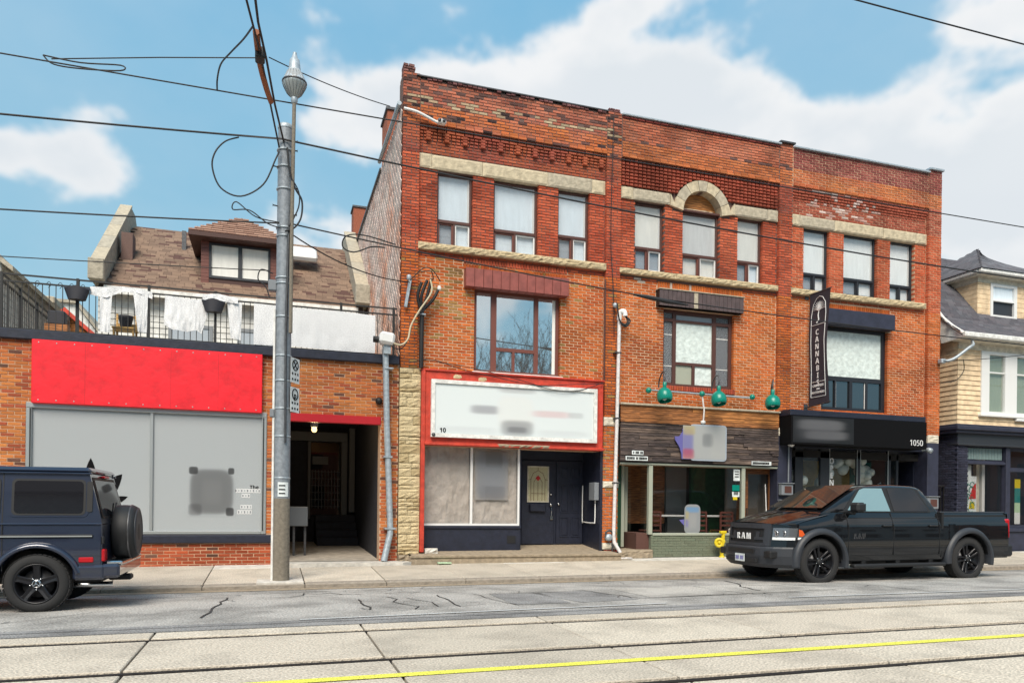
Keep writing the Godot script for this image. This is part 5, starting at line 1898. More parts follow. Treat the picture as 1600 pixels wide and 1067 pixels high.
func row_three() -> void:
	var t := thing("brick_building", "right brick building of the row with black shop front and number 1050", "building")
	var wins := [[13.66, 14.50, 7.26, 8.96, 7.74], [14.99, 16.14, 7.26, 8.96, 7.74], [16.60, 17.47, 7.26, 8.96, 7.72]]
	var holes := []
	for w in wins:
		holes.append(Rect2(w[0], w[2], w[1] - w[0], w[3] - w[2]))
	holes.append(Rect2(14.30, 4.05, 2.24, 2.33))
	var nobrick := holes + [Rect2(13.22, 8.96, 4.66, 0.29), Rect2(13.18, 7.10, 4.62, 0.15), Rect2(14.25, 6.36, 2.35, 0.43)]
	shell(t, 13.0, 18.3, Rect2(13.18, 3.4, 4.72, 0), holes, "mortar_light", "mortar_light")
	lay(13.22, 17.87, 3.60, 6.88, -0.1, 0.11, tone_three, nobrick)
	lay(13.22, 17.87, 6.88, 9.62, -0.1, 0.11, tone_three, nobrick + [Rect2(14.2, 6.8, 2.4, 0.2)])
	soldiers(14.2, 16.6, 6.82, 6.98, -0.09, 0.1, tone_three)
	for i in 5:
		var y := 9.62 + i * 0.07
		lay(13.22, 17.87, y, y + 0.07, -0.085 + 0.02 * i, 0.15, tone_three, [], 0.108 if i < 3 else 0.215, 0.07, 0.016)
	lay(13.22, 17.87, 9.97, 10.04, 0.03, 0.14, tone_three)
	lay(13.22, 17.87, 10.04, 10.98, 0.0, 0.08, tone_three)
	pilaster(t, 17.87, 18.33, 3.48, 11.08, tone_three, "mortar_light", 0.02)
	emit_bricks(t)
	box("coping", Vector3(13.23, 10.98, -0.35), Vector3(17.86, 11.03, 0.07), "galv", t, 0.008)
	box("coping", Vector3(17.84, 11.08, -0.35), Vector3(18.36, 11.14, 0.08), "galv", t, 0.008)
	box("parapet_back", Vector3(13.0, 10.2, -0.5), Vector3(18.3, 10.97, -0.3), "mortar_dark", t)
	box("side_wall", Vector3(18.28, -0.3, -10.4), Vector3(18.33, 10.97, -0.1), "brick_plain", t)
	stone_row(t, "stone_block", [13.23, 13.49, 14.65, 16.32, 17.49, 17.87], 8.96, 9.25, -0.3, -0.05, 0.006, ["stone_band", "stone_band_b"])
	stone_row(t, "stone_sill", [13.18, 13.5, 15.0, 16.5, 17.80], 7.10, 7.25, -0.3, 0.03, 0.035, ["stone_sill"])
	for i in 3:
		var w = wins[i]
		tall_window(t, w[0], w[1], w[2], w[3], w[4], "black_frame", "blind_bright", ["curtain_grey" if i != 2 else "blind", "blind_bright"])
	var z := -0.2
	var f := mb()
	wall(f, Rect2(14.30, 4.05, 2.24, 2.33), [Rect2(14.42, 5.02, 2.0, 1.25), Rect2(14.42, 4.16, 0.40, 0.74), Rect2(14.86, 4.16, 0.46, 0.74), Rect2(15.42, 4.16, 0.46, 0.74), Rect2(15.95, 4.16, 0.47, 0.74)], z - 0.09, z)
	var bw := put("window", f.mesh(), "black_frame", t)
	box("pane", Vector3(14.42, 5.02, z - 0.05), Vector3(16.42, 6.27, z - 0.04), "film_white", bw)
	for x in [[14.42, 14.82], [14.86, 15.32], [15.42, 15.88], [15.95, 16.42]]:
		box("pane", Vector3(x[0], 4.16, z - 0.05), Vector3(x[1], 4.90, z - 0.042), "glass_mirror_dark", bw)
	for x in [14.86, 15.86]:
		box("white_strip", Vector3(x, 4.16, z - 0.04), Vector3(x + 0.03, 4.90, z - 0.03), "white_frame", bw)
	box("cover_board", Vector3(14.26, 6.36, -0.11), Vector3(16.60, 6.79, 0.11), "navy_board", t, 0.012)
	# painted piers
	for p in [[12.80, 13.25], [17.89, 18.30]]:
		var pr := mb()
		pr.box(Vector3(p[0], -0.1, -0.45), Vector3(p[1], 3.27, 0.03), 0.01)
		put("painted_pier", pr.mesh(), "navy_board", t)
		stone_row(t, "stone_block", [p[0], p[1]], 3.275, 3.495, -0.3, 0.045, 0.025, ["cream"])
	# shop sign box
	var sg := thing("shop_sign", "black sign box with blurred white lettering and the number 1050", "sign", Vector3(15.1, 3.0, 0.0))
	put("box", mb().box(Vector3(-2.25, 0.03, -0.09), Vector3(2.25, 0.78, 0.5), 0.01).mesh(), "print_black", sg)
	put("top_ledge", mb().box(Vector3(-2.26, 0.785, -0.09), Vector3(2.26, 0.94, 0.46), 0.012).mesh(), "navy", sg)
	smudge("blurred_lettering", sg, Vector3(-1.23, 0.42, 0.5045), Vector2(1.95, 0.68), [[0.46, 0.30, 0.36, 0.2, Color(0.20, 0.20, 0.21), 0.7, 2.2], [0.54, 0.68, 0.34, 0.17, Color(0.17, 0.17, 0.18), 0.7, 2.2], [0.4, 0.5, 0.34, 0.4, Color(0.07, 0.07, 0.08), 0.5, 2.0]], Color(0.006, 0.006, 0.007))
	text("house_number", "1050", 0.155, "print_white", sg, Transform3D(Basis(), Vector3(1.88, 0.20, 0.505)), 0.012, false)
	# shop window
	var fr := mb()
	wall(fr, Rect2(13.25, 0.2, 3.92, 2.85), [Rect2(13.36, 0.3, 0.26, 2.7), Rect2(13.88, 0.3, 0.58, 2.7), Rect2(14.76, 0.6, 0.95, 2.42), Rect2(15.82, 0.6, 0.98, 2.42), Rect2(16.9, 0.6, 0.2, 2.3)], -0.38, -0.3)
	var sw := put("shop_window", fr.mesh(), "black_frame", t)
	for x in [[13.36, 13.62, 0.3], [13.88, 14.46, 0.3], [14.76, 15.71, 0.6], [15.82, 16.8, 0.6], [16.9, 17.1, 0.6]]:
		box("pane", Vector3(x[0], x[2], -0.345), Vector3(x[1], 3.0, -0.34), "glass", sw)
	for x in [[14.755, 14.77], [15.70, 15.715], [15.815, 15.83], [16.79, 16.81]]:
		box("edge_strip", Vector3(x[0], 0.6, -0.31), Vector3(x[1], 3.02, -0.295), "alu", sw)
	var ch := ["O", "P", "E", "N"]
	for i in 4:
		text("window_lettering", ch[i], 0.16, "print_white", sw, Transform3D(Basis(), Vector3(14.86, 2.68 - i * 0.2, -0.33)), 0.003)
	var rm := mb()
	rm.box(Vector3(13.0, 0.05, -4.2), Vector3(17.8, 0.2, -0.2))
	rm.box(Vector3(13.0, 2.9, -4.2), Vector3(17.8, 3.02, -0.39))
	rm.box(Vector3(17.17, 0.1, -1.6), Vector3(17.95, 3.0, -1.5))
	rm.box(Vector3(17.15, 0.1, -1.6), Vector3(17.2, 3.0, -0.39))
	rm.box(Vector3(13.0, 0.1, -1.4), Vector3(14.6, 2.9, -1.3))
	rm.box(Vector3(13.2, 3.02, -0.6), Vector3(17.95, 3.45, -0.1))
	rm.box(Vector3(17.86, 0.0, -1.5), Vector3(17.95, 3.0, -0.44))
	put("shop_room", rm.mesh(), "navy", t)
	box("gold_wall", Vector3(14.6, 0.2, -1.4), Vector3(16.35, 2.9, -1.3), "gold_wall", t)
	box("teal_wall", Vector3(16.35, 0.2, -1.4), Vector3(17.15, 2.9, -1.3), "teal", t)
	var ls := thing("ceiling_light", "long white ceiling light inside the black shop front above the balloons", "ceiling light", Vector3(15.6, 2.86, -0.95))
	put("tube_lamp", mb().box(Vector3(-1.0, -0.05, -0.08), Vector3(1.0, 0.0, 0.08), 0.02).mesh(), "bulb", ls)
	put("lamp_base", mb().box(Vector3(-1.05, 0.0, -0.1), Vector3(1.05, 0.06, 0.1)).mesh(), "white_frame", ls)
	var al := AreaLight3D.new()
	al.name = "shop_light"
	al.area_size = Vector2(2.0, 0.16)
	al.light_energy = 4.5
	al.area_range = 10.0
	al.light_color = Color(1.0, 0.95, 0.84)
	al.shadow_enabled = true
	al.position = Vector3(15.6, 2.80, -0.95)
	al.rotation.x = -PI / 2
	add_child(al)
	# balloons
	var r := RandomNumberGenerator.new()
	r.seed = 5
	var path := [Vector2(14.0, 2.2), Vector2(14.85, 1.9), Vector2(14.95, 2.15), Vector2(15.15, 2.45), Vector2(15.45, 2.6), Vector2(15.75, 2.62), Vector2(16.05, 2.6), Vector2(16.25, 2.4), Vector2(16.5, 2.35), Vector2(16.3, 2.1), Vector2(16.0, 1.95)]
	var ball := SphereMesh.new()
	ball.radius = 0.5
	ball.height = 1.0
	ball.radial_segments = 16
	ball.rings = 10
	var made := 0
	for i in path.size():
		for k in 4 if i > 0 else 2:
			var d := r.randf_range(0.15, 0.34)
			var p: Vector2 = path[i] + Vector2(r.randf_range(-0.17, 0.17), r.randf_range(-0.15, 0.15))
			var o := put("balloon", ball, "balloon", self, Transform3D(Basis.from_scale(Vector3(d, d * 1.08, d)), Vector3(p.x, p.y, -0.75 + r.randf_range(-0.18, 0.18))))
			tag(o, balloon_label(o), "balloon", "balloons in the shop window")
			made += 1
	for p in [[14.85, 1.6, 0.24], [14.98, 1.45, 0.2], [14.82, 1.35, 0.26], [15.05, 1.25, 0.22], [13.98, 1.75, 0.2]]:
		var o := put("balloon", ball, "balloon", self, Transform3D(Basis.from_scale(Vector3(p[2], p[2] * 1.08, p[2])), Vector3(p[0], p[1], -0.7)))
		tag(o, balloon_label(o), "balloon", "balloons in the shop window")
	# hanging banner
	var fl := thing("banner", "tall black banner with a white tree emblem reading CANNABIS downwards", "banner", Vector3(13.77, 0, 0))
	for y in [[7.11, 7.09], [4.08, 4.14]]:
		put("bracket", mb().tube([Vector3(0, y[0], -0.1), Vector3(0, y[1], 0.86)], 0.014, 6).mesh(), "steel_dark", fl)
	put("bracket_plate", mb().box(Vector3(-0.06, 7.0, -0.1), Vector3(0.06, 7.2, -0.085)).mesh(), "steel_dark", fl)
	put("bracket_plate", mb().box(Vector3(-0.06, 3.98, -0.1), Vector3(0.06, 4.18, -0.085)).mesh(), "steel_dark", fl)
	var n := 24
	var rows := []
	for j in n + 1:
		var row := []
		var v := float(j) / n
		for i in 5:
			var u := i / 4.0
			row.append(Vector3(0.02 * sin(v * 7.0 + u) * sin(v * PI), lerpf(4.10, 7.09, v), lerpf(0.03, 0.81, u) - 0.10 * sin(v * PI) * u))
		rows.append(row)
	var bm := mb()
	bm.loft(rows, false, true)
	for row in rows:
		for i in 5:
			row[i] = row[i] + Vector3(0.006, 0, 0)
		row.reverse()
	bm.loft(rows, false, true)
	put("fabric", bm.mesh(), "banner_cloth", fl)
	var face := func(u: float, y: float) -> Transform3D:
		var v := (y - 4.10) / 2.99
		return Transform3D(Basis(Vector3(0, 0, 1), Vector3(0, 1, 0), Vector3(-1, 0, 0)), Vector3(0.02 * sin(v * 7.0 + u) * sin(v * PI) - 0.008, y, lerpf(0.03, 0.81, u) - 0.10 * sin(v * PI) * u))
	var word := "CANNABIS"
	for i in 8:
		text("lettering", word[i], 0.145, "print_white", fl, face.call(0.47, 6.03 - i * 0.19), 0.006)
	for s in [["CANNABIS", 4.62, 0.06], ["AND", 4.53, 0.045], ["ACCESSORIES", 4.44, 0.055]]:
		text("lettering", s[0], s[2], "print_white", fl, face.call(0.48, s[1]), 0.006)
	var ln := mb()
	var outline := []
	for p in [[0.12, 4.32], [0.12, 5.0], [0.12, 5.8], [0.12, 6.5], [0.2, 6.78], [0.35, 6.93], [0.5, 6.97], [0.65, 6.93], [0.8, 6.78], [0.86, 6.5], [0.86, 5.8], [0.86, 5.0], [0.86, 4.32], [0.12, 4.32]]:
		outline.append(face.call(p[0], p[1]).origin)
	ln.tube(outline, 0.009, 5)
	ln.tube([face.call(0.12, 6.23).origin, face.call(0.86, 6.23).origin], 0.007, 5)
	ln.tube([face.call(0.12, 4.72).origin, face.call(0.86, 4.72).origin], 0.007, 5)
	put("border", ln.mesh(), "print_white", fl)
	var tr := mb()
	tr.tube([face.call(0.42, 6.28).origin, face.call(0.52, 6.36).origin, face.call(0.47, 6.48).origin, face.call(0.5, 6.62).origin], [0.022, 0.018, 0.016, 0.01], 6)
	for i in 13:
		var a := 0.1 + i * 2.95 / 12.0
		tr.tube([face.call(0.5, 6.60).origin, face.call(0.5 + cos(a) * 0.14, 6.62 + sin(a) * 0.12).origin, face.call(0.5 + cos(a) * 0.30, 6.62 + sin(a) * 0.22).origin], [0.01, 0.009, 0.006], 5)
	put("tree_emblem", tr.mesh(), "print_white", fl)


func balloon_label(o: Node3D) -> String:
	var big: String = "large" if o.scale.x > 0.27 else ("mid-sized" if o.scale.x > 0.21 else "small")
	var x := o.position.x
	var place := "behind the black shop front's door glass" if x < 14.5 else ("at the left end of the 1050 shop's left pane" if x < 15.0 else ("in the middle of the 1050 shop's left pane" if x < 15.45 else ("by the black shop window's middle bar" if x < 15.95 else ("in the middle of the 1050 shop's right pane" if x < 16.35 else "at the right end of the 1050 shop's right pane"))))
	var high := "high" if o.position.y > 2.45 else ("half way up" if o.position.y > 1.9 else "low")
	return "%s pale balloon %s %s" % [big, high, place]


# ---------------------------------------------------------------- the clapboard corner house on the right

func corner_house() -> void:
	var t := thing("clapboard_house", "yellow clapboard house with grey dormer roof above a dark shop front", "house")
	var w := mb()
	wall(w, Rect2(19.0, 3.8, 7.0, 2.5), [Rect2(19.95, 4.25, 1.0, 1.75), Rect2(21.16, 4.25, 1.0, 1.75)], -0.35, 0.0)
	w.box(Vector3(19.0, 3.6, -9.0), Vector3(19.3, 6.6, -0.35))
	w.box(Vector3(19.3, 3.6, -9.0), Vector3(26.0, 6.3, -0.9))
	put("wall", w.mesh(), "clap_yellow", t)
	var y := 3.86
	while y < 6.2:
		for xr in [[19.0, 19.86], [22.25, 26.0]]:
			var b := mb()
			b.quad(Vector3(xr[0] - 0.02, y, 0.03), Vector3(xr[1], y, 0.03), Vector3(xr[1], y + 0.142, 0.006), Vector3(xr[0] - 0.0, y + 0.142, 0.006))
			b.quad(Vector3(xr[0] - 0.02, y, 0.0), Vector3(xr[1], y, 0.0), Vector3(xr[1], y, 0.03), Vector3(xr[0] - 0.02, y, 0.03))
			put("clapboard", b.mesh(), "clap_yellow", t)
		if y < 4.1:
			var b2 := mb()
			b2.quad(Vector3(19.86, y, 0.03), Vector3(22.25, y, 0.03), Vector3(22.25, y + 0.142, 0.006), Vector3(19.86, y + 0.142, 0.006))
			put("clapboard", b2.mesh(), "clap_yellow", t)
		var s := mb()
		s.quad(Vector3(18.97, y, -9.0), Vector3(18.97, y, 0.03), Vector3(18.994, y + 0.142, 0.0), Vector3(18.994, y + 0.142, -9.0))
		s.quad(Vector3(19.0, y, -9.0), Vector3(19.0, y, 0.0), Vector3(18.97, y, 0.03), Vector3(18.97, y, -9.0))
		put("clapboard", s.mesh(), "clap_yellow", t)
		y += 0.145
	# paired windows with white surrounds
	var f := mb()
	wall(f, Rect2(19.86, 4.19, 2.4, 1.86), [Rect2(20.17, 4.28, 0.62, 1.68), Rect2(21.26, 4.28, 0.62, 1.68)], -0.05, 0.06)
	f.box(Vector3(19.78, 4.12, -0.02), Vector3(22.34, 4.19, 0.13), 0.01)
	var wn := put("window", f.mesh(), "white_frame", t)
	for x in [20.17, 21.26]:
		box("pane", Vector3(x, 4.28, -0.01), Vector3(x + 0.62, 5.96, 0.0), "glass", wn)
		box("blind", Vector3(x, 4.28, -0.06), Vector3(x + 0.62, 5.96, -0.052), "sage_blind", wn)
		box("meeting_rail", Vector3(x, 5.42, 0.0), Vector3(x + 0.62, 5.46, 0.03), "white_frame", wn)
	var st2 := mb()
	st2.box(Vector3(21.2, 4.03, 0.03), Vector3(21.7, 4.12, 0.12), 0.015)
	put("sill_bracket", st2.mesh(), "white_frame", t)
	# flared roof
	var prof := [Vector2(0.42, 6.42), Vector2(0.04, 6.70), Vector2(-0.26, 6.98), Vector2(-0.50, 7.30), Vector2(-1.1, 8.05), Vector2(-2.6, 9.7), Vector2(-5.5, 9.7), Vector2(-9.0, 6.4)]
	var sw := Transform3D(Basis(Vector3(0, 0, 1), Vector3(0, 1, 0), Vector3(1, 0, 0)), Vector3.ZERO)
	var poly := prof.duplicate()
	for i in range(prof.size() - 1, -1, -1):
		poly.append(prof[i] - Vector2(0, 0.09))
	var r := mb()
	r.at(sw)
	r.prism(poly, 18.72, 26.0)
	put("roof", r.mesh(), "shingle_grey", t)
	var items := []
	for i in 5:
		var a := Vector3(0, prof[i].y, prof[i].x)
		var b := Vector3(0, prof[i + 1].y, prof[i + 1].x)
		var d := (b - a).normalized()
		var n := Vector3(0, -d.z, d.y)
		var m := int(a.distance_to(b) / 0.115) + 1
		for k in m:
			var x := 18.72 - rng.randf() * 0.2
			while x < 24.0:
				var ww := rng.randf_range(0.16, 0.34)
				var c := a.lerp(b, (k + 0.5) / m) + n * 0.012 + Vector3(x + ww / 2.0, 0, 0)
				if x > 18.6:
					items.append([Transform3D(Basis(Vector3.RIGHT, n, -d).rotated(Vector3.RIGHT, 0.05) * Basis.from_scale(Vector3(ww - 0.008, 1, 1)), c), vary(Color(0.068, 0.066, 0.080).lerp(Color(0.11, 0.105, 0.12), rng.randf()), 0.1)])
				x += ww
	shingles(t, items, mb().box(Vector3(-0.5, -0.006, -0.075), Vector3(0.5, 0.010, 0.075)).mesh())
	var sf := mb()
	sf.box(Vector3(18.74, 6.25, 0.0), Vector3(26.0, 6.30, 0.38))
	sf.box(Vector3(19.0, 6.05, 0.0), Vector3(26.0, 6.25, 0.05))
	put("soffit", sf.mesh(), "cream", t)
	box("gutter", Vector3(18.72, 6.30, 0.36), Vector3(26.0, 6.44, 0.50), "white_paint", t, 0.02)
	var rk := mb()
	rk.at(sw)
	rk.prism([Vector2(0.40, 6.30), Vector2(0.42, 6.42), Vector2(0.04, 6.70), Vector2(-0.26, 6.98), Vector2(-0.36, 7.08), Vector2(-0.42, 6.7), Vector2(-0.32, 6.25)], 18.73, 18.80)
	put("eave_return", rk.mesh(), "white_paint", t)
	var rb := mb()
	var bp := []
	for p in [[0.44, 6.40], [0.06, 6.68], [-0.24, 6.96], [-0.48, 7.28], [-1.1, 8.03], [-2.6, 9.68]]:
		bp.append(Vector3(18.72, p[1], p[0]))
	rb.tube(bp, 0.05, 6)
	put("rake_board", rb.mesh(), "white_paint", t)
	# dormer
	var dz := -0.5
	var dm := mb()
	wall(dm, Rect2(20.32, 7.0, 3.2, 1.5), [Rect2(20.86, 7.3, 0.96, 0.92)], dz - 0.12, dz)
	dm.box(Vector3(20.32, 7.0, -2.8), Vector3(20.42, 8.5, dz - 0.12))
	dm.box(Vector3(23.42, 7.0, -2.8), Vector3(23.52, 8.5, dz - 0.12))
	dm.box(Vector3(20.42, 7.0, -1.0), Vector3(23.4, 8.5, -0.9))
	var dn := put("dormer", dm.mesh(), "clap_yellow", t)
	y = 7.2
	while y < 8.25:
		for xr in [[20.31, 20.80], [21.9, 23.5]]:
			box("clapboard", Vector3(xr[0], y, dz), Vector3(xr[1], y + 0.135, dz + 0.022), "clap_yellow", dn)
		box("clapboard", Vector3(20.30, y, -2.7), Vector3(20.32, y + 0.135, dz + 0.02), "clap_yellow", dn)
		y += 0.145
	var df := mb()
	wall(df, Rect2(20.80, 7.22, 1.08, 1.06), [Rect2(20.90, 7.32, 0.86, 0.42), Rect2(20.90, 7.78, 0.86, 0.42)], dz - 0.05, dz + 0.05)
	put("dormer_frame", df.mesh(), "white_frame", dn)
	box("pane", Vector3(20.90, 7.78, dz - 0.03), Vector3(21.76, 8.20, dz - 0.02), "blind", dn)
	box("pane", Vector3(20.90, 7.32, dz - 0.03), Vector3(21.76, 7.74, dz - 0.02), "trim_grey", dn)
	box("dormer_soffit", Vector3(20.12, 8.42, -2.8), Vector3(23.7, 8.47, -0.22), "cream", dn)
	var fr := mb()
	fr.box(Vector3(20.28, 8.26, -2.7), Vector3(23.55, 8.42, dz + 0.05))
	put("frieze", fr.mesh(), "cream", dn)
	var gt := mb()
	gt.box(Vector3(20.08, 8.47, -0.28), Vector3(23.75, 8.59, -0.16), 0.02)
	gt.box(Vector3(20.06, 8.47, -2.9), Vector3(20.16, 8.59, -0.285), 0.02)
	put("dormer_gutter", gt.mesh(), "white_paint", dn)
	var e0 := Vector3(20.06, 8.59, -0.16)
	var e1 := Vector3(23.75, 8.59, -0.16)
	var e2 := Vector3(23.75, 8.59, -3.6)
	var e3 := Vector3(20.06, 8.59, -3.6)
	var ap := Vector3(21.55, 9.73, -1.55)
	var ap2 := Vector3(22.3, 9.73, -2.3)
	var dr := mb()
	dr.quad(e0, e1, ap2, ap)
	dr.tri(e1, e2, ap2)
	dr.quad(e2, e3, ap, ap2)
	dr.tri(e3, e0, ap)
	dr.quad(e0, e3, e2, e1)
	put("dormer_roof", dr.mesh(), "shingle_grey", dn)
	items = []
	for face in [[e0, e1, ap, ap2], [e3, e0, ap, ap]]:
		var n: Vector3 = (face[1] - face[0]).cross(face[2] - face[0]).normalized()
		if n.y < 0:
			n = -n
		for k in 13:
			var l: Vector3 = face[0].lerp(face[2], (k + 0.3) / 13.0)
			var q: Vector3 = face[1].lerp(face[3], (k + 0.3) / 13.0)
			var al := (q - l).normalized()
			var up := n.cross(al)
			if up.y < 0:
				up = -up
			var s := 0.0
			var total := l.distance_to(q)
			while s < total - 0.04:
				var ww := minf(rng.randf_range(0.16, 0.34), total - s)
				items.append([Transform3D(Basis(al, n, -up) * Basis.from_scale(Vector3(ww - 0.008, 1, 1)), l + al * (s + ww / 2.0) + n * 0.012), vary(Color(0.085, 0.084, 0.098).lerp(Color(0.135, 0.13, 0.145), rng.randf()), 0.1)])
				s += ww
	shingles(dn, items, mb().box(Vector3(-0.5, -0.006, -0.07), Vector3(0.5, 0.010, 0.07)).mesh())
	box("metal_flue", Vector3(18.9, 8.9, -3.4), Vector3(20.2, 9.35, -2.6), "stone_grey", t)
	# dark shop front below
	var c := mb()
	c.box(Vector3(18.82, 3.60, -9.0), Vector3(26.0, 3.68, 0.16), 0.012)
	c.box(Vector3(18.78, 3.68, -9.0), Vector3(26.0, 3.80, 0.24), 0.02)
	c.box(Vector3(18.85, 3.80, -9.0), Vector3(26.0, 3.86, 0.14), 0.012)
	put("cornice", c.mesh(), "navy_board", t)
	var fz := mb()
	fz.box(Vector3(18.99, 3.28, -0.3), Vector3(26.0, 3.60, 0.04))
	fz.box(Vector3(18.97, 3.25, -0.3), Vector3(26.0, 3.31, 0.08), 0.01)
	put("frieze", fz.mesh(), "trim_grey", t)
	var sb := mb()
	sb.box(Vector3(19.01, -0.2, -9.0), Vector3(19.2, 3.6, -0.02))
	sb.box(Vector3(19.2, -0.2, -0.3), Vector3(19.44, 3.26, -0.01))
	sb.box(Vector3(19.2, -0.2, -9.0), Vector3(26.0, 3.6, -3.2))
	put("shop_wall", sb.mesh(), "navy_board", t)
	var tone := func(x, y): return vary(Color(0.036, 0.038, 0.062), 0.22)
	lay(19.01, 19.46, 0.1, 3.26, 0.0, 0.05, tone, [], 0.225, 0.072)
	emit_bricks(t, 200)
	# bricks of the side wall, seen through the gap
	var side := []
	y = 0.14
	var k := 0
	while y < 3.55:
		var z := -0.06 - (0.11 if k % 2 else 0.0)
		while z > -3.0:
			side.append([Transform3D(Basis(Vector3(0, 0, 1), Vector3.UP, Vector3.LEFT) * Basis.from_scale(Vector3(0.205, 0.06, 0.03)), Vector3(19.015, y, z)), tone.call(0, 0)])
			z -= 0.22
		y += 0.072
		k += 1
	bricks = side
	emit_bricks(t, 60)
	var ff := mb()
	wall(ff, Rect2(19.46, 0.75, 1.66, 2.52), [Rect2(19.50, 2.84, 1.46, 0.39), Rect2(19.50, 0.85, 1.46, 1.87)], -0.2, -0.1)
	ff.box(Vector3(20.97, 0.1, -0.22), Vector3(21.13, 3.26, -0.02), 0.012)
	ff.box(Vector3(19.44, 2.72, -0.1), Vector3(20.97, 2.80, -0.04), 0.01)
	var sh := put("shop_window", ff.mesh(), "navy_board", t)
	box("pane", Vector3(19.50, 0.85, -0.165), Vector3(20.96, 2.72, -0.16), "glass_shop", sh)
	var rt := mb()
	for i in 24:
		rt.box(Vector3(19.52 + i * 0.0595, 2.86, -0.16), Vector3(19.52 + i * 0.0595 + 0.045, 3.21, -0.135), 0.012)
	put("ribbed_transom", rt.mesh(), "ribbed", sh)
	var bk := mb()
	bk.box(Vector3(19.44, -0.1, -0.25), Vector3(20.97, 0.75, -0.06), 0.01)
	bk.box(Vector3(21.13, -0.1, -0.3), Vector3(26.0, 0.72, -0.12), 0.01)
	bk.box(Vector3(21.13, 0.72, -0.3), Vector3(26.0, 0.82, -0.06), 0.012)
	put("bulkhead", bk.mesh(), "navy_board", t)
	var dd := mb()
	wall(dd, Rect2(21.13, 0.82, 3.5, 2.45), [Rect2(21.36, 0.92, 0.9, 1.62), Rect2(21.36, 2.66, 0.9, 0.5), Rect2(22.5, 0.92, 1.9, 2.2)], -0.3, -0.2)
	put("shop_window", dd.mesh(), "navy_board", t)
	box("pane", Vector3(21.36, 0.92, -0.27), Vector3(24.4, 3.16, -0.26), "glass_shop", t)
	var sr := mb()
	sr.box(Vector3(19.2, 0.1, -3.2), Vector3(26.0, 0.2, -0.3))
	sr.box(Vector3(19.2, 3.28, -3.2), Vector3(26.0, 3.34, -0.3))
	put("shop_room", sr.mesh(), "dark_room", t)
	box("white_post", Vector3(20.3, 0.2, -0.55), Vector3(20.42, 3.2, -0.45), "cream", t)
	box("white_post", Vector3(20.47, 0.2, -0.5), Vector3(20.58, 3.2, -0.4), "white_frame", t)
	# posters
	var pa := put("poster", mb().box(Vector3(19.52, 2.36, -0.24), Vector3(19.84, 2.70, -0.232)).mesh(), "white_sign", self)
	tag(pa, "small blank white sheet above the colourful poster in the dark shop window", "poster")
	var pc := thing("poster", "colourful poster with green swirls and a red patch in the dark shop window", "poster", Vector3(19.78, 1.75, -0.24))
	put("sheet", mb().box(Vector3(-0.27, -0.65, 0.0), Vector3(0.27, 0.62, 0.006)).mesh(), "white_sign", pc)
	var sc := mb()
	var rr := RandomNumberGenerator.new()
	rr.seed = 4
	for i in 14:
		var cx := rr.randf_range(-0.2, 0.15)
		var cy := rr.randf_range(-0.55, 0.5)
		var rad := rr.randf_range(0.04, 0.11)
		var pts := []
		for q in 7:
			pts.append(Vector3(cx + cos(q * 0.8) * rad, cy + sin(q * 0.8) * rad, 0.009))
		sc.tube(pts, 0.012, 4)
	put("swirls", sc.mesh(), "lamp_green", pc)
	var rp := mb()
	rp.prism([Vector2(-0.02, -0.05), Vector2(0.25, -0.05), Vector2(0.25, 0.42), Vector2(0.12, 0.3), Vector2(0.05, 0.1)], 0.006, 0.012)
	put("red_patch", rp.mesh(), "print_red", pc)
	rp = mb()
	rp.prism([Vector2(-0.02, -0.35), Vector2(0.2, -0.35), Vector2(0.2, -0.15), Vector2(0.02, -0.12)], 0.006, 0.012)
	put("yellow_patch", rp.mesh(), "standpipe", pc)
	var pe := thing("poster", "tall poster of yellow, teal and white blocks at the picture's right edge", "poster", Vector3(21.78, 1.7, -0.32))
	for q in [[0.35, 0.62, "standpipe"], [-0.1, 0.35, "teal"], [-0.4, -0.1, "litter"], [-0.75, -0.4, "white_frame"]]:
		put("colour_block", mb().box(Vector3(-0.09, q[0], 0), Vector3(0.14, q[1], 0.006)).mesh(), q[2], pe)
	# iron gate in the gap
	var g := thing("iron_gate", "black iron gate in the gap beside the dark brick pier", "gate", Vector3(18.66, 0.12, -0.4))
	put("rail", mb().box(Vector3(-0.32, 1.92, -0.02), Vector3(0.35, 1.97, 0.02)).mesh(), "iron", g)
	put("rail", mb().box(Vector3(-0.32, 0.2, -0.02), Vector3(0.35, 0.25, 0.02)).mesh(), "iron", g)
	for i in 6:
		put("bar", mb().box(Vector3(-0.3 + i * 0.12, 0.05, -0.012), Vector3(-0.276 + i * 0.12, 1.92, 0.012)).mesh(), "iron", g)
	put("pale_pipe", mb().tube([Vector3(0.22, 0.0, -0.3), Vector3(0.22, 1.8, -0.3)], 0.04, 6).mesh(), "galv", g)
	# service bracket
	var sv := thing("service_bracket", "pale service pipe bracket reaching from the brick corner under the eave", "pipe", Vector3.ZERO)
	put("pipe", mb().tube(curve([Vector3(18.3, 5.62, 0.1), Vector3(18.5, 5.66, 0.3), Vector3(18.95, 6.0, 0.42), Vector3(19.12, 6.1, 0.40), Vector3(19.15, 6.22, 0.34)], 5), 0.045, 7).mesh(), "galv", sv)
	put("head", mb().box(Vector3(18.2, 5.55, 0.04), Vector3(18.36, 5.68, 0.2), 0.02).mesh(), "galv", sv)


# ---------------------------------------------------------------- what the windows mirror

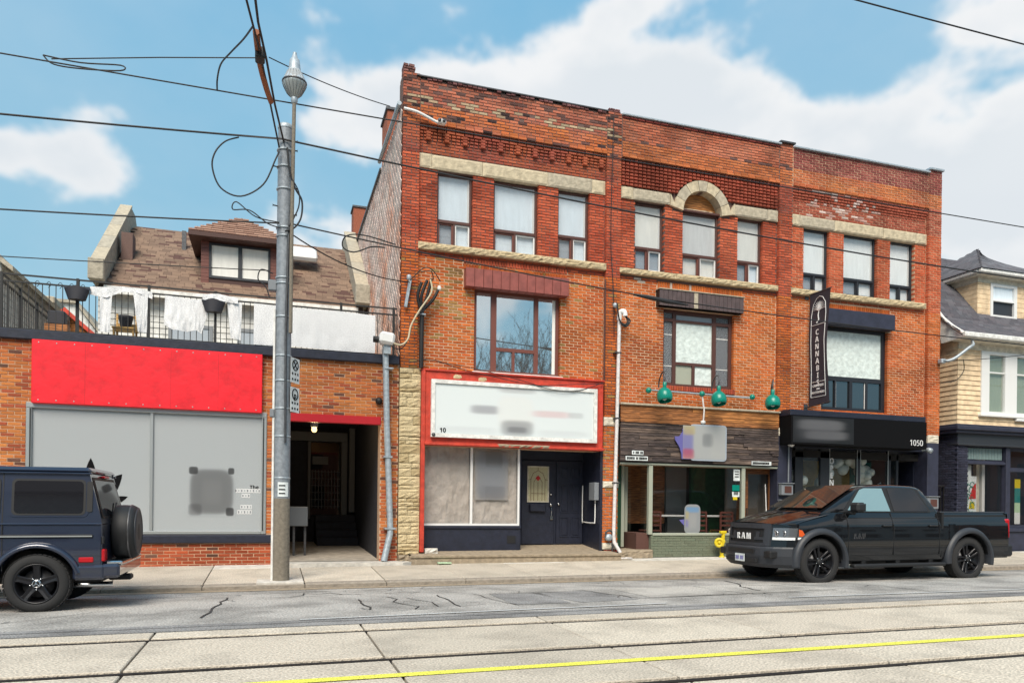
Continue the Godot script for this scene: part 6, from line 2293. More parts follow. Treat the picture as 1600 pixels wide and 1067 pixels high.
func bare_tree(at: Vector3, height: float, seed_: int, label: String) -> void:
	var r := RandomNumberGenerator.new()
	r.seed = seed_
	var t := thing("bare_tree", label, "tree", at, "bare trees across the street")
	put("trunk", mb().tube([Vector3.ZERO, Vector3(0.05, height * 0.15, 0), Vector3(0.0, height * 0.32, 0.05)], [0.26, 0.22, 0.17], 8).mesh(), "bark", t)
	var st := mb()
	var stack := []
	for i in 6:
		stack.append([Vector3(0.0, height * (0.24 + 0.015 * i), 0.03), Vector3(cos(i * 1.05) * 0.5, r.randf_range(0.8, 1.3), sin(i * 1.05) * 0.5).normalized(), height * 0.25, 0.09, 0])
	while stack.size():
		var b = stack.pop_back()
		var p: Vector3 = b[0]
		var d: Vector3 = b[1]
		var mid: Vector3 = p + d * b[2] * 0.5
		var d2 := (d + Vector3(r.randf_range(-0.3, 0.3), r.randf_range(-0.05, 0.35), r.randf_range(-0.3, 0.3))).normalized()
		var e: Vector3 = mid + d2 * b[2] * 0.5
		st.tube([p, mid, e], [b[3], b[3] * 0.8, b[3] * 0.6], 4 if b[4] > 1 else 5, false)
		if b[4] < 5:
			for k in 3 if b[4] < 3 else 2:
				var nd := (d2 + Vector3(r.randf_range(-0.75, 0.75), r.randf_range(-0.15, 0.6), r.randf_range(-0.75, 0.75))).normalized()
				stack.append([mid.lerp(e, r.randf_range(0.3, 1.0)), nd, b[2] * r.randf_range(0.58, 0.78), maxf(b[3] * 0.58, 0.010), b[4] + 1])
	put("branches", st.mesh(), "bark", t)


func opposite_side() -> void:
	bare_tree(Vector3(10.5, 0, 27.0), 12.5, 3, "bare street tree mirrored in the left pane of the big shop row window")
	bare_tree(Vector3(14.5, 0, 28.0), 14.0, 8, "bare street tree mirrored in the middle pane of the big shop row window")
	bare_tree(Vector3(18.5, 0, 26.5), 13.0, 21, "bare street tree mirrored in the right pane of the big shop row window")
	bare_tree(Vector3(27.0, 0, 27.5), 12.0, 33, "bare street tree mirrored in the black pickup's rear side window")
	var n := 0
	for h in [[-16.0, -5.0, 7.5, "clap_white"], [-3.5, 6.5, 8.0, "brick_plain"], [8.0, 19.0, 6.2, "clap_white"], [21.0, 31.0, 7.5, "brick_plain"], [33.0, 44.0, 7.0, "clap_white"], [45.0, 58.0, 8.0, "brick_plain"], [59.5, 74.0, 7.0, "brick_plain"], [75.0, 96.0, 9.0, "brick_plain"]]:
		var t := thing("opposite_house", ["white", "first brick", "low white", "second brick", "third white", "third brick", "long brick", "tallest brick"][n] + " house across the street, seen only as a reflection", "house", Vector3(h[0], 0, 32.0))
		var w := mb()
		var wd: float = h[1] - h[0]
		var holes := []
		for i in int(wd / 2.6):
			holes.append(Rect2(0.8 + i * 2.6, 3.9, 1.3, 1.6))
			holes.append(Rect2(0.8 + i * 2.6, 0.9, 1.5, 1.7))
		wall(w, Rect2(0, -0.5, wd, h[2] + 0.5), holes, 0.0, 0.3)
		put("wall", w.mesh(), h[3], t)
		put("body", mb().box(Vector3(0, -0.5, 0.45), Vector3(wd, h[2], 9.0)).mesh(), "dark_room", t)
		var r := mb()
		r.at(Transform3D(Basis(Vector3(0, 0, 1), Vector3(0, 1, 0), Vector3(1, 0, 0)), Vector3.ZERO))
		r.prism([Vector2(-0.4, h[2] - 0.1), Vector2(4.5, h[2] + 2.2), Vector2(9.4, h[2] - 0.1)], -0.3, wd + 0.3)
		put("roof", r.mesh(), "shingle_grey", t)
		n += 1


# ---------------------------------------------------------------- pole, lamp and wires

func pole_and_lamp() -> void:
	var t := thing("utility_pole", "tall grey metal utility pole with bands, standing at the kerb", "pole", Vector3(0.19, -0.06, 2.6))
	put("shaft", mb().tube([Vector3(0, 1.5, 0), Vector3(0, 5.0, 0), Vector3(0, 8.2, 0)], [0.145, 0.137, 0.128], 20).mesh(), "pole", t)
	put("weathered_foot", mb().tube([Vector3(0, -0.05, 0), Vector3(0, 0.8, 0), Vector3(0, 1.5, 0)], [0.152, 0.149, 0.1455], 20).mesh(), "pole_old", t)
	put("cap", mb().lathe([[0.135, 8.16], [0.14, 8.2], [0.12, 8.24], [0.0, 8.26]], 16).mesh(), "galv", t)
	for y in [1.85, 2.6, 3.1, 3.6, 4.05, 4.75, 5.35, 5.45, 6.2, 6.35, 7.05, 7.45, 7.75]:
		put("band", mb().lathe([[0.14, y], [0.15, y + 0.004], [0.15, y + 0.028], [0.14, y + 0.032]], 18).mesh(), "galv", t)
	for p in [[7.78, 1.0], [7.45, -1.0], [6.75, -1.0], [6.62, 1.0], [7.1, 1.0], [7.95, 1.0]]:
		put("bolt", mb().tube([Vector3(p[1] * 0.12, p[0], 0.04), Vector3(p[1] * 0.2, p[0], 0.06), Vector3(p[1] * 0.21, p[0], 0.06)], [0.012, 0.012, 0.028], 7).mesh(), "steel_dark", t)
	put("cable_guard", mb().box(Vector3(-0.175, 0.0, 0.02), Vector3(-0.135, 4.9, 0.08), 0.01).mesh(), "white_paint", t)
	put("riser_pipe", mb().tube([Vector3(0.05, 2.5, 0.16), Vector3(0.04, 4.6, 0.155), Vector3(0.07, 6.2, 0.15), Vector3(0.13, 7.2, 0.15)], 0.022, 7).mesh(), "steel_dark", t)
	put("junction_box", mb().box(Vector3(-0.27, 5.22, -0.08), Vector3(-0.12, 5.42, 0.06), 0.02).mesh(), "paint_grey", t)
	put("junction_box", mb().box(Vector3(-0.22, 2.95, 0.0), Vector3(-0.14, 3.1, 0.1), 0.015).mesh(), "paint_grey", t)
	var pad := structure(put("pole_pad", mb().box(Vector3(-0.22, -0.08, 2.35), Vector3(0.58, -0.036, 2.955), 0.006).mesh(), "concrete_white"))
	# street lamp on its own bent tube
	var l := thing("street_lamp", "acorn shaped street lamp on a slim pipe strapped to the grey pole", "street lamp", Vector3(0.33, 4.4, 2.75))
	put("pipe", mb().tube(curve([Vector3(-0.02, 0.0, 0.03), Vector3(-0.02, 1.5, 0.03), Vector3(-0.01, 3.0, 0.02), Vector3(0.0, 4.2, 0.0)], 4), 0.034, 8).mesh(), "pole_old", l)
	put("collar", mb().lathe([[0.04, 4.12], [0.06, 4.16], [0.06, 4.24], [0.045, 4.26]], 14).mesh(), "galv", l)
	put("reflector", mb().lathe([[0.06, 4.22], [0.13, 4.30], [0.205, 4.44], [0.212, 4.49], [0.205, 4.50]], 20, false).mesh(), "lamp_lower", l)
	put("rim_band", mb().lathe([[0.206, 4.475], [0.219, 4.48], [0.219, 4.505], [0.206, 4.51]], 20, false).mesh(), "steel_dark", l)
	put("glass", mb().lathe([[0.205, 4.50], [0.185, 4.56], [0.13, 4.68], [0.105, 4.72]], 20, false).mesh(), "lamp_globe", l)
	for k in 18:
		var a := TAU * k / 18.0
		put("rib", mb().tube([Vector3(cos(a) * 0.065, 4.23, sin(a) * 0.065), Vector3(cos(a) * 0.135, 4.30, sin(a) * 0.135), Vector3(cos(a) * 0.208, 4.44, sin(a) * 0.208), Vector3(cos(a) * 0.208, 4.50, sin(a) * 0.208), Vector3(cos(a) * 0.13, 4.68, sin(a) * 0.13)], 0.004, 4).mesh(), "lamp_rib", l)
	put("bulb_core", mb().lathe([[0.0, 4.48], [0.05, 4.5], [0.055, 4.6], [0.0, 4.66]], 12).mesh(), "white_frame", l)
	put("cap", mb().lathe([[0.112, 4.70], [0.105, 4.74], [0.085, 4.90], [0.06, 4.92], [0.045, 4.98], [0.035, 5.0], [0.035, 5.03], [0.0, 5.05]], 16).mesh(), "galv", l)
	# parking signs
	for i in 2:
		var s := thing("parking_sign", ["upper white no stopping sign with slashed ring strapped to the grey pole", "lower white parking sign with ringed P strapped to the grey pole"][i], "sign", Vector3(0.33, [3.76, 3.23][i], 2.70))
		s.rotation.y = deg_to_rad(58)
		put("plate", mb().box(Vector3(-0.02, -0.225, 0.0), Vector3(0.28, 0.225, 0.006), 0.002).mesh(), "white_sign", s)
		var ring := []
		for k in 21:
			ring.append(Vector3(0.13 + cos(k * TAU / 20.0) * 0.095, 0.10 + sin(k * TAU / 20.0) * 0.095, 0.008))
		put("ring", mb().tube(ring, 0.011, 5).mesh(), "print_black", s)
		if i == 0:
			put("slash", mb().tube([Vector3(0.07, 0.17, 0.009), Vector3(0.19, 0.03, 0.009)], 0.011, 5).mesh(), "print_black", s)
			put("slash", mb().tube([Vector3(0.19, 0.17, 0.009), Vector3(0.07, 0.03, 0.009)], 0.011, 5).mesh(), "print_black", s)
		else:
			text("letter", "P", 0.12, "print_black", s, Transform3D(Basis(), Vector3(0.13, 0.04, 0.007)), 0.003)
		for y in [-0.06, -0.16]:
			for x in [0.04, 0.13, 0.22]:
				put("print_mark", mb().box(Vector3(x - 0.022, y - 0.02, 0.006), Vector3(x + 0.022, y + 0.02, 0.0085)).mesh(), "print_black", s)
	var nt := thing("pole_notice", "small white notice taped round the grey pole below eye height", "notice", Vector3(0.19, 1.6, 2.6))
	var rows := []
	for j in 2:
		var row := []
		for k in 9:
			var a := 1.1 + k * 0.16
			row.append(Vector3(-cos(a) * 0.152, [-0.13, 0.13][j], sin(a) * 0.152))
		rows.append(row)
	put("sheet", mb().loft(rows, false, true).mesh(), "white_sign", nt)
	for y in [0.07, 0.0, -0.07]:
		put("print_line", mb().tube([Vector3(-0.05, y, 0.147), Vector3(0.0, y, 0.154), Vector3(0.06, y, 0.145)], 0.011, 4).mesh(), "print_black", nt)


func wire(label: String, pts: Array, r, m := "cable", called := "cable") -> void:
	if r is float and r > 0.0105 and m == "cable":
		r *= 0.78
	tag(tube(called, pts, r, m, self, 6), label, called)


func wires() -> void:
	var z := 2.6
	wire("thick twisted overhead cable passing just under the pole's top", sag(Vector3(-14, 7.3, z), Vector3(0.12, 7.85, z + 0.16), 0.12) + sag(Vector3(0.12, 7.85, z + 0.16), Vector3(30, 7.5, z), 0.42), 0.022)
	wire("topmost overhead wire crossing the brick parapets left to right", sag(Vector3(-14, 8.66, z), Vector3(34, 8.62, z), 0.06, 24), 0.016)
	wire("low overhead cable tied to the pole below its bands", sag(Vector3(-14, 5.7, z), Vector3(0.1, 6.35, z + 0.14), 0.12), 0.018)
	wire("black cable running right from the pole past the soffit boards", sag(Vector3(0.3, 6.38, z + 0.1), Vector3(7.6, 5.78, z), 0.04) + sag(Vector3(7.6, 5.78, z), Vector3(32, 5.9, z), 0.25), 0.018)
	wire("thin cable under it at the pole's left", sag(Vector3(-14, 5.05, z), Vector3(-0.05, 5.5, z + 0.1), 0.08), 0.012)
	wire("service cable dropping from the pole to the insulator on the brick corner", sag(Vector3(0.3, 6.2, z + 0.1), Vector3(2.9, 6.32, 0.12), 0.18), 0.016)
	wire("thin wire strung from upper left to the pole's hanging bundle", [Vector3(-3.53, 8.66, z), Vector3(-1.9, 9.0, z), Vector3(-0.16, 9.33, z)], 0.010)
	wire("black clamp loop where the thin wire meets the topmost wire", curve([Vector3(-3.65, 8.7, z), Vector3(-3.5, 8.58, z), Vector3(-3.1, 8.58, z), Vector3(-2.5, 8.66, z), Vector3(-2.5, 8.75, z), Vector3(-3.1, 8.68, z), Vector3(-3.65, 8.7, z)], 5), 0.016)
	wire("thin wire from the bundle to the brick building's top corner", sag(Vector3(-0.11, 9.35, z), Vector3(2.45, 10.25, -0.05), 0.06), 0.010)
	# street span towards the viewer with its orange guard
	wire("slack span cable coming overhead to the pole, left of the orange guard", [Vector3(0.08, 7.7, 2.75), Vector3(-0.05, 7.62, 4.2), Vector3(-0.2, 7.58, 5.8), Vector3(-0.36, 7.6, 6.95), Vector3(-0.9, 7.7, 11.0)], 0.020)
	wire("second span cable coming overhead to the pole, beside the orange guard", [Vector3(0.16, 7.8, 2.75), Vector3(0.0, 7.66, 4.3), Vector3(-0.12, 7.62, 5.6), Vector3(-0.22, 7.64, 6.4), Vector3(-0.5, 7.75, 11.0)], 0.022)
	wire("orange cable guard sleeve hanging on the span near the pole", curve([Vector3(-0.25, 7.66, 6.15), Vector3(-0.21, 7.62, 5.5), Vector3(-0.13, 7.6, 4.9), Vector3(-0.06, 7.6, 4.5)], 6), 0.046, "cable_orange", "cable_guard")
	tag(put("clamp", mb().box(Vector3(-0.27, 7.52, 5.62), Vector3(-0.14, 7.68, 5.82), 0.02).mesh(), "cable"), "black span clamp beside the orange cable guard's upper end", "clamp")
	wire("cable hook curving left from the span down to the topmost wire", curve([Vector3(-0.29, 7.63, 6.3), Vector3(-0.44, 7.96, 5.4), Vector3(-0.65, 8.25, 4.5), Vector3(-0.85, 8.53, 3.6), Vector3(-0.96, 8.72, 2.75), Vector3(-0.97, 8.60, 2.60)], 6), 0.018)
	wire("large round cable loop hanging left of the pole", curve([Vector3(-0.60, 7.79, 2.7), Vector3(-0.82, 7.66, 2.75), Vector3(-0.98, 7.42, 2.8), Vector3(-1.02, 7.15, 2.8), Vector3(-0.88, 6.82, 2.8), Vector3(-0.55, 6.72, 2.8), Vector3(-0.18, 6.98, 2.8), Vector3(0.02, 7.45, 2.8), Vector3(0.08, 7.62, 2.75)], 6), 0.018)
	wire("black cables bunched down the pole's right side", curve([Vector3(0.22, 7.7, 2.78), Vector3(0.26, 7.3, 2.8), Vector3(0.36, 7.0, 2.78), Vector3(0.48, 6.8, 2.75), Vector3(0.47, 6.5, 2.75), Vector3(0.36, 6.3, 2.76), Vector3(0.2, 6.2, 2.8)], 6), 0.022)
	wire("second black cable bowed out at the pole's right side", curve([Vector3(0.27, 7.2, 2.8), Vector3(0.42, 6.95, 2.78), Vector3(0.43, 6.7, 2.77), Vector3(0.34, 6.45, 2.78), Vector3(0.26, 6.3, 2.8)], 6), 0.016)
	wire("loose cable coils at the pole beside the dormer", curve([Vector3(0.1, 6.35, 2.78), Vector3(-0.3, 6.4, 2.78), Vector3(-0.62, 6.62, 2.78), Vector3(-0.68, 6.48, 2.78), Vector3(-0.4, 6.5, 2.78), Vector3(-0.1, 6.3, 2.8), Vector3(0.12, 6.25, 2.8)], 6), 0.014)
	wire("small cable loop at the pole's grey junction box", curve([Vector3(0.0, 5.45, 2.7), Vector3(-0.2, 5.5, 2.72), Vector3(-0.25, 5.32, 2.72), Vector3(-0.12, 5.2, 2.72), Vector3(-0.05, 5.0, 2.72)], 6), 0.014)
	wire("looped splice in the black cable left of the brick corner", curve([Vector3(2.2, 6.26, 2.6), Vector3(1.6, 6.36, 2.62), Vector3(1.28, 6.3, 2.63), Vector3(1.22, 6.1, 2.63), Vector3(1.42, 6.02, 2.63), Vector3(1.75, 6.16, 2.62), Vector3(2.0, 6.18, 2.6)], 6), 0.016)
	wire("black cable splice on the cable in front of the white conduit", [Vector3(7.2, 5.80, 2.6), Vector3(7.5, 5.78, 2.6), Vector3(8.0, 5.73, 2.6), Vector3(8.5, 5.70, 2.6)], [0.02, 0.045, 0.05, 0.018])
	wire("black wire high in the upper right corner of the sky", sag(Vector3(4.0, 8.7, 8.0), Vector3(20.0, 8.82, 8.0), 0.05), 0.014)
	wire("cable crossing below the corner house's eave to the service bracket", sag(Vector3(18.25, 5.6, 0.2), Vector3(24.0, 6.5, 1.2), 0.12), 0.014)
	wire("drooping cable loops below the service bracket", curve([Vector3(19.05, 5.72, 0.15), Vector3(19.1, 5.4, 0.12), Vector3(18.8, 5.1, 0.12), Vector3(18.3, 5.0, 0.1)], 6), 0.014)
	# the electric mast on the left brick corner
	var m := thing("service_mast", "black service mast with three cable heads on the brick corner", "pipe", Vector3(3.19, 4.42, 0.12))
	put("pipe", mb().tube([Vector3(0, 0, 0), Vector3(0, 1.3, 0)], 0.052, 10).mesh(), "black", m)
	put("clamp", mb().box(Vector3(-0.08, 1.18, -0.12), Vector3(0.08, 1.21, 0.07)).mesh(), "galv", m)
	for p in [[[0, 1.3, 0], [-0.02, 1.6, 0.05], [0.1, 1.95, 0.08]], [[0.02, 1.3, 0], [0.12, 1.65, 0.04], [0.2, 2.0, 0.06]], [[0.03, 1.3, 0], [0.25, 1.55, 0.04], [0.38, 1.82, 0.05]], [[-0.02, 1.3, 0], [-0.1, 1.6, 0.03], [-0.02, 1.9, 0.06]]]:
		var v := []
		for q in p:
			v.append(Vector3(q[0], q[1], q[2]))
		put("cable_head", mb().tube(curve(v, 4), 0.035, 7).mesh(), "black", m)
	put("insulator", mb().box(Vector3(0.34, 1.76, 0.02), Vector3(0.42, 1.86, 0.1), 0.02).mesh(), "white_frame", m)
	for p in [[[-0.28, 1.92, 0.05], [0.0, 2.2, 0.12], [0.2, 2.18, 0.14], [0.4, 1.95, 0.1]], [[-0.05, 2.12, 0.1], [0.18, 2.15, 0.12], [0.24, 1.98, 0.08]]]:
		var v := []
		for q in p:
			v.append(Vector3(q[0], q[1], q[2]))
		put("drip_loop", mb().tube(curve(v, 5), 0.012, 6).mesh(), "black", m)
	var ins := thing("insulator_rack", "grey insulator rack on the brick corner where the service cable ends", "insulator", Vector3(2.9, 6.2, 0.08))
	put("bar", mb().at(Transform3D(Basis(Vector3.BACK, -0.16), Vector3.ZERO)).box(Vector3(-0.035, -0.45, -0.02), Vector3(0.035, 0.2, 0.03), 0.01).mesh(), "galv", ins)
	put("insulator", mb().lathe([[0.03, 0.17], [0.06, 0.2], [0.045, 0.23], [0.06, 0.26], [0.03, 0.29]], 12).mesh(), "galv", ins)
	wire("beige cable looping from the service mast to the white camera box", curve([Vector3(3.36, 6.4, 0.2), Vector3(3.38, 6.1, 0.24), Vector3(3.1, 5.65, 0.26), Vector3(2.92, 5.3, 0.28), Vector3(2.85, 5.0, 0.32), Vector3(2.68, 4.85, 0.34), Vector3(2.44, 4.92, 0.36), Vector3(2.36, 5.02, 0.36)], 6), 0.022, "cable_beige")
	wire("thinner black cable looping from the mast behind the camera box", curve([Vector3(3.24, 5.7, 0.2), Vector3(2.98, 5.45, 0.22), Vector3(2.9, 5.1, 0.24), Vector3(2.75, 4.82, 0.26), Vector3(2.55, 4.78, 0.3), Vector3(2.42, 4.9, 0.34)], 6), 0.015)
	wire("tangled black wires along the top of the red fascia", curve([Vector3(2.9, 4.5, 0.16), Vector3(3.4, 4.62, 0.16), Vector3(4.1, 4.45, 0.16), Vector3(5.0, 4.3, 0.17), Vector3(5.9, 4.18, 0.2), Vector3(6.8, 4.25, 0.2), Vector3(7.7, 4.33, 0.16)], 6), 0.011)
	wire("sagging black wire over the red fascia's right half", curve([Vector3(3.2, 4.6, 0.16), Vector3(4.3, 4.5, 0.15), Vector3(5.5, 4.28, 0.19), Vector3(6.3, 4.1, 0.22), Vector3(7.0, 4.12, 0.2), Vector3(7.64, 4.35, 0.16)], 6), 0.009)
	wire("thin wire hanging from the parapet down the pilaster joint", curve([Vector3(7.9, 10.9, 0.06), Vector3(7.86, 8.0, 0.05), Vector3(7.95, 6.6, 0.05), Vector3(7.98, 5.5, 0.05)], 5), 0.010)
	wire("rust brown downpipe wire beside the left pilaster", [Vector3(7.74, 6.9, 0.02), Vector3(7.74, 4.4, 0.02)], 0.02, "brown_frame")
	var fd := thing("flood_light", "twin spot lamp on a white conduit below the brick building's parapet", "lamp", Vector3(2.95, 10.15, 0.1))
	put("conduit", mb().tube(curve([Vector3(-0.2, 0.06, -0.05), Vector3(0.1, 0.0, 0.0), Vector3(0.5, -0.14, 0.0), Vector3(0.62, -0.16, 0.0)], 5), 0.032, 8).mesh(), "white_frame", fd)
	put("housing", mb().box(Vector3(0.55, -0.2, -0.04), Vector3(0.74, -0.1, 0.1), 0.02).mesh(), "white_frame", fd)
	for x in [0.58, 0.68]:
		put("lens", mb().at(Transform3D(Basis(Vector3.RIGHT, PI / 2), Vector3(x, -0.15, 0.1))).lathe([[0.035, 0.0], [0.04, 0.03], [0.0, 0.035]], 10).mesh(), "steel_dark", fd)
	tag(put("brace_pipe", mb().tube([Vector3(2.66, 10.35, -0.02), Vector3(2.62, 10.3, -3.0)], 0.05, 7).mesh(), "galv"), "grey flashing pipe along the side wall's top behind the parapet", "pipe")


# ---------------------------------------------------------------- small things on the fronts

func small_things() -> void:
	# white conduit with its head between the left and middle shops
	var c := thing("white_conduit", "tall white conduit with a cable head on the brick pilaster", "pipe", Vector3(8.06, 0.2, 0.1))
	put("pipe", mb().tube([Vector3(0.03, 5.75, 0), Vector3(-0.0, 3.5, 0), Vector3(-0.06, 0.45, 0), Vector3(-0.05, 0.28, 0.02), Vector3(0.07, 0.03, 0.12)], 0.045, 10).mesh(), "pvc", c)
	for y in [1.72, 3.3, 4.9]:
		put("strap", mb().box(Vector3(-0.09, y, -0.1), Vector3(0.08, y + 0.03, 0.05)).mesh(), "steel_dark", c)
	put("head", mb().tube(curve([Vector3(0.03, 5.72, 0), Vector3(0.04, 5.9, 0.02), Vector3(0.12, 5.92, 0.08), Vector3(0.14, 5.8, 0.1)], 4), 0.06, 9).mesh(), "white_frame", c)
	for k in 3:
		put("cable_loop", mb().tube(curve([Vector3(0.14, 5.82, 0.08), Vector3(0.2 + 0.04 * k, 5.7, 0.1), Vector3(0.14, 5.6 - 0.03 * k, 0.1), Vector3(0.0, 5.7, 0.08), Vector3(-0.06, 6.0 + 0.05 * k, 0.06)], 5), 0.016, 6).mesh(), "black", c)
	put("knob", mb().lathe([[0.0, 6.0], [0.055, 6.03], [0.06, 6.1], [0.0, 6.14]], 10).mesh(), "galv", c, Transform3D(Basis(), Vector3(-0.09, 0, 0)))
	var gm := thing("gas_meter", "small round gas meter at the foot of the brick pilaster", "meter", Vector3(7.87, 0.6, 0.12))
	put("dial", mb().at(Transform3D(Basis(Vector3.RIGHT, PI / 2), Vector3.ZERO)).lathe([[0.085, -0.08], [0.09, 0.0], [0.07, 0.03], [0.0, 0.035]], 16).mesh(), "galv", gm)
	put("pipe", mb().tube(curve([Vector3(0.1, -0.45, -0.02), Vector3(0.1, 0.05, -0.02), Vector3(0.05, 0.16, -0.02), Vector3(-0.06, 0.14, -0.02), Vector3(-0.08, 0.0, -0.02)], 4), 0.022, 7).mesh(), "steel_dark", gm)
	# green gooseneck lamps on a rail
	var rail := thing("lamp_rail", "thin horizontal pipe rail with green knobs above the cafe planks", "pipe", Vector3(10.4, 4.23, 0.1))
	put("pipe", mb().tube([Vector3(-1.5, 0.03, 0), Vector3(1.52, -0.01, 0)], 0.022, 8).mesh(), "galv", rail)
	var ball := SphereMesh.new()
	ball.radius = 0.075
	ball.height = 0.15
	ball.radial_segments = 14
	ball.rings = 8
	for x in [-1.5, 0.02, 1.52]:
		put("knob", ball, "lamp_green", rail, Transform3D(Basis(), Vector3(x, 0.01, 0.02)))
	put("flex_conduit", mb().tube(curve([Vector3(0.03, -0.04, 0.02), Vector3(0.06, -0.25, 0.02), Vector3(0.08, -0.4, 0.03), Vector3(0.07, -0.66, 0.02)], 4), 0.022, 7).mesh(), "pvc", rail)
	put("junction", mb().lathe([[0.0, -0.76], [0.06, -0.74], [0.065, -0.68], [0.0, -0.65]], 10).mesh(), "white_frame", rail, Transform3D(Basis(), Vector3(0.07, 0, 0.0)))
	var names := ["left green gooseneck lamp over the small white plaques", "middle green gooseneck lamp below the lace window's right side", "right green gooseneck lamp beside the brick pilaster"]
	var proto: Node3D
	for i in 3:
		var at := Vector3([9.08, 10.6, 12.19][i], 4.06, 0.6)
		var l: Node3D
		if i == 0:
			l = thing("gooseneck_lamp", names[0], "wall lamp", at, "green gooseneck lamps above the cafe")
			put("shade", mb().lathe([[0.04, 0.21], [0.065, 0.19], [0.12, 0.155], [0.168, 0.09], [0.188, 0.02], [0.190, -0.05], [0.178, -0.115], [0.155, -0.15], [0.15, -0.145], [0.168, -0.09], [0.17, 0.0], [0.1, 0.1]], 24).mesh(), "lamp_green", l, Transform3D(Basis(Vector3.RIGHT, -0.25), Vector3.ZERO))
			put("socket", mb().lathe([[0.045, 0.19], [0.05, 0.30], [0.03, 0.33]], 12).mesh(), "lamp_green", l)
			put("arm", mb().tube(curve([Vector3(0.1, 0.27, -0.48), Vector3(0.1, 0.45, -0.45), Vector3(0.08, 0.60, -0.28), Vector3(0.03, 0.58, -0.08), Vector3(0.0, 0.45, 0.0), Vector3(0, 0.3, 0)], 5), 0.018, 7).mesh(), "steel_dark", l)
			put("bulb_globe", mb().lathe([[0.0, -0.12], [0.05, -0.10], [0.06, -0.02], [0.03, 0.08]], 10).mesh(), "white_frame", l)
			proto = l
		else:
			l = proto.duplicate()
			l.name = numbered("gooseneck_lamp", self)
			add_child(l, true)
			l.position = at
			l.set_meta("label", names[i])
		if i == 2:
			l.rotation.y = -0.35
	# cafe sign, soft coloured print, and its twin decal on the glass
	var s := thing("cafe_sign", "grey cafe sign with a blurred print and coloured left edge on dark planks", "sign", Vector3(10.62, 3.0, 0.11))
	put("board", rounded(1.06, 0.92, 0.09, 0.03), "curtain_grey", s)
	smudge("soft_print", s, Vector3(-0.13, 0.0, 0.0335), Vector2(1.24, 0.84), [[0.10, 0.5, 0.14, 0.4, Color(0.13, 0.12, 0.36), 0.9, 2.0], [0.14, 0.14, 0.14, 0.14, Color(0.42, 0.34, 0.12), 0.8, 2.0], [0.12, 0.85, 0.14, 0.16, Color(0.40, 0.03, 0.05), 0.8, 2.0], [0.58, 0.42, 0.13, 0.2, Color(0.10, 0.11, 0.12), 0.65, 2.2], [0.85, 0.5, 0.2, 0.5, Color(0.42, 0.42, 0.40), 0.5, 2.0]], Color(0.36, 0.37, 0.37))
	var fig := mb()
	fig.prism([Vector2(-0.52, 0.41), Vector2(-0.66, 0.42), Vector2(-0.76, 0.31), Vector2(-0.75, 0.26), Vector2(-0.84, 0.14), Vector2(-0.98, 0.13), Vector2(-0.96, 0.04), Vector2(-0.84, -0.13), Vector2(-0.78, -0.3), Vector2(-0.77, -0.43), Vector2(-0.52, -0.43)], 0.0, 0.028)
	put("figure_edge", fig.mesh(), "violet", s)
	var d := thing("window_decal", "grey blurred decal with blue and purple edges low on the cafe window", "decal", Vector3(10.28, 1.05, -0.045))
	put("print", rounded(0.46, 0.76, 0.13, 0.006), "decal_grey", d)
	smudge("soft_print", d, Vector3(0, 0.0, 0.008), Vector2(0.40, 0.62), [[0.5, 0.08, 0.5, 0.14, Color(0.10, 0.26, 0.48), 0.8, 2.0], [0.08, 0.35, 0.16, 0.2, Color(0.40, 0.33, 0.10), 0.6, 2.0], [0.06, 0.66, 0.16, 0.16, Color(0.16, 0.13, 0.36), 0.7, 2.0], [0.5, 0.55, 0.3, 0.3, Color(0.32, 0.32, 0.32), 0.6, 2.0]], Color(0.25, 0.26, 0.27))
	var fig2 := mb()
	fig2.prism([Vector2(-0.24, 0.0), Vector2(-0.38, -0.02), Vector2(-0.30, -0.1), Vector2(-0.24, -0.16)], -0.002, 0.005)
	put("purple_edge", fig2.mesh(), "violet", d)
	for p in [[8.6, 2.55, 0.6, 0.105, "1057 PREMISES", "longer white plaque with small black lettering above the cafe's recessed entry"], [8.625, 2.69, 0.31, 0.10, "CAFE", "short white plaque above the longer one over the cafe's entry"], [12.23, 2.525, 0.6, 0.10, "1052 DUNDAS", "white plaque above the wooden cafe door"]]:
		var q := thing("name_plaque", p[5], "sign", Vector3(p[0], p[1], 0.12))
		put("plate", mb().box(Vector3(-p[2] / 2, -p[3] / 2, -0.02), Vector3(p[2] / 2, p[3] / 2, 0.0)).mesh(), "white_sign", q)
		var lx: float = -p[2] / 2.0 + 0.03
		while lx < p[2] / 2.0 - 0.04:
			var lw := rng.randf_range(0.022, 0.04)
			if rng.randf() < 0.86:
				put("print_mark", mb().box(Vector3(lx, -0.03, 0.0), Vector3(lx + lw * 0.8, 0.03, 0.003)).mesh(), "print_black", q)
			lx += lw
	var notes := [[11.59, 2.21, 0.19, 0.3, "white_sign", "white window notice at the cafe pane's upper right"], [11.57, 1.86, 0.22, 0.18, "lamp_green", "green headed card below the white window notice"], [11.57, 1.72, 0.22, 0.16, "white_sign", "white card under the green headed card"], [11.55, 1.60, 0.13, 0.08, "standpipe", "small yellow sticker under the white card"]]
	for p in notes:
		var q := thing("window_notice", p[5], "notice", Vector3(p[0], p[1], -0.05))
		put("sheet", mb().box(Vector3(-p[2] / 2, -p[3] / 2, 0), Vector3(p[2] / 2, p[3] / 2, 0.004)).mesh(), p[4], q)
		if p[4] == "white_sign":
			for k in 3:
				put("print_line", mb().box(Vector3(-p[2] * 0.32, p[3] * (0.25 - 0.22 * k), 0.004), Vector3(p[2] * 0.32, p[3] * (0.25 - 0.22 * k) + 0.025, 0.006)).mesh(), "print_black", q)
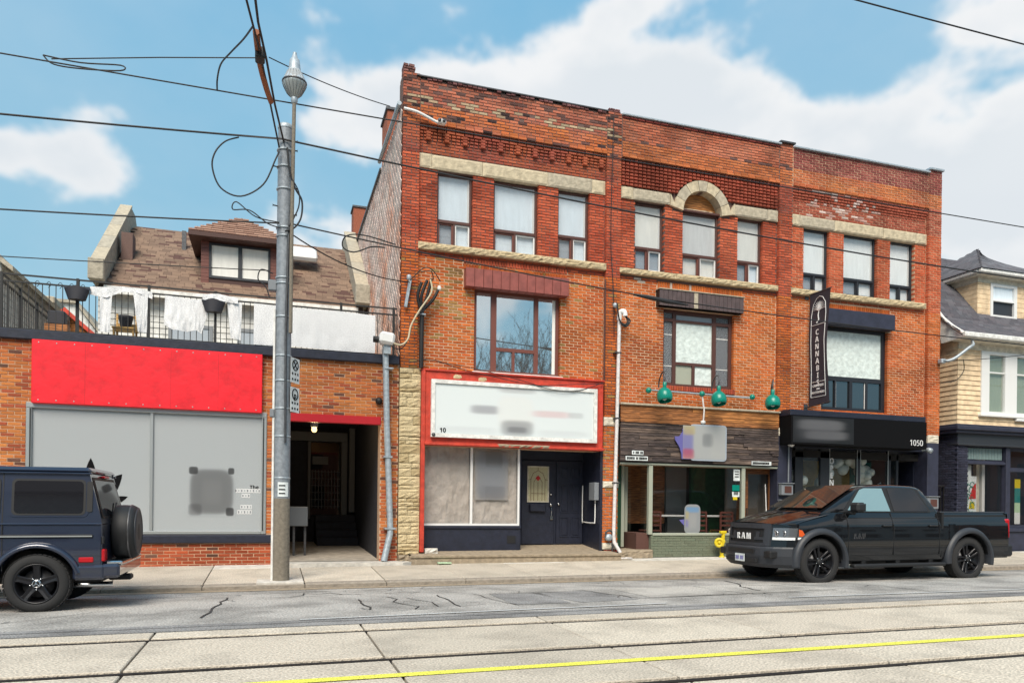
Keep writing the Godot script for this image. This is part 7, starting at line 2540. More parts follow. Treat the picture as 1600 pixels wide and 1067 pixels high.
	# meter box and mail boxes on the painted piers
	var boxes := [[13.0, 1.70, 0.36, 0.30, "grey meter box with a dark glass front on the left painted pier"], [12.98, 1.22, 0.36, 0.34, "lower grey letter box under the meter box on the left painted pier"], [17.95, 1.38, 0.40, 0.34, "grey box on the right painted pier behind the pickup's bed"]]
	for p in boxes:
		var q := thing("wall_box", p[4], "box", Vector3(p[0], p[1], 0.035))
		put("case", mb().box(Vector3(-p[2] / 2, 0, 0), Vector3(p[2] / 2, p[3], 0.16), 0.02).mesh(), "paint_grey", q)
		put("hood", mb().box(Vector3(-p[2] / 2 - 0.01, p[3], 0), Vector3(p[2] / 2 + 0.01, p[3] + 0.025, 0.2), 0.01).mesh(), "paint_grey", q)
		put("face", mb().box(Vector3(-p[2] * 0.28, p[3] * 0.2, 0.16), Vector3(p[2] * 0.32, p[3] * 0.8, 0.166)).mesh(), "brown_frame", q)
	for p in [[13.04, 3.07, "white conduit lamp under the black sign box's left end"], [17.72, 3.05, "small pale lamp under the black sign box's right end"]]:
		var q := thing("wall_lamp", p[2], "wall lamp", Vector3(p[0], p[1], 0.06))
		put("arm", mb().tube([Vector3(0, 0, -0.05), Vector3(0, 0.0, 0.16)], 0.03, 7).mesh(), "galv", q)
		put("head", mb().at(Transform3D(Basis(Vector3.RIGHT, 1.9), Vector3(0, 0, 0.15))).lathe([[0.05, -0.05], [0.075, 0.0], [0.075, 0.1], [0.0, 0.11]], 12).mesh(), "white_frame" if p[0] < 14 else "galv", q)
	tag(put("wall_conduit", mb().tube([Vector3(13.12, 3.0, 0.06), Vector3(13.12, 2.05, 0.06)], 0.02, 7).mesh(), "paint_grey"), "thin grey conduit running down the left painted pier", "pipe")
	# yellow standpipe
	var y := thing("standpipe", "bright yellow fire standpipe with a round cap beside the pickup's nose", "standpipe", Vector3(11.0, 0.08, 0.16))
	put("riser", mb().tube(curve([Vector3(0.03, 0.0, 0), Vector3(0.03, 0.28, 0), Vector3(0.05, 0.42, 0), Vector3(0.08, 0.7, 0)], 3), 0.052, 10).mesh(), "standpipe", y)
	put("cross_arm", mb().tube([Vector3(-0.12, 0.42, 0.0), Vector3(0.1, 0.45, 0.0)], 0.06, 10).mesh(), "standpipe", y)
	y.scale = Vector3.ONE * 0.92
	put("top_cap", mb().box(Vector3(-0.03, 0.66, -0.06), Vector3(0.15, 0.74, 0.06), 0.015).mesh(), "standpipe", y)
	put("round_cap", mb().at(Transform3D(Basis(Vector3.UP, -0.5) * Basis(Vector3.RIGHT, PI / 2), Vector3(-0.1, 0.42, 0.06))).lathe([[0.10, 0.0], [0.135, 0.02], [0.14, 0.10], [0.12, 0.13], [0.075, 0.135], [0.07, 0.11], [0.035, 0.11], [0.03, 0.15], [0.0, 0.155]], 18).mesh(), "standpipe", y)
	put("foot", mb().lathe([[0.08, -0.05], [0.08, 0.03], [0.055, 0.05]], 12).mesh(), "standpipe", y, Transform3D(Basis(), Vector3(0.03, 0, 0)))
	# cafe furniture behind the glass
	for i in 2:
		var tb := thing("cafe_table", ["white topped cafe table behind the left half of the cafe window", "white topped cafe table behind the right half of the cafe window"][i], "table", Vector3([9.95, 11.2][i], 0.12, -0.8))
		put("tabletop", mb().box(Vector3(-0.4, 0.98, -0.3), Vector3(0.4, 1.03, 0.3), 0.01).mesh(), "white_frame", tb)
		put("pedestal", mb().tube([Vector3(0, 0, 0), Vector3(0, 0.98, 0)], 0.04, 8).mesh(), "black", tb)
	for i in 3:
		var ch := thing("cafe_chair", ["slat backed dark chair at the far left inside the cafe window", "slat backed dark chair between the two cafe tables", "slat backed dark chair at the cafe window's right end"][i], "chair", Vector3([9.4, 10.75, 11.55][i], 0.12, -0.55))
		for sx in [-0.2, 0.16]:
			put("leg", mb().box(Vector3(sx, 0, 0.1), Vector3(sx + 0.04, 1.12, 0.14)).mesh(), "brown_light", ch)
			put("leg", mb().box(Vector3(sx, 0, -0.3), Vector3(sx + 0.04, 0.6, -0.26)).mesh(), "brown_light", ch)
		put("seat", mb().box(Vector3(-0.22, 0.6, -0.32), Vector3(0.22, 0.64, 0.14), 0.01).mesh(), "brown_light", ch)
		for yy in [0.74, 0.86, 0.98, 1.08]:
			put("slat", mb().box(Vector3(-0.18, yy, 0.11), Vector3(0.18, yy + 0.05, 0.13)).mesh(), "brown_light", ch)
	tag(put("litter", rough_block(3.52, 3.82, 0.055, 0.085, 0.50, 0.66, 0.04, 17), "litter"), "scrap of pale green litter on the pavement before the doorstep", "litter")
	tag(put("cable_scraps", mb().tube(curve([Vector3(8.1, 0.1, 0.3), Vector3(8.25, 0.11, 0.36), Vector3(8.4, 0.1, 0.3), Vector3(8.3, 0.1, 0.22)], 4), 0.02, 6).mesh(), "pvc"), "loose pale cable end on the pavement below the white conduit", "cable")


func rounded(w: float, h: float, r: float, d: float) -> ArrayMesh:
	var pts := []
	for q in [[1, 1, 0.0], [-1, 1, PI / 2], [-1, -1, PI], [1, -1, PI * 1.5]]:
		for k in 5:
			var a: float = q[2] + k * PI / 8.0
			pts.append(Vector2(q[0] * (w / 2.0 - r) + cos(a) * r, q[1] * (h / 2.0 - r) + sin(a) * r))
	return mb().prism(pts, 0.0, d).mesh()


# ---------------------------------------------------------------- vehicles

func wheel(parent: Node3D, at: Vector3, r: float, w: float, rim_r: float, style: int, flip: bool) -> void:
	var n := Node3D.new()
	n.name = numbered("wheel", parent)
	parent.add_child(n, true)
	n.position = at
	# local z points out of the vehicle
	if flip:
		n.rotation.y = PI
	var ax := Basis(Vector3.RIGHT, PI / 2)
	var t := mb()
	t.at(Transform3D(ax, Vector3.ZERO)).lathe([[rim_r, -w], [rim_r + 0.02, -w + 0.0], [r - 0.05, -w + 0.005], [r - 0.012, -w + 0.03], [r, -w + 0.06], [r, -0.06], [r - 0.012, -0.03], [r - 0.05, -0.004], [rim_r + 0.03, 0.0], [rim_r + 0.012, -0.008], [rim_r, -0.02]], 48, false)
	for k in 40:
		var a := TAU * k / 40.0
		for s in [-0.05, -w * 0.42, -w * 0.75]:
			var b := Transform3D(Basis(Vector3.BACK, a + s * 2.0), Vector3.ZERO)
			t.at(b).box(Vector3(r - 0.004, -r * 0.06, s - 0.035), Vector3(r + 0.007, r * 0.06, s + 0.02))
	put("tyre", t.mesh(), "tyre", n)
	var rm := mb()
	rm.at(Transform3D(ax, Vector3.ZERO)).lathe([[rim_r, -w], [rim_r, -0.03], [rim_r + 0.004, -0.012], [rim_r - 0.012, -0.010], [rim_r - 0.022, -0.03], [rim_r - 0.03, -w * 0.6], [0.02, -w * 0.6]], 40, false)
	put("rim", rm.mesh(), "wheel_black", n)
	var sp := mb()
	for k in 5:
		var a := TAU * k / 5.0 + (PI / 2 if style else PI / 2 + 0.3)
		var b := Transform3D(Basis(Vector3.BACK, a), Vector3.ZERO)
		if style == 0:
			for s in [-1.0, 1.0]:
				sp.at(b * Transform3D(Basis(Vector3.BACK, s * 0.10), Vector3(0, s * 0.022, 0)))
				var ring := []
				for q in [[0.05, 0.020, -0.055], [rim_r * 0.5, 0.021, -0.045], [rim_r - 0.012, 0.027, -0.022]]:
					ring.append([Vector3(q[0], -q[1], q[2] - 0.06), Vector3(q[0], -q[1], q[2] - 0.012), Vector3(q[0], -q[1] * 0.6, q[2]), Vector3(q[0], q[1] * 0.6, q[2]), Vector3(q[0], q[1], q[2] - 0.012), Vector3(q[0], q[1], q[2] - 0.06)])
				sp.loft(ring, true, false, true)
		else:
			sp.at(b)
			var ring := []
			for q in [[0.03, 0.062, -0.045], [rim_r * 0.45, 0.047, -0.035], [rim_r * 0.8, 0.043, -0.022], [rim_r - 0.01, 0.060, -0.015]]:
				ring.append([Vector3(q[0], -q[1], q[2] - 0.05), Vector3(q[0], -q[1], q[2] - 0.012), Vector3(q[0], -q[1] * 0.72, q[2]), Vector3(q[0], 0, q[2] - 0.008), Vector3(q[0], q[1] * 0.72, q[2]), Vector3(q[0], q[1], q[2] - 0.012), Vector3(q[0], q[1], q[2] - 0.05)])
			sp.loft(ring, true, false, true)
	put("spokes", sp.mesh(), "wheel_black", n)
	put("brake_disc", mb().at(Transform3D(ax, Vector3(0, 0, -0.12))).lathe([[0.0, 0.0], [rim_r * 0.72, 0.0], [rim_r * 0.72, -0.02]], 24).mesh(), "steel_dark", n)
	put("hub", mb().at(Transform3D(ax, Vector3.ZERO)).lathe([[0.06, -0.06], [0.06, -0.03], [0.045, -0.018], [0.0, -0.016]], 18).mesh(), "trim_black" if style == 0 else "chrome", n)
	for k in 5:
		var a := TAU * k / 5.0 + PI / 2 + 0.6
		put("wheel_nut", mb().at(Transform3D(ax, Vector3(cos(a) * 0.078, sin(a) * 0.078, -0.03))).lathe([[0.012, -0.02], [0.012, 0.0], [0.0, 0.004]], 6).mesh(), "chrome", n)
	if style == 1:
		var em := mb()
		var ring := []
		for k in 17:
			ring.append(Vector3(cos(k * TAU / 16) * 0.043, sin(k * TAU / 16) * 0.043, -0.012))
		em.tube(ring, 0.006, 5)
		for k in 3:
			var a := PI / 2 + k * TAU / 3
			em.tube([Vector3(0, 0, -0.010), Vector3(cos(a) * 0.04, sin(a) * 0.04, -0.012)], [0.010, 0.004], 5)
		put("star_emblem", em.mesh(), "chrome", n)
		put("emblem_back", mb().at(Transform3D(ax, Vector3.ZERO)).lathe([[0.04, -0.02], [0.04, -0.014], [0.0, -0.0145]], 14).mesh(), "black", n)


# a flare over a wheel opening: band between two radii, standing proud of the side
func flare(parent: Node3D, cx: float, cy: float, r0: float, r1: float, z0: float, z1: float, a0: float, a1: float, m: String, side := 1.0) -> void:
	var rings := []
	for k in 25:
		var a := deg_to_rad(lerpf(a0, a1, k / 24.0))
		var u := Vector3(-cos(a), sin(a), 0)
		var c := Vector3(cx, cy, 0)
		rings.append([c + u * r0 + Vector3(0, 0, (z0 - 0.18) * side), c + u * r0 + Vector3(0, 0, (z1 - 0.012) * side), c + u * (r0 + 0.014) + Vector3(0, 0, z1 * side), c + u * lerpf(r0, r1, 0.6) + Vector3(0, 0, (z1 - 0.004) * side), c + u * r1 + Vector3(0, 0, (z0 + 0.012) * side), c + u * r1 + Vector3(0, 0, (z0 - 0.1) * side)])
	put("wheel_flare", mb().loft(rings, false, true).mesh(), m, parent)


func arch(x: float, cx: float, cy: float, r: float, low: float) -> float:
	var d := absf(x - cx)
	return low if d >= r else maxf(low, cy + sqrt(r * r - d * d))


# pickup: x runs from the front axle to the rear, y up from the road, z to the street side
func truck_bend(z: float) -> float:
	return 0.40 * pow(absf(z) / 0.98, 3.6)


func truck_side_z(y: float) -> float:
	if y < 0.55:
		return 0.955 + (y - 0.4) * 0.2
	if y < 1.16:
		return 0.985 + 0.018 * sin((y - 0.55) / 0.61 * PI)
	return 0.985 - 0.105 * pow((y - 1.16) / 0.26, 1.35)


func pickup() -> void:
	var t := thing("pickup_truck", "black crew cab pickup truck with dark flares parked at the kerb", "pickup truck", Vector3(10.1, -0.112, 3.89))
	t.rotation.z = 0.0045
	var yw := 0.447
	var ra := 0.53
	var xs := []
	var x := -0.62
	while x < 4.86:
		xs.append(x)
		x += 0.04
	for side in [1.0, -1.0]:
		var rings := []
		var well := []
		for xx in xs:
			var yb := maxf(arch(xx, 0.0, yw, ra, 0.46), arch(xx, 3.74, yw, ra, 0.46))
			if xx < -0.5:
				yb = maxf(yb, 0.72)
			var yt := 1.20 + 0.20 * clampf((xx + 0.6) / 0.95, 0.0, 1.0)
			if xx > 3.04:
				yt = 1.41
			var ring := []
			var nar := 0.0
			if xx < 0.0:
				nar = 0.05 * pow(-xx / 0.62, 2.0)
			for k in 11:
				var y := lerpf(yb, yt, k / 10.0)
				ring.append(Vector3(xx, y, (truck_side_z(y + (1.41 - yt) * clampf((y - 0.9) * 2.0, 0, 1)) - nar) * side))
			rings.append(ring)
			well.append([Vector3(xx, yb, 0.45 * side), ring[0]])
		put("side_panel", mb().loft(rings, false, true).mesh(), "paint_black", t)
		put("wheel_well", mb().loft(well, false, false).mesh(), "black", t)
	# hood
	var rows := []
	for i in 15:
		var u := i / 14.0
		var row := []
		for k in 25:
			var zz := lerpf(-0.93, 0.93, k / 24.0)
			var xf := lerpf(-0.99, 0.24, u) + truck_bend(zz) * (1.0 - u)
			var y := 1.20 + 0.20 * u - 0.04 * pow(1.0 - u, 4.0) * 1.2
			var a := absf(zz)
			y += 0.05 * (1.0 - pow(a / 0.93, 2.0)) + 0.03 * exp(-pow((a - 0.42) / 0.12, 2.0)) * smoothstep(0.05, 0.35, u)
			y -= 0.035 * pow(clampf((a - 0.8) / 0.13, 0.0, 1.0), 2.0)
			row.append(Vector3(xf, y, zz))
		rows.append(row)
	put("hood", mb().loft(rows, false, true).mesh(), "paint_black", t)
	# front: a bent wall from bumper to hood
	var fp := func(y: float, z: float, out: float) -> Vector3:
		return Vector3(-1.0 + truck_bend(z) - out + 0.06 * maxf(0.0, y - 0.75) / 0.45, y, z)
	var patch := func(called: String, y0: float, y1: float, z0: float, z1: float, out: float, m: String, depth := 0.05) -> void:
		var g := []
		var n := 9
		g.append([])
		for k in n:
			g[0].append(fp.call(y0, lerpf(z0, z1, k / float(n - 1)), out - depth))
		for yy in [y0, (y0 + y1) / 2.0, y1]:
			var r := []
			for k in n:
				r.append(fp.call(yy, lerpf(z0, z1, k / float(n - 1)), out))
			g.append(r)
		var last := []
		for k in n:
			last.append(fp.call(y1, lerpf(z0, z1, k / float(n - 1)), out - depth))
		g.append(last)
		var b := mb()
		b.loft(g, false, false)
		for e in [0, n - 1]:
			b.quad(g[0][e], g[1][e], g[3][e], g[4][e])
		put(called, b.mesh(), m, t)
	patch.call("nose", 0.6, 1.19, -0.96, 0.96, 0.0, "trim_black", 0.02)
	patch.call("fender_front", 0.72, 1.17, 0.62, 0.985, 0.012, "paint_black")
	patch.call("fender_front", 0.72, 1.17, -0.985, -0.62, 0.012, "paint_black")
	patch.call("grille", 0.80, 1.08, -0.56, 0.56, 0.02, "black")
	patch.call("grille_frame", 1.08, 1.18, -0.66, 0.66, 0.05, "trim_grey", 0.08)
	patch.call("grille_frame", 0.74, 0.80, -0.60, 0.60, 0.05, "trim_grey", 0.08)
	for s in [-1.0, 1.0]:
		patch.call("grille_frame", 0.74, 1.12, minf(s * 0.54, s * 0.67), maxf(s * 0.54, s * 0.67), 0.045, "trim_grey", 0.07)
		patch.call("grille_hook", 0.86, 0.91, minf(s * 0.30, s * 0.55), maxf(s * 0.30, s * 0.55), 0.04, "trim_grey", 0.05)
		patch.call("grille_hook", 0.90, 1.02, minf(s * 0.34, s * 0.41), maxf(s * 0.34, s * 0.41), 0.04, "trim_grey", 0.05)
		patch.call("headlight", 0.87, 1.10, minf(s * 0.69, s * 0.988), maxf(s * 0.69, s * 0.988), 0.022, "lamp_smoke", 0.04)
		patch.call("headlight_chrome", 0.87, 0.92, minf(s * 0.70, s * 0.988), maxf(s * 0.70, s * 0.988), 0.03, "white_frame", 0.04)
		for c in [[0.755, 0.995, 0.062], [0.865, 1.0, 0.055]]:
			var hp: Vector3 = fp.call(c[1], c[0] * s, 0.036)
			put("projector", mb().at(Transform3D(Basis(Vector3.BACK, PI / 2), hp)).lathe([[c[2], 0.0], [c[2], 0.012], [c[2] * 0.75, 0.014], [c[2] * 0.6, 0.002], [0.0, 0.006]], 16).mesh(), "chrome", t)
		var q := [Vector3(-0.62, 1.09, 0.948 * s), Vector3(-0.42, 1.06, 0.984 * s), Vector3(-0.34, 0.90, 0.996 * s), Vector3(-0.62, 0.88, 0.966 * s)]
		var hb := mb()
		if s < 0:
			q.reverse()
		hb.quad(q[3], q[2], q[1], q[0])
		put("headlight_side", hb.mesh(), "lamp_smoke", t)
		var ab := mb()
		q = [Vector3(-0.50, 1.075, 0.978 * s), Vector3(-0.43, 1.055, 0.99 * s), Vector3(-0.35, 0.93, 1.001 * s), Vector3(-0.50, 0.945, 0.985 * s)]
		if s < 0:
			q.reverse()
		ab.quad(q[3], q[2], q[1], q[0])
		var wb := mb()
		q = [Vector3(-0.64, 0.915, 0.962 * s), Vector3(-0.38, 0.925, 1.000 * s), Vector3(-0.36, 0.89, 1.004 * s), Vector3(-0.64, 0.875, 0.972 * s)]
		if s < 0:
			q.reverse()
		wb.quad(q[3], q[2], q[1], q[0])
		put("headlight_chrome", wb.mesh(), "white_frame", t)
		put("turn_lamp", ab.mesh(), "lamp_amber", t)
	for i in 3:
		var c: float = [-0.16, 0.0, 0.17][i]
		var pos: Vector3 = fp.call(0.925, c, 0.075)
		text("grille_letter", ["R", "A", "M"][i], 0.12, "print_white", t, Transform3D(Basis(Vector3.UP, -PI / 2), pos), 0.015)
	# bumper
	var br := []
	for k in 19:
		var zz := lerpf(-1.0, 1.0, k / 18.0)
		var bx := -1.10 + 0.44 * pow(absf(zz), 4.0)
		var up := 0.735 + 0.0 * zz
		br.append([Vector3(bx + 0.30, up, zz * 0.97), Vector3(bx + 0.02, up, zz), Vector3(bx, up - 0.03, zz), Vector3(bx - 0.012, 0.56, zz), Vector3(bx + 0.03, 0.40, zz), Vector3(bx + 0.10, 0.33, zz * 0.97), Vector3(bx + 0.34, 0.33, zz * 0.93)])
	put("bumper", mb().loft(br, false, false, true).mesh(), "trim_grey", t)
	for s in [-1.0, 1.0]:
		var bs := mb()
		bs.box(Vector3(-0.66, 0.36, minf(s * 0.93, s * 0.998)), Vector3(-0.48, 0.735, maxf(s * 0.93, s * 0.998)), 0.015)
		put("bumper_end", bs.mesh(), "trim_grey", t)
		put("fog_slot", mb().box(Vector3(-1.04, 0.52, minf(s * 0.62, s * 0.84)), Vector3(-0.80, 0.66, maxf(s * 0.62, s * 0.84)), 0.02).mesh(), "black", t)
	put("air_slot", mb().box(Vector3(-1.118, 0.60, -0.42), Vector3(-1.06, 0.68, 0.42)).mesh(), "black", t)
	put("skid_plate", mb().box(Vector3(-1.118, 0.42, -0.5), Vector3(-1.06, 0.50, 0.5), 0.01).mesh(), "trim_black", t)
	var pl := put("number_plate", mb().box(Vector3(-1.135, 0.42, -0.155), Vector3(-1.125, 0.57, 0.155), 0.003).mesh(), "white_sign", t)
	for k in 7:
		if k != 3:
			put("plate_mark", mb().box(Vector3(-1.139, 0.455, -0.125 + k * 0.036), Vector3(-1.135, 0.53, -0.103 + k * 0.036)).mesh(), "violet", pl)
	# greenhouse
	var gz := func(y: float) -> float:
		return 0.888 - 0.20 * clampf((y - 1.40) / 0.55, 0.0, 1.2)
	var gr := []
	for p in [[0.04, 1.38], [0.44, 1.575], [0.80, 1.75], [1.04, 1.86], [1.22, 1.92], [1.45, 1.945], [2.0, 1.965], [2.5, 1.95], [2.66, 1.925], [2.76, 1.86], [2.88, 1.66], [3.02, 1.415]]:
		var ring := []
		var yt: float = p[1]
		for k in 5:
			var y := lerpf(1.36, maxf(yt - 0.06, 1.361), k / 4.0)
			ring.append(Vector3(p[0] + 0.0, y, gz.call(y)))
		ring.append(Vector3(p[0], yt - 0.02, gz.call(yt) - 0.015))
		ring.append(Vector3(p[0], yt, gz.call(yt) - 0.06))
		ring.append(Vector3(p[0] - 0.05, yt + 0.018, 0.35))
		ring.append(Vector3(p[0] - 0.07, yt + 0.022, 0.0))
		var n := ring.size()
		for k in range(n - 2, -1, -1):
			ring.append(Vector3(ring[k].x, ring[k].y, -ring[k].z))
		gr.append(ring)
	put("cab", mb().loft(gr, false, true).mesh(), "paint_black", t)
	var pane := func(called: String, pts: Array, m: String, out: float) -> void:
		for s in [1.0, -1.0]:
			var ang := atan2(0.20, 0.55)
			var poly := []
			for p in pts:
				poly.append(Vector2(p[0], (p[1] - 1.40) / cos(ang)))
			var b := mb()
			b.at(Transform3D(Basis(Vector3.RIGHT, -ang * s), Vector3(0, 1.40, 0.888 * s)))
			b.prism(poly, minf(s * out - 0.004, s * out), maxf(s * out, s * out - 0.004) + 0.002)
			put(called, b.mesh(), m, t)
	pane.call("window_trim", [[0.46, 1.405], [0.62, 1.44], [1.07, 1.86], [1.25, 1.905], [2.50, 1.905], [2.62, 1.88], [2.80, 1.46], [2.80, 1.405]], "black", 0.006)
	pane.call("side_window", [[0.70, 1.425], [1.13, 1.85], [1.25, 1.885], [1.70, 1.885], [1.77, 1.425]], "glass_side", 0.014)
	pane.call("side_window", [[1.86, 1.425], [1.83, 1.885], [2.44, 1.885], [2.53, 1.86], [2.73, 1.50], [2.73, 1.425]], "glass_rear", 0.014)
	var ws := []
	for j in 7:
		var row := []
		var v := j / 6.0
		for k in 9:
			var zz := lerpf(-0.83 + 0.16 * v, 0.83 - 0.16 * v, k / 8.0)
			row.append(Vector3(lerpf(0.17, 1.13, v) - 0.03 - 0.07 * (1.0 - pow(zz / 0.8, 2.0)), lerpf(1.44, 1.905, v) + 0.052, zz))
		ws.append(row)
	put("windshield", mb().loft(ws, false, true).mesh(), "glass_screen", t)
	var rg := mb()
	rg.quad(Vector3(2.80, 1.85, -0.6), Vector3(2.80, 1.85, 0.6), Vector3(3.0, 1.47, 0.7), Vector3(3.0, 1.47, -0.7))
	put("rear_window", rg.mesh(), "glass_rear", t)
	tube("wiper", [Vector3(0.14, 1.47, 0.7), Vector3(0.10, 1.49, 0.1), Vector3(0.08, 1.49, -0.1)], 0.012, "black", t, 5)
	put("aerial", mb().at(Transform3D(Basis(), Vector3(2.35, 1.975, 0.0))).prism([Vector2(-0.09, 0.0), Vector2(0.03, 0.06), Vector2(0.06, 0.0)], -0.02, 0.02).mesh(), "paint_black", t)
	# bed floor, tail, seams
	put("bed_cover", mb().box(Vector3(3.0, 1.30, -0.93), Vector3(4.86, 1.36, 0.93)).mesh(), "trim_black", t)
	for s in [-1.0, 1.0]:
		put("bed_rail", mb().box(Vector3(3.06, 1.395, minf(s * 0.80, s * 0.895)), Vector3(4.84, 1.43, maxf(s * 0.80, s * 0.895)), 0.012).mesh(), "trim_grey", t)
	put("tailgate", mb().box(Vector3(4.80, 0.62, -0.93), Vector3(4.88, 1.41, 0.93), 0.02).mesh(), "paint_black", t)
	put("gap", mb().box(Vector3(2.99, 0.50, -0.97), Vector3(3.045, 1.41, 0.992)).mesh(), "black", t)
	put("chassis", mb().box(Vector3(-0.85, 0.36, -0.6), Vector3(4.75, 0.72, 0.6)).mesh(), "black", t)
	put("floor_pan", mb().box(Vector3(0.52, 0.44, -0.94), Vector3(3.2, 1.3, 0.94)).mesh(), "black", t)
	for sx in [0.64, 1.75, 2.93]:
		put("door_seam", mb().box(Vector3(sx, 0.56, 0.94), Vector3(sx + 0.012, 1.16, 1.0045)).mesh(), "black", t)
		put("door_seam", mb().at(Transform3D(Basis(Vector3.RIGHT, -0.36), Vector3(0, 1.16, 0.989))).box(Vector3(sx, 0.0, -0.04), Vector3(sx + 0.012, 0.245, 0.006)).mesh(), "black", t)
	put("door_seam", mb().box(Vector3(0.64, 0.555, 0.94), Vector3(2.94, 0.567, 0.994)).mesh(), "black", t)
	for hx in [1.48, 2.66]:
		put("door_handle", mb().box(Vector3(hx, 1.12, 0.98), Vector3(hx + 0.22, 1.16, 1.03), 0.015).mesh(), "trim_black", t)
	put("fuel_flap", mb().box(Vector3(3.2, 1.02, 0.99), Vector3(3.36, 1.18, 1.001), 0.008).mesh(), "paint_black", t)
	for i in 3:
		text("door_letter", ["R", "A", "M"][i], 0.075, "steel_dark", t, Transform3D(Basis(), Vector3(0.80 + i * 0.105, 0.955, 1.004)), 0.008)
	for k in 5:
		put("door_badge", mb().box(Vector3(0.77 + k * 0.055, 0.89, 0.99), Vector3(0.80 + k * 0.055, 0.92, 1.006)).mesh(), "steel_dark", t)
	# mirrors
	for s in [1.0, -1.0]:
		var mr := mb()
		mr.box(Vector3(0.62, 1.41, minf(s * 1.02, s * 1.27)), Vector3(0.83, 1.60, maxf(s * 1.02, s * 1.27)), 0.045)
		var mo := put("mirror", mr.mesh(), "trim_black", t)
		put("mirror_arm", mb().box(Vector3(0.64, 1.36, minf(s * 0.88, s * 1.08)), Vector3(0.78, 1.45, maxf(s * 0.88, s * 1.08)), 0.03).mesh(), "trim_black", mo)
		put("mirror_glass", mb().box(Vector3(0.826, 1.435, minf(s * 1.05, s * 1.24)), Vector3(0.834, 1.575, maxf(s * 1.05, s * 1.24))).mesh(), "chrome", mo)
	# flares, boards, lights
	for s in [1.0, -1.0]:
		flare(t, 0.0, yw, 0.535, 0.655, 0.985, 1.06, -8, 192, "trim_grey", s)
		flare(t, 3.74, yw, 0.535, 0.655, 0.985, 1.06, -8, 192, "trim_grey", s)
		put("running_board", mb().box(Vector3(0.72, 0.325, minf(s * 0.93, s * 1.09)), Vector3(3.02, 0.395, maxf(s * 0.93, s * 1.09)), 0.02).mesh(), "trim_black", t)
		for k in 3:
			put("board_bracket", mb().box(Vector3(1.0 + k * 0.85, 0.36, minf(s * 0.7, s * 0.96)), Vector3(1.1 + k * 0.85, 0.47, maxf(s * 0.7, s * 0.96))).mesh(), "black", t)
		var tl := mb()
		tl.box(Vector3(4.74, 0.86, minf(s * 0.84, s * 0.975)), Vector3(4.90, 1.28, maxf(s * 0.84, s * 0.975)), 0.03)
		put("tail_light", tl.mesh(), "lamp_red", t)
		put("rear_bumper_end", mb().box(Vector3(4.66, 0.48, minf(s * 0.6, s * 0.99)), Vector3(4.98, 0.74, maxf(s * 0.6, s * 0.99)), 0.04).mesh(), "trim_black", t)
		wheel(t, Vector3(0.0, yw, 0.995 * s), 0.447, 0.29, 0.305, 0, s < 0)
		wheel(t, Vector3(3.74, yw, 0.995 * s), 0.447, 0.29, 0.305, 0, s < 0)
	put("rear_bumper", mb().box(Vector3(4.80, 0.50, -0.62), Vector3(4.99, 0.72, 0.62), 0.03).mesh(), "trim_black", t)


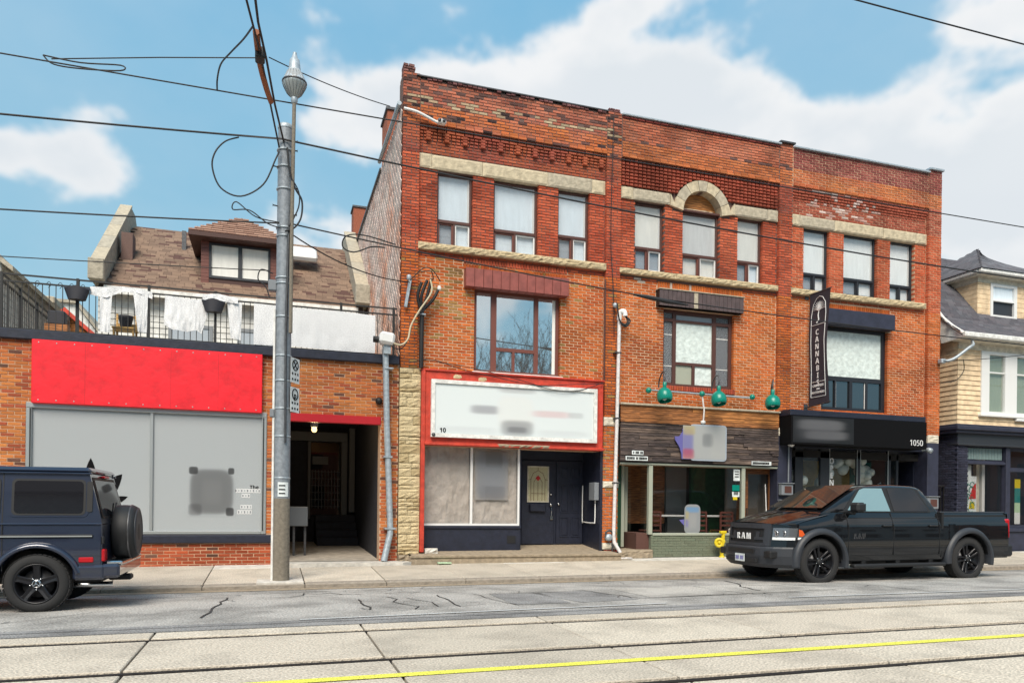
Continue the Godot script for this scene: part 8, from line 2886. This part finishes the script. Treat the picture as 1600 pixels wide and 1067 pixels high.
# boxy off-roader, rear to the right; x from the rear axle, rear is +x
func suv() -> void:
	var t := thing("off_road_wagon", "dark blue boxy off-road wagon with spare wheel, cut off by the left edge", "car", Vector3(-2.91, -0.118, 4.62))
	t.rotation.z = 0.0045
	var yw := 0.385
	var ra := 0.48
	var xs := []
	var x := -3.55
	while x < 0.751:
		xs.append(x)
		x += 0.043
	var sz := func(y: float) -> float:
		return 0.865 + 0.012 * sin(clampf((y - 0.5) / 0.66, 0.0, 1.0) * PI) - 0.02 * clampf((0.62 - y) / 0.15, 0.0, 1.0)
	for side in [1.0, -1.0]:
		var rings := []
		var well := []
		for xx in xs:
			var yb := maxf(arch(xx, 0.0, yw, ra, 0.50), arch(xx, -2.85, yw, ra, 0.50))
			if xx > 0.42:
				yb = maxf(yb, 0.60)
			var ring := []
			for k in 9:
				var y := lerpf(yb, 1.17, k / 8.0)
				ring.append(Vector3(xx, y, sz.call(y) * side))
			rings.append(ring)
			well.append([Vector3(xx, yb, 0.4 * side), ring[0]])
		put("side_panel", mb().loft(rings, false, true).mesh(), "paint_blue", t)
		put("wheel_well", mb().loft(well, false, false).mesh(), "black", t)
		put("belt_ledge", mb().box(Vector3(-3.5, 1.155, minf(side * 0.8, side * 0.885)), Vector3(0.76, 1.18, maxf(side * 0.8, side * 0.885)), 0.01).mesh(), "paint_blue", t)
		put("side_strip", mb().box(Vector3(-2.3, 0.985, minf(side * 0.86, side * 0.895)), Vector3(0.66, 1.03, maxf(side * 0.86, side * 0.895)), 0.012).mesh(), "trim_black", t)
		put("strip_inlay", mb().box(Vector3(-2.3, 0.999, minf(side * 0.894, side * 0.898)), Vector3(0.65, 1.014, maxf(side * 0.894, side * 0.898))).mesh(), "alu", t)
		put("crease", mb().box(Vector3(0.44, 0.745, minf(side * 0.86, side * 0.883)), Vector3(0.75, 0.757, maxf(side * 0.86, side * 0.883))).mesh(), "paint_blue", t)
	# hood and nose (outside the picture)
	put("hood", mb().box(Vector3(-3.5, 1.12, -0.80), Vector3(-2.1, 1.22, 0.80), 0.04).mesh(), "paint_blue", t)
	put("grille", mb().box(Vector3(-3.6, 0.62, -0.85), Vector3(-3.53, 1.17, 0.85), 0.03).mesh(), "trim_black", t)
	put("front_bumper", mb().box(Vector3(-3.78, 0.42, -0.86), Vector3(-3.5, 0.68, 0.86), 0.05).mesh(), "paint_blue", t)
	put("windshield", mb().box(Vector3(-2.2, 1.2, -0.74), Vector3(-2.1, 1.86, 0.74)).mesh(), "glass_rear", t)
	put("floor_pan", mb().box(Vector3(-2.3, 0.45, -0.86), Vector3(-0.5, 1.16, 0.86)).mesh(), "black", t)
	put("chassis", mb().box(Vector3(-3.4, 0.36, -0.55), Vector3(0.7, 0.8, 0.55)).mesh(), "black", t)
	# greenhouse: sides lean in a little, rear leans forward
	var gr := []
	for p in [[-2.12, 1.17, 0.865], [-2.0, 1.90, 0.80]]:
		pass
	var gm := mb()
	var b0 := [Vector3(-2.2, 1.17, 0.872), Vector3(0.765, 1.17, 0.872), Vector3(0.765, 1.17, -0.872), Vector3(-2.2, 1.17, -0.872)]
	var b1 := [Vector3(-1.95, 1.84, 0.80), Vector3(0.60, 1.84, 0.80), Vector3(0.60, 1.84, -0.80), Vector3(-1.95, 1.84, -0.80)]
	for i in 4:
		var j := (i + 1) % 4
		gm.quad(b0[i], b0[j], b1[j], b1[i])
	put("cabin", gm.mesh(), "paint_blue", t)
	put("roof", mb().box(Vector3(-2.0, 1.835, -0.815), Vector3(0.62, 1.925, 0.815), 0.045).mesh(), "paint_blue", t)
	for s in [-1.0, 1.0]:
		put("roof_gutter", mb().box(Vector3(-2.02, 1.83, minf(s * 0.79, s * 0.835)), Vector3(0.63, 1.852, maxf(s * 0.79, s * 0.835)), 0.006).mesh(), "paint_blue", t)
	var lean := atan2(0.072, 0.67)
	var pane := func(called: String, x0: float, x1: float, y0: float, y1: float, rad: float, out: float, m: String) -> void:
		for s in [1.0, -1.0]:
			var pts := []
			for q in [[1, 1, 0.0], [-1, 1, PI / 2], [-1, -1, PI], [1, -1, PI * 1.5]]:
				for k in 5:
					var a: float = q[2] + k * PI / 8.0
					pts.append(Vector2((x0 + x1) / 2 + q[0] * ((x1 - x0) / 2 - rad) + cos(a) * rad, (y0 + y1) / 2 - 1.17 + q[1] * ((y1 - y0) / 2 - rad) + sin(a) * rad))
			var b := mb()
			b.at(Transform3D(Basis(Vector3.RIGHT, -lean * s), Vector3(0, 1.17, 0.872 * s)))
			b.prism(pts, minf(s * out, s * (out - 0.02)), maxf(s * out, s * (out - 0.02)))
			put(called, b.mesh(), m, t)
	pane.call("window_frame", -0.33, 0.60, 1.26, 1.79, 0.07, 0.008, "paint_blue")
	pane.call("window_seal", -0.295, 0.565, 1.285, 1.765, 0.06, 0.012, "black")
	pane.call("side_window", -0.265, 0.535, 1.31, 1.74, 0.05, 0.016, "glass_rear")
	pane.call("window_seal", -1.25, -0.42, 1.27, 1.78, 0.06, 0.010, "black")
	pane.call("side_window", -1.22, -0.45, 1.31, 1.74, 0.05, 0.016, "glass_rear")
	pane.call("corner_vent", 0.575, 0.645, 1.33, 1.74, 0.02, 0.012, "black")
	for sx in [-0.40, -1.32]:
		put("door_seam", mb().box(Vector3(sx, 0.56, 0.84), Vector3(sx + 0.012, 1.17, 0.8815)).mesh(), "black", t)
		put("door_seam", mb().at(Transform3D(Basis(Vector3.RIGHT, -lean), Vector3(0, 1.17, 0.872))).box(Vector3(sx, 0.0, -0.03), Vector3(sx + 0.012, 0.66, 0.004)).mesh(), "black", t)
	put("door_handle", mb().box(Vector3(-0.62, 1.04, 0.87), Vector3(-0.46, 1.08, 0.92), 0.014).mesh(), "trim_black", t)
	# rear
	put("tail_wall", mb().box(Vector3(0.70, 0.58, -0.865), Vector3(0.765, 1.17, 0.865), 0.012).mesh(), "paint_blue", t)
	var rw := mb()
	rw.quad(Vector3(0.752, 1.27, 0.70), Vector3(0.752, 1.27, -0.70), Vector3(0.632, 1.76, -0.66), Vector3(0.632, 1.76, 0.66))
	put("rear_window", rw.mesh(), "glass_rear", t)
	var rs := mb()
	rs.quad(Vector3(0.757, 1.24, 0.77), Vector3(0.757, 1.24, -0.77), Vector3(0.617, 1.80, -0.72), Vector3(0.617, 1.80, 0.72))
	put("rear_seal", rs.mesh(), "black", t)
	put("brake_lamp", mb().box(Vector3(0.60, 1.80, -0.16), Vector3(0.66, 1.83, 0.16), 0.006).mesh(), "lamp_red", t)
	tube("rear_wiper", [Vector3(0.76, 1.27, 0.1), Vector3(0.73, 1.45, -0.3)], 0.01, "black", t, 5)
	for s in [-1.0, 1.0]:
		put("tail_light", mb().box(Vector3(0.74, 0.66, minf(s * 0.70, s * 0.86)), Vector3(0.80, 0.83, maxf(s * 0.70, s * 0.86)), 0.015).mesh(), "lamp_red", t)
		put("side_marker", mb().box(Vector3(0.49, 0.655, minf(s * 0.86, s * 0.892)), Vector3(0.665, 0.725, maxf(s * 0.86, s * 0.892)), 0.01).mesh(), "lamp_red", t)
		put("hinge", mb().box(Vector3(0.755, 0.9, minf(s * 0.80, s * 0.87)), Vector3(0.785, 1.0, maxf(s * 0.80, s * 0.87)), 0.008).mesh(), "trim_black", t)
		flare(t, 0.0, yw, 0.47, 0.545, 0.865, 0.93, -14, 165, "paint_blue", s)
		flare(t, -2.85, yw, 0.47, 0.545, 0.865, 0.93, 0, 194, "paint_blue", s)
		put("bumper_side", mb().box(Vector3(0.42, 0.42, minf(s * 0.80, s * 0.90)), Vector3(0.80, 0.62, maxf(s * 0.80, s * 0.90)), 0.03).mesh(), "paint_blue", t)
		wheel(t, Vector3(0.0, yw, 0.905 * s), 0.385, 0.27, 0.262, 1, s < 0)
		wheel(t, Vector3(-2.85, yw, 0.905 * s), 0.385, 0.27, 0.262, 1, s < 0)
		tube("side_pipe", [Vector3(-2.2, 0.40, s * 0.86), Vector3(-0.6, 0.40, s * 0.86)], 0.045, "trim_black", t, 8)
	put("rear_bumper", mb().box(Vector3(0.74, 0.44, -0.88), Vector3(0.98, 0.63, 0.88), 0.035).mesh(), "paint_blue", t)
	put("bumper_trim", mb().box(Vector3(0.80, 0.61, -0.80), Vector3(1.0, 0.665, 0.80), 0.015).mesh(), "chrome", t)
	put("tow_bar", mb().box(Vector3(0.7, 0.34, -0.1), Vector3(1.0, 0.42, 0.1), 0.02).mesh(), "trim_black", t)
	tube("exhaust", [Vector3(0.1, 0.32, 0.5), Vector3(0.85, 0.33, 0.55)], 0.04, "chrome", t, 8)
	var ax := Transform3D(Basis(Vector3.BACK, -PI / 2), Vector3(0.78, 1.03, 0.0))
	put("spare_wheel_cover", mb().at(ax).lathe([[0.36, 0.0], [0.388, 0.03], [0.392, 0.13], [0.385, 0.24], [0.36, 0.285], [0.30, 0.30], [0.0, 0.305]], 40).mesh(), "trim_black", t)
	put("cover_ring", mb().at(ax).lathe([[0.345, 0.286], [0.35, 0.30], [0.30, 0.312], [0.29, 0.303]], 40).mesh(), "trim_grey", t)
	put("cover_band", mb().at(ax).lathe([[0.390, 0.20], [0.396, 0.205], [0.396, 0.22], [0.390, 0.225]], 40).mesh(), "steel_dark", t)
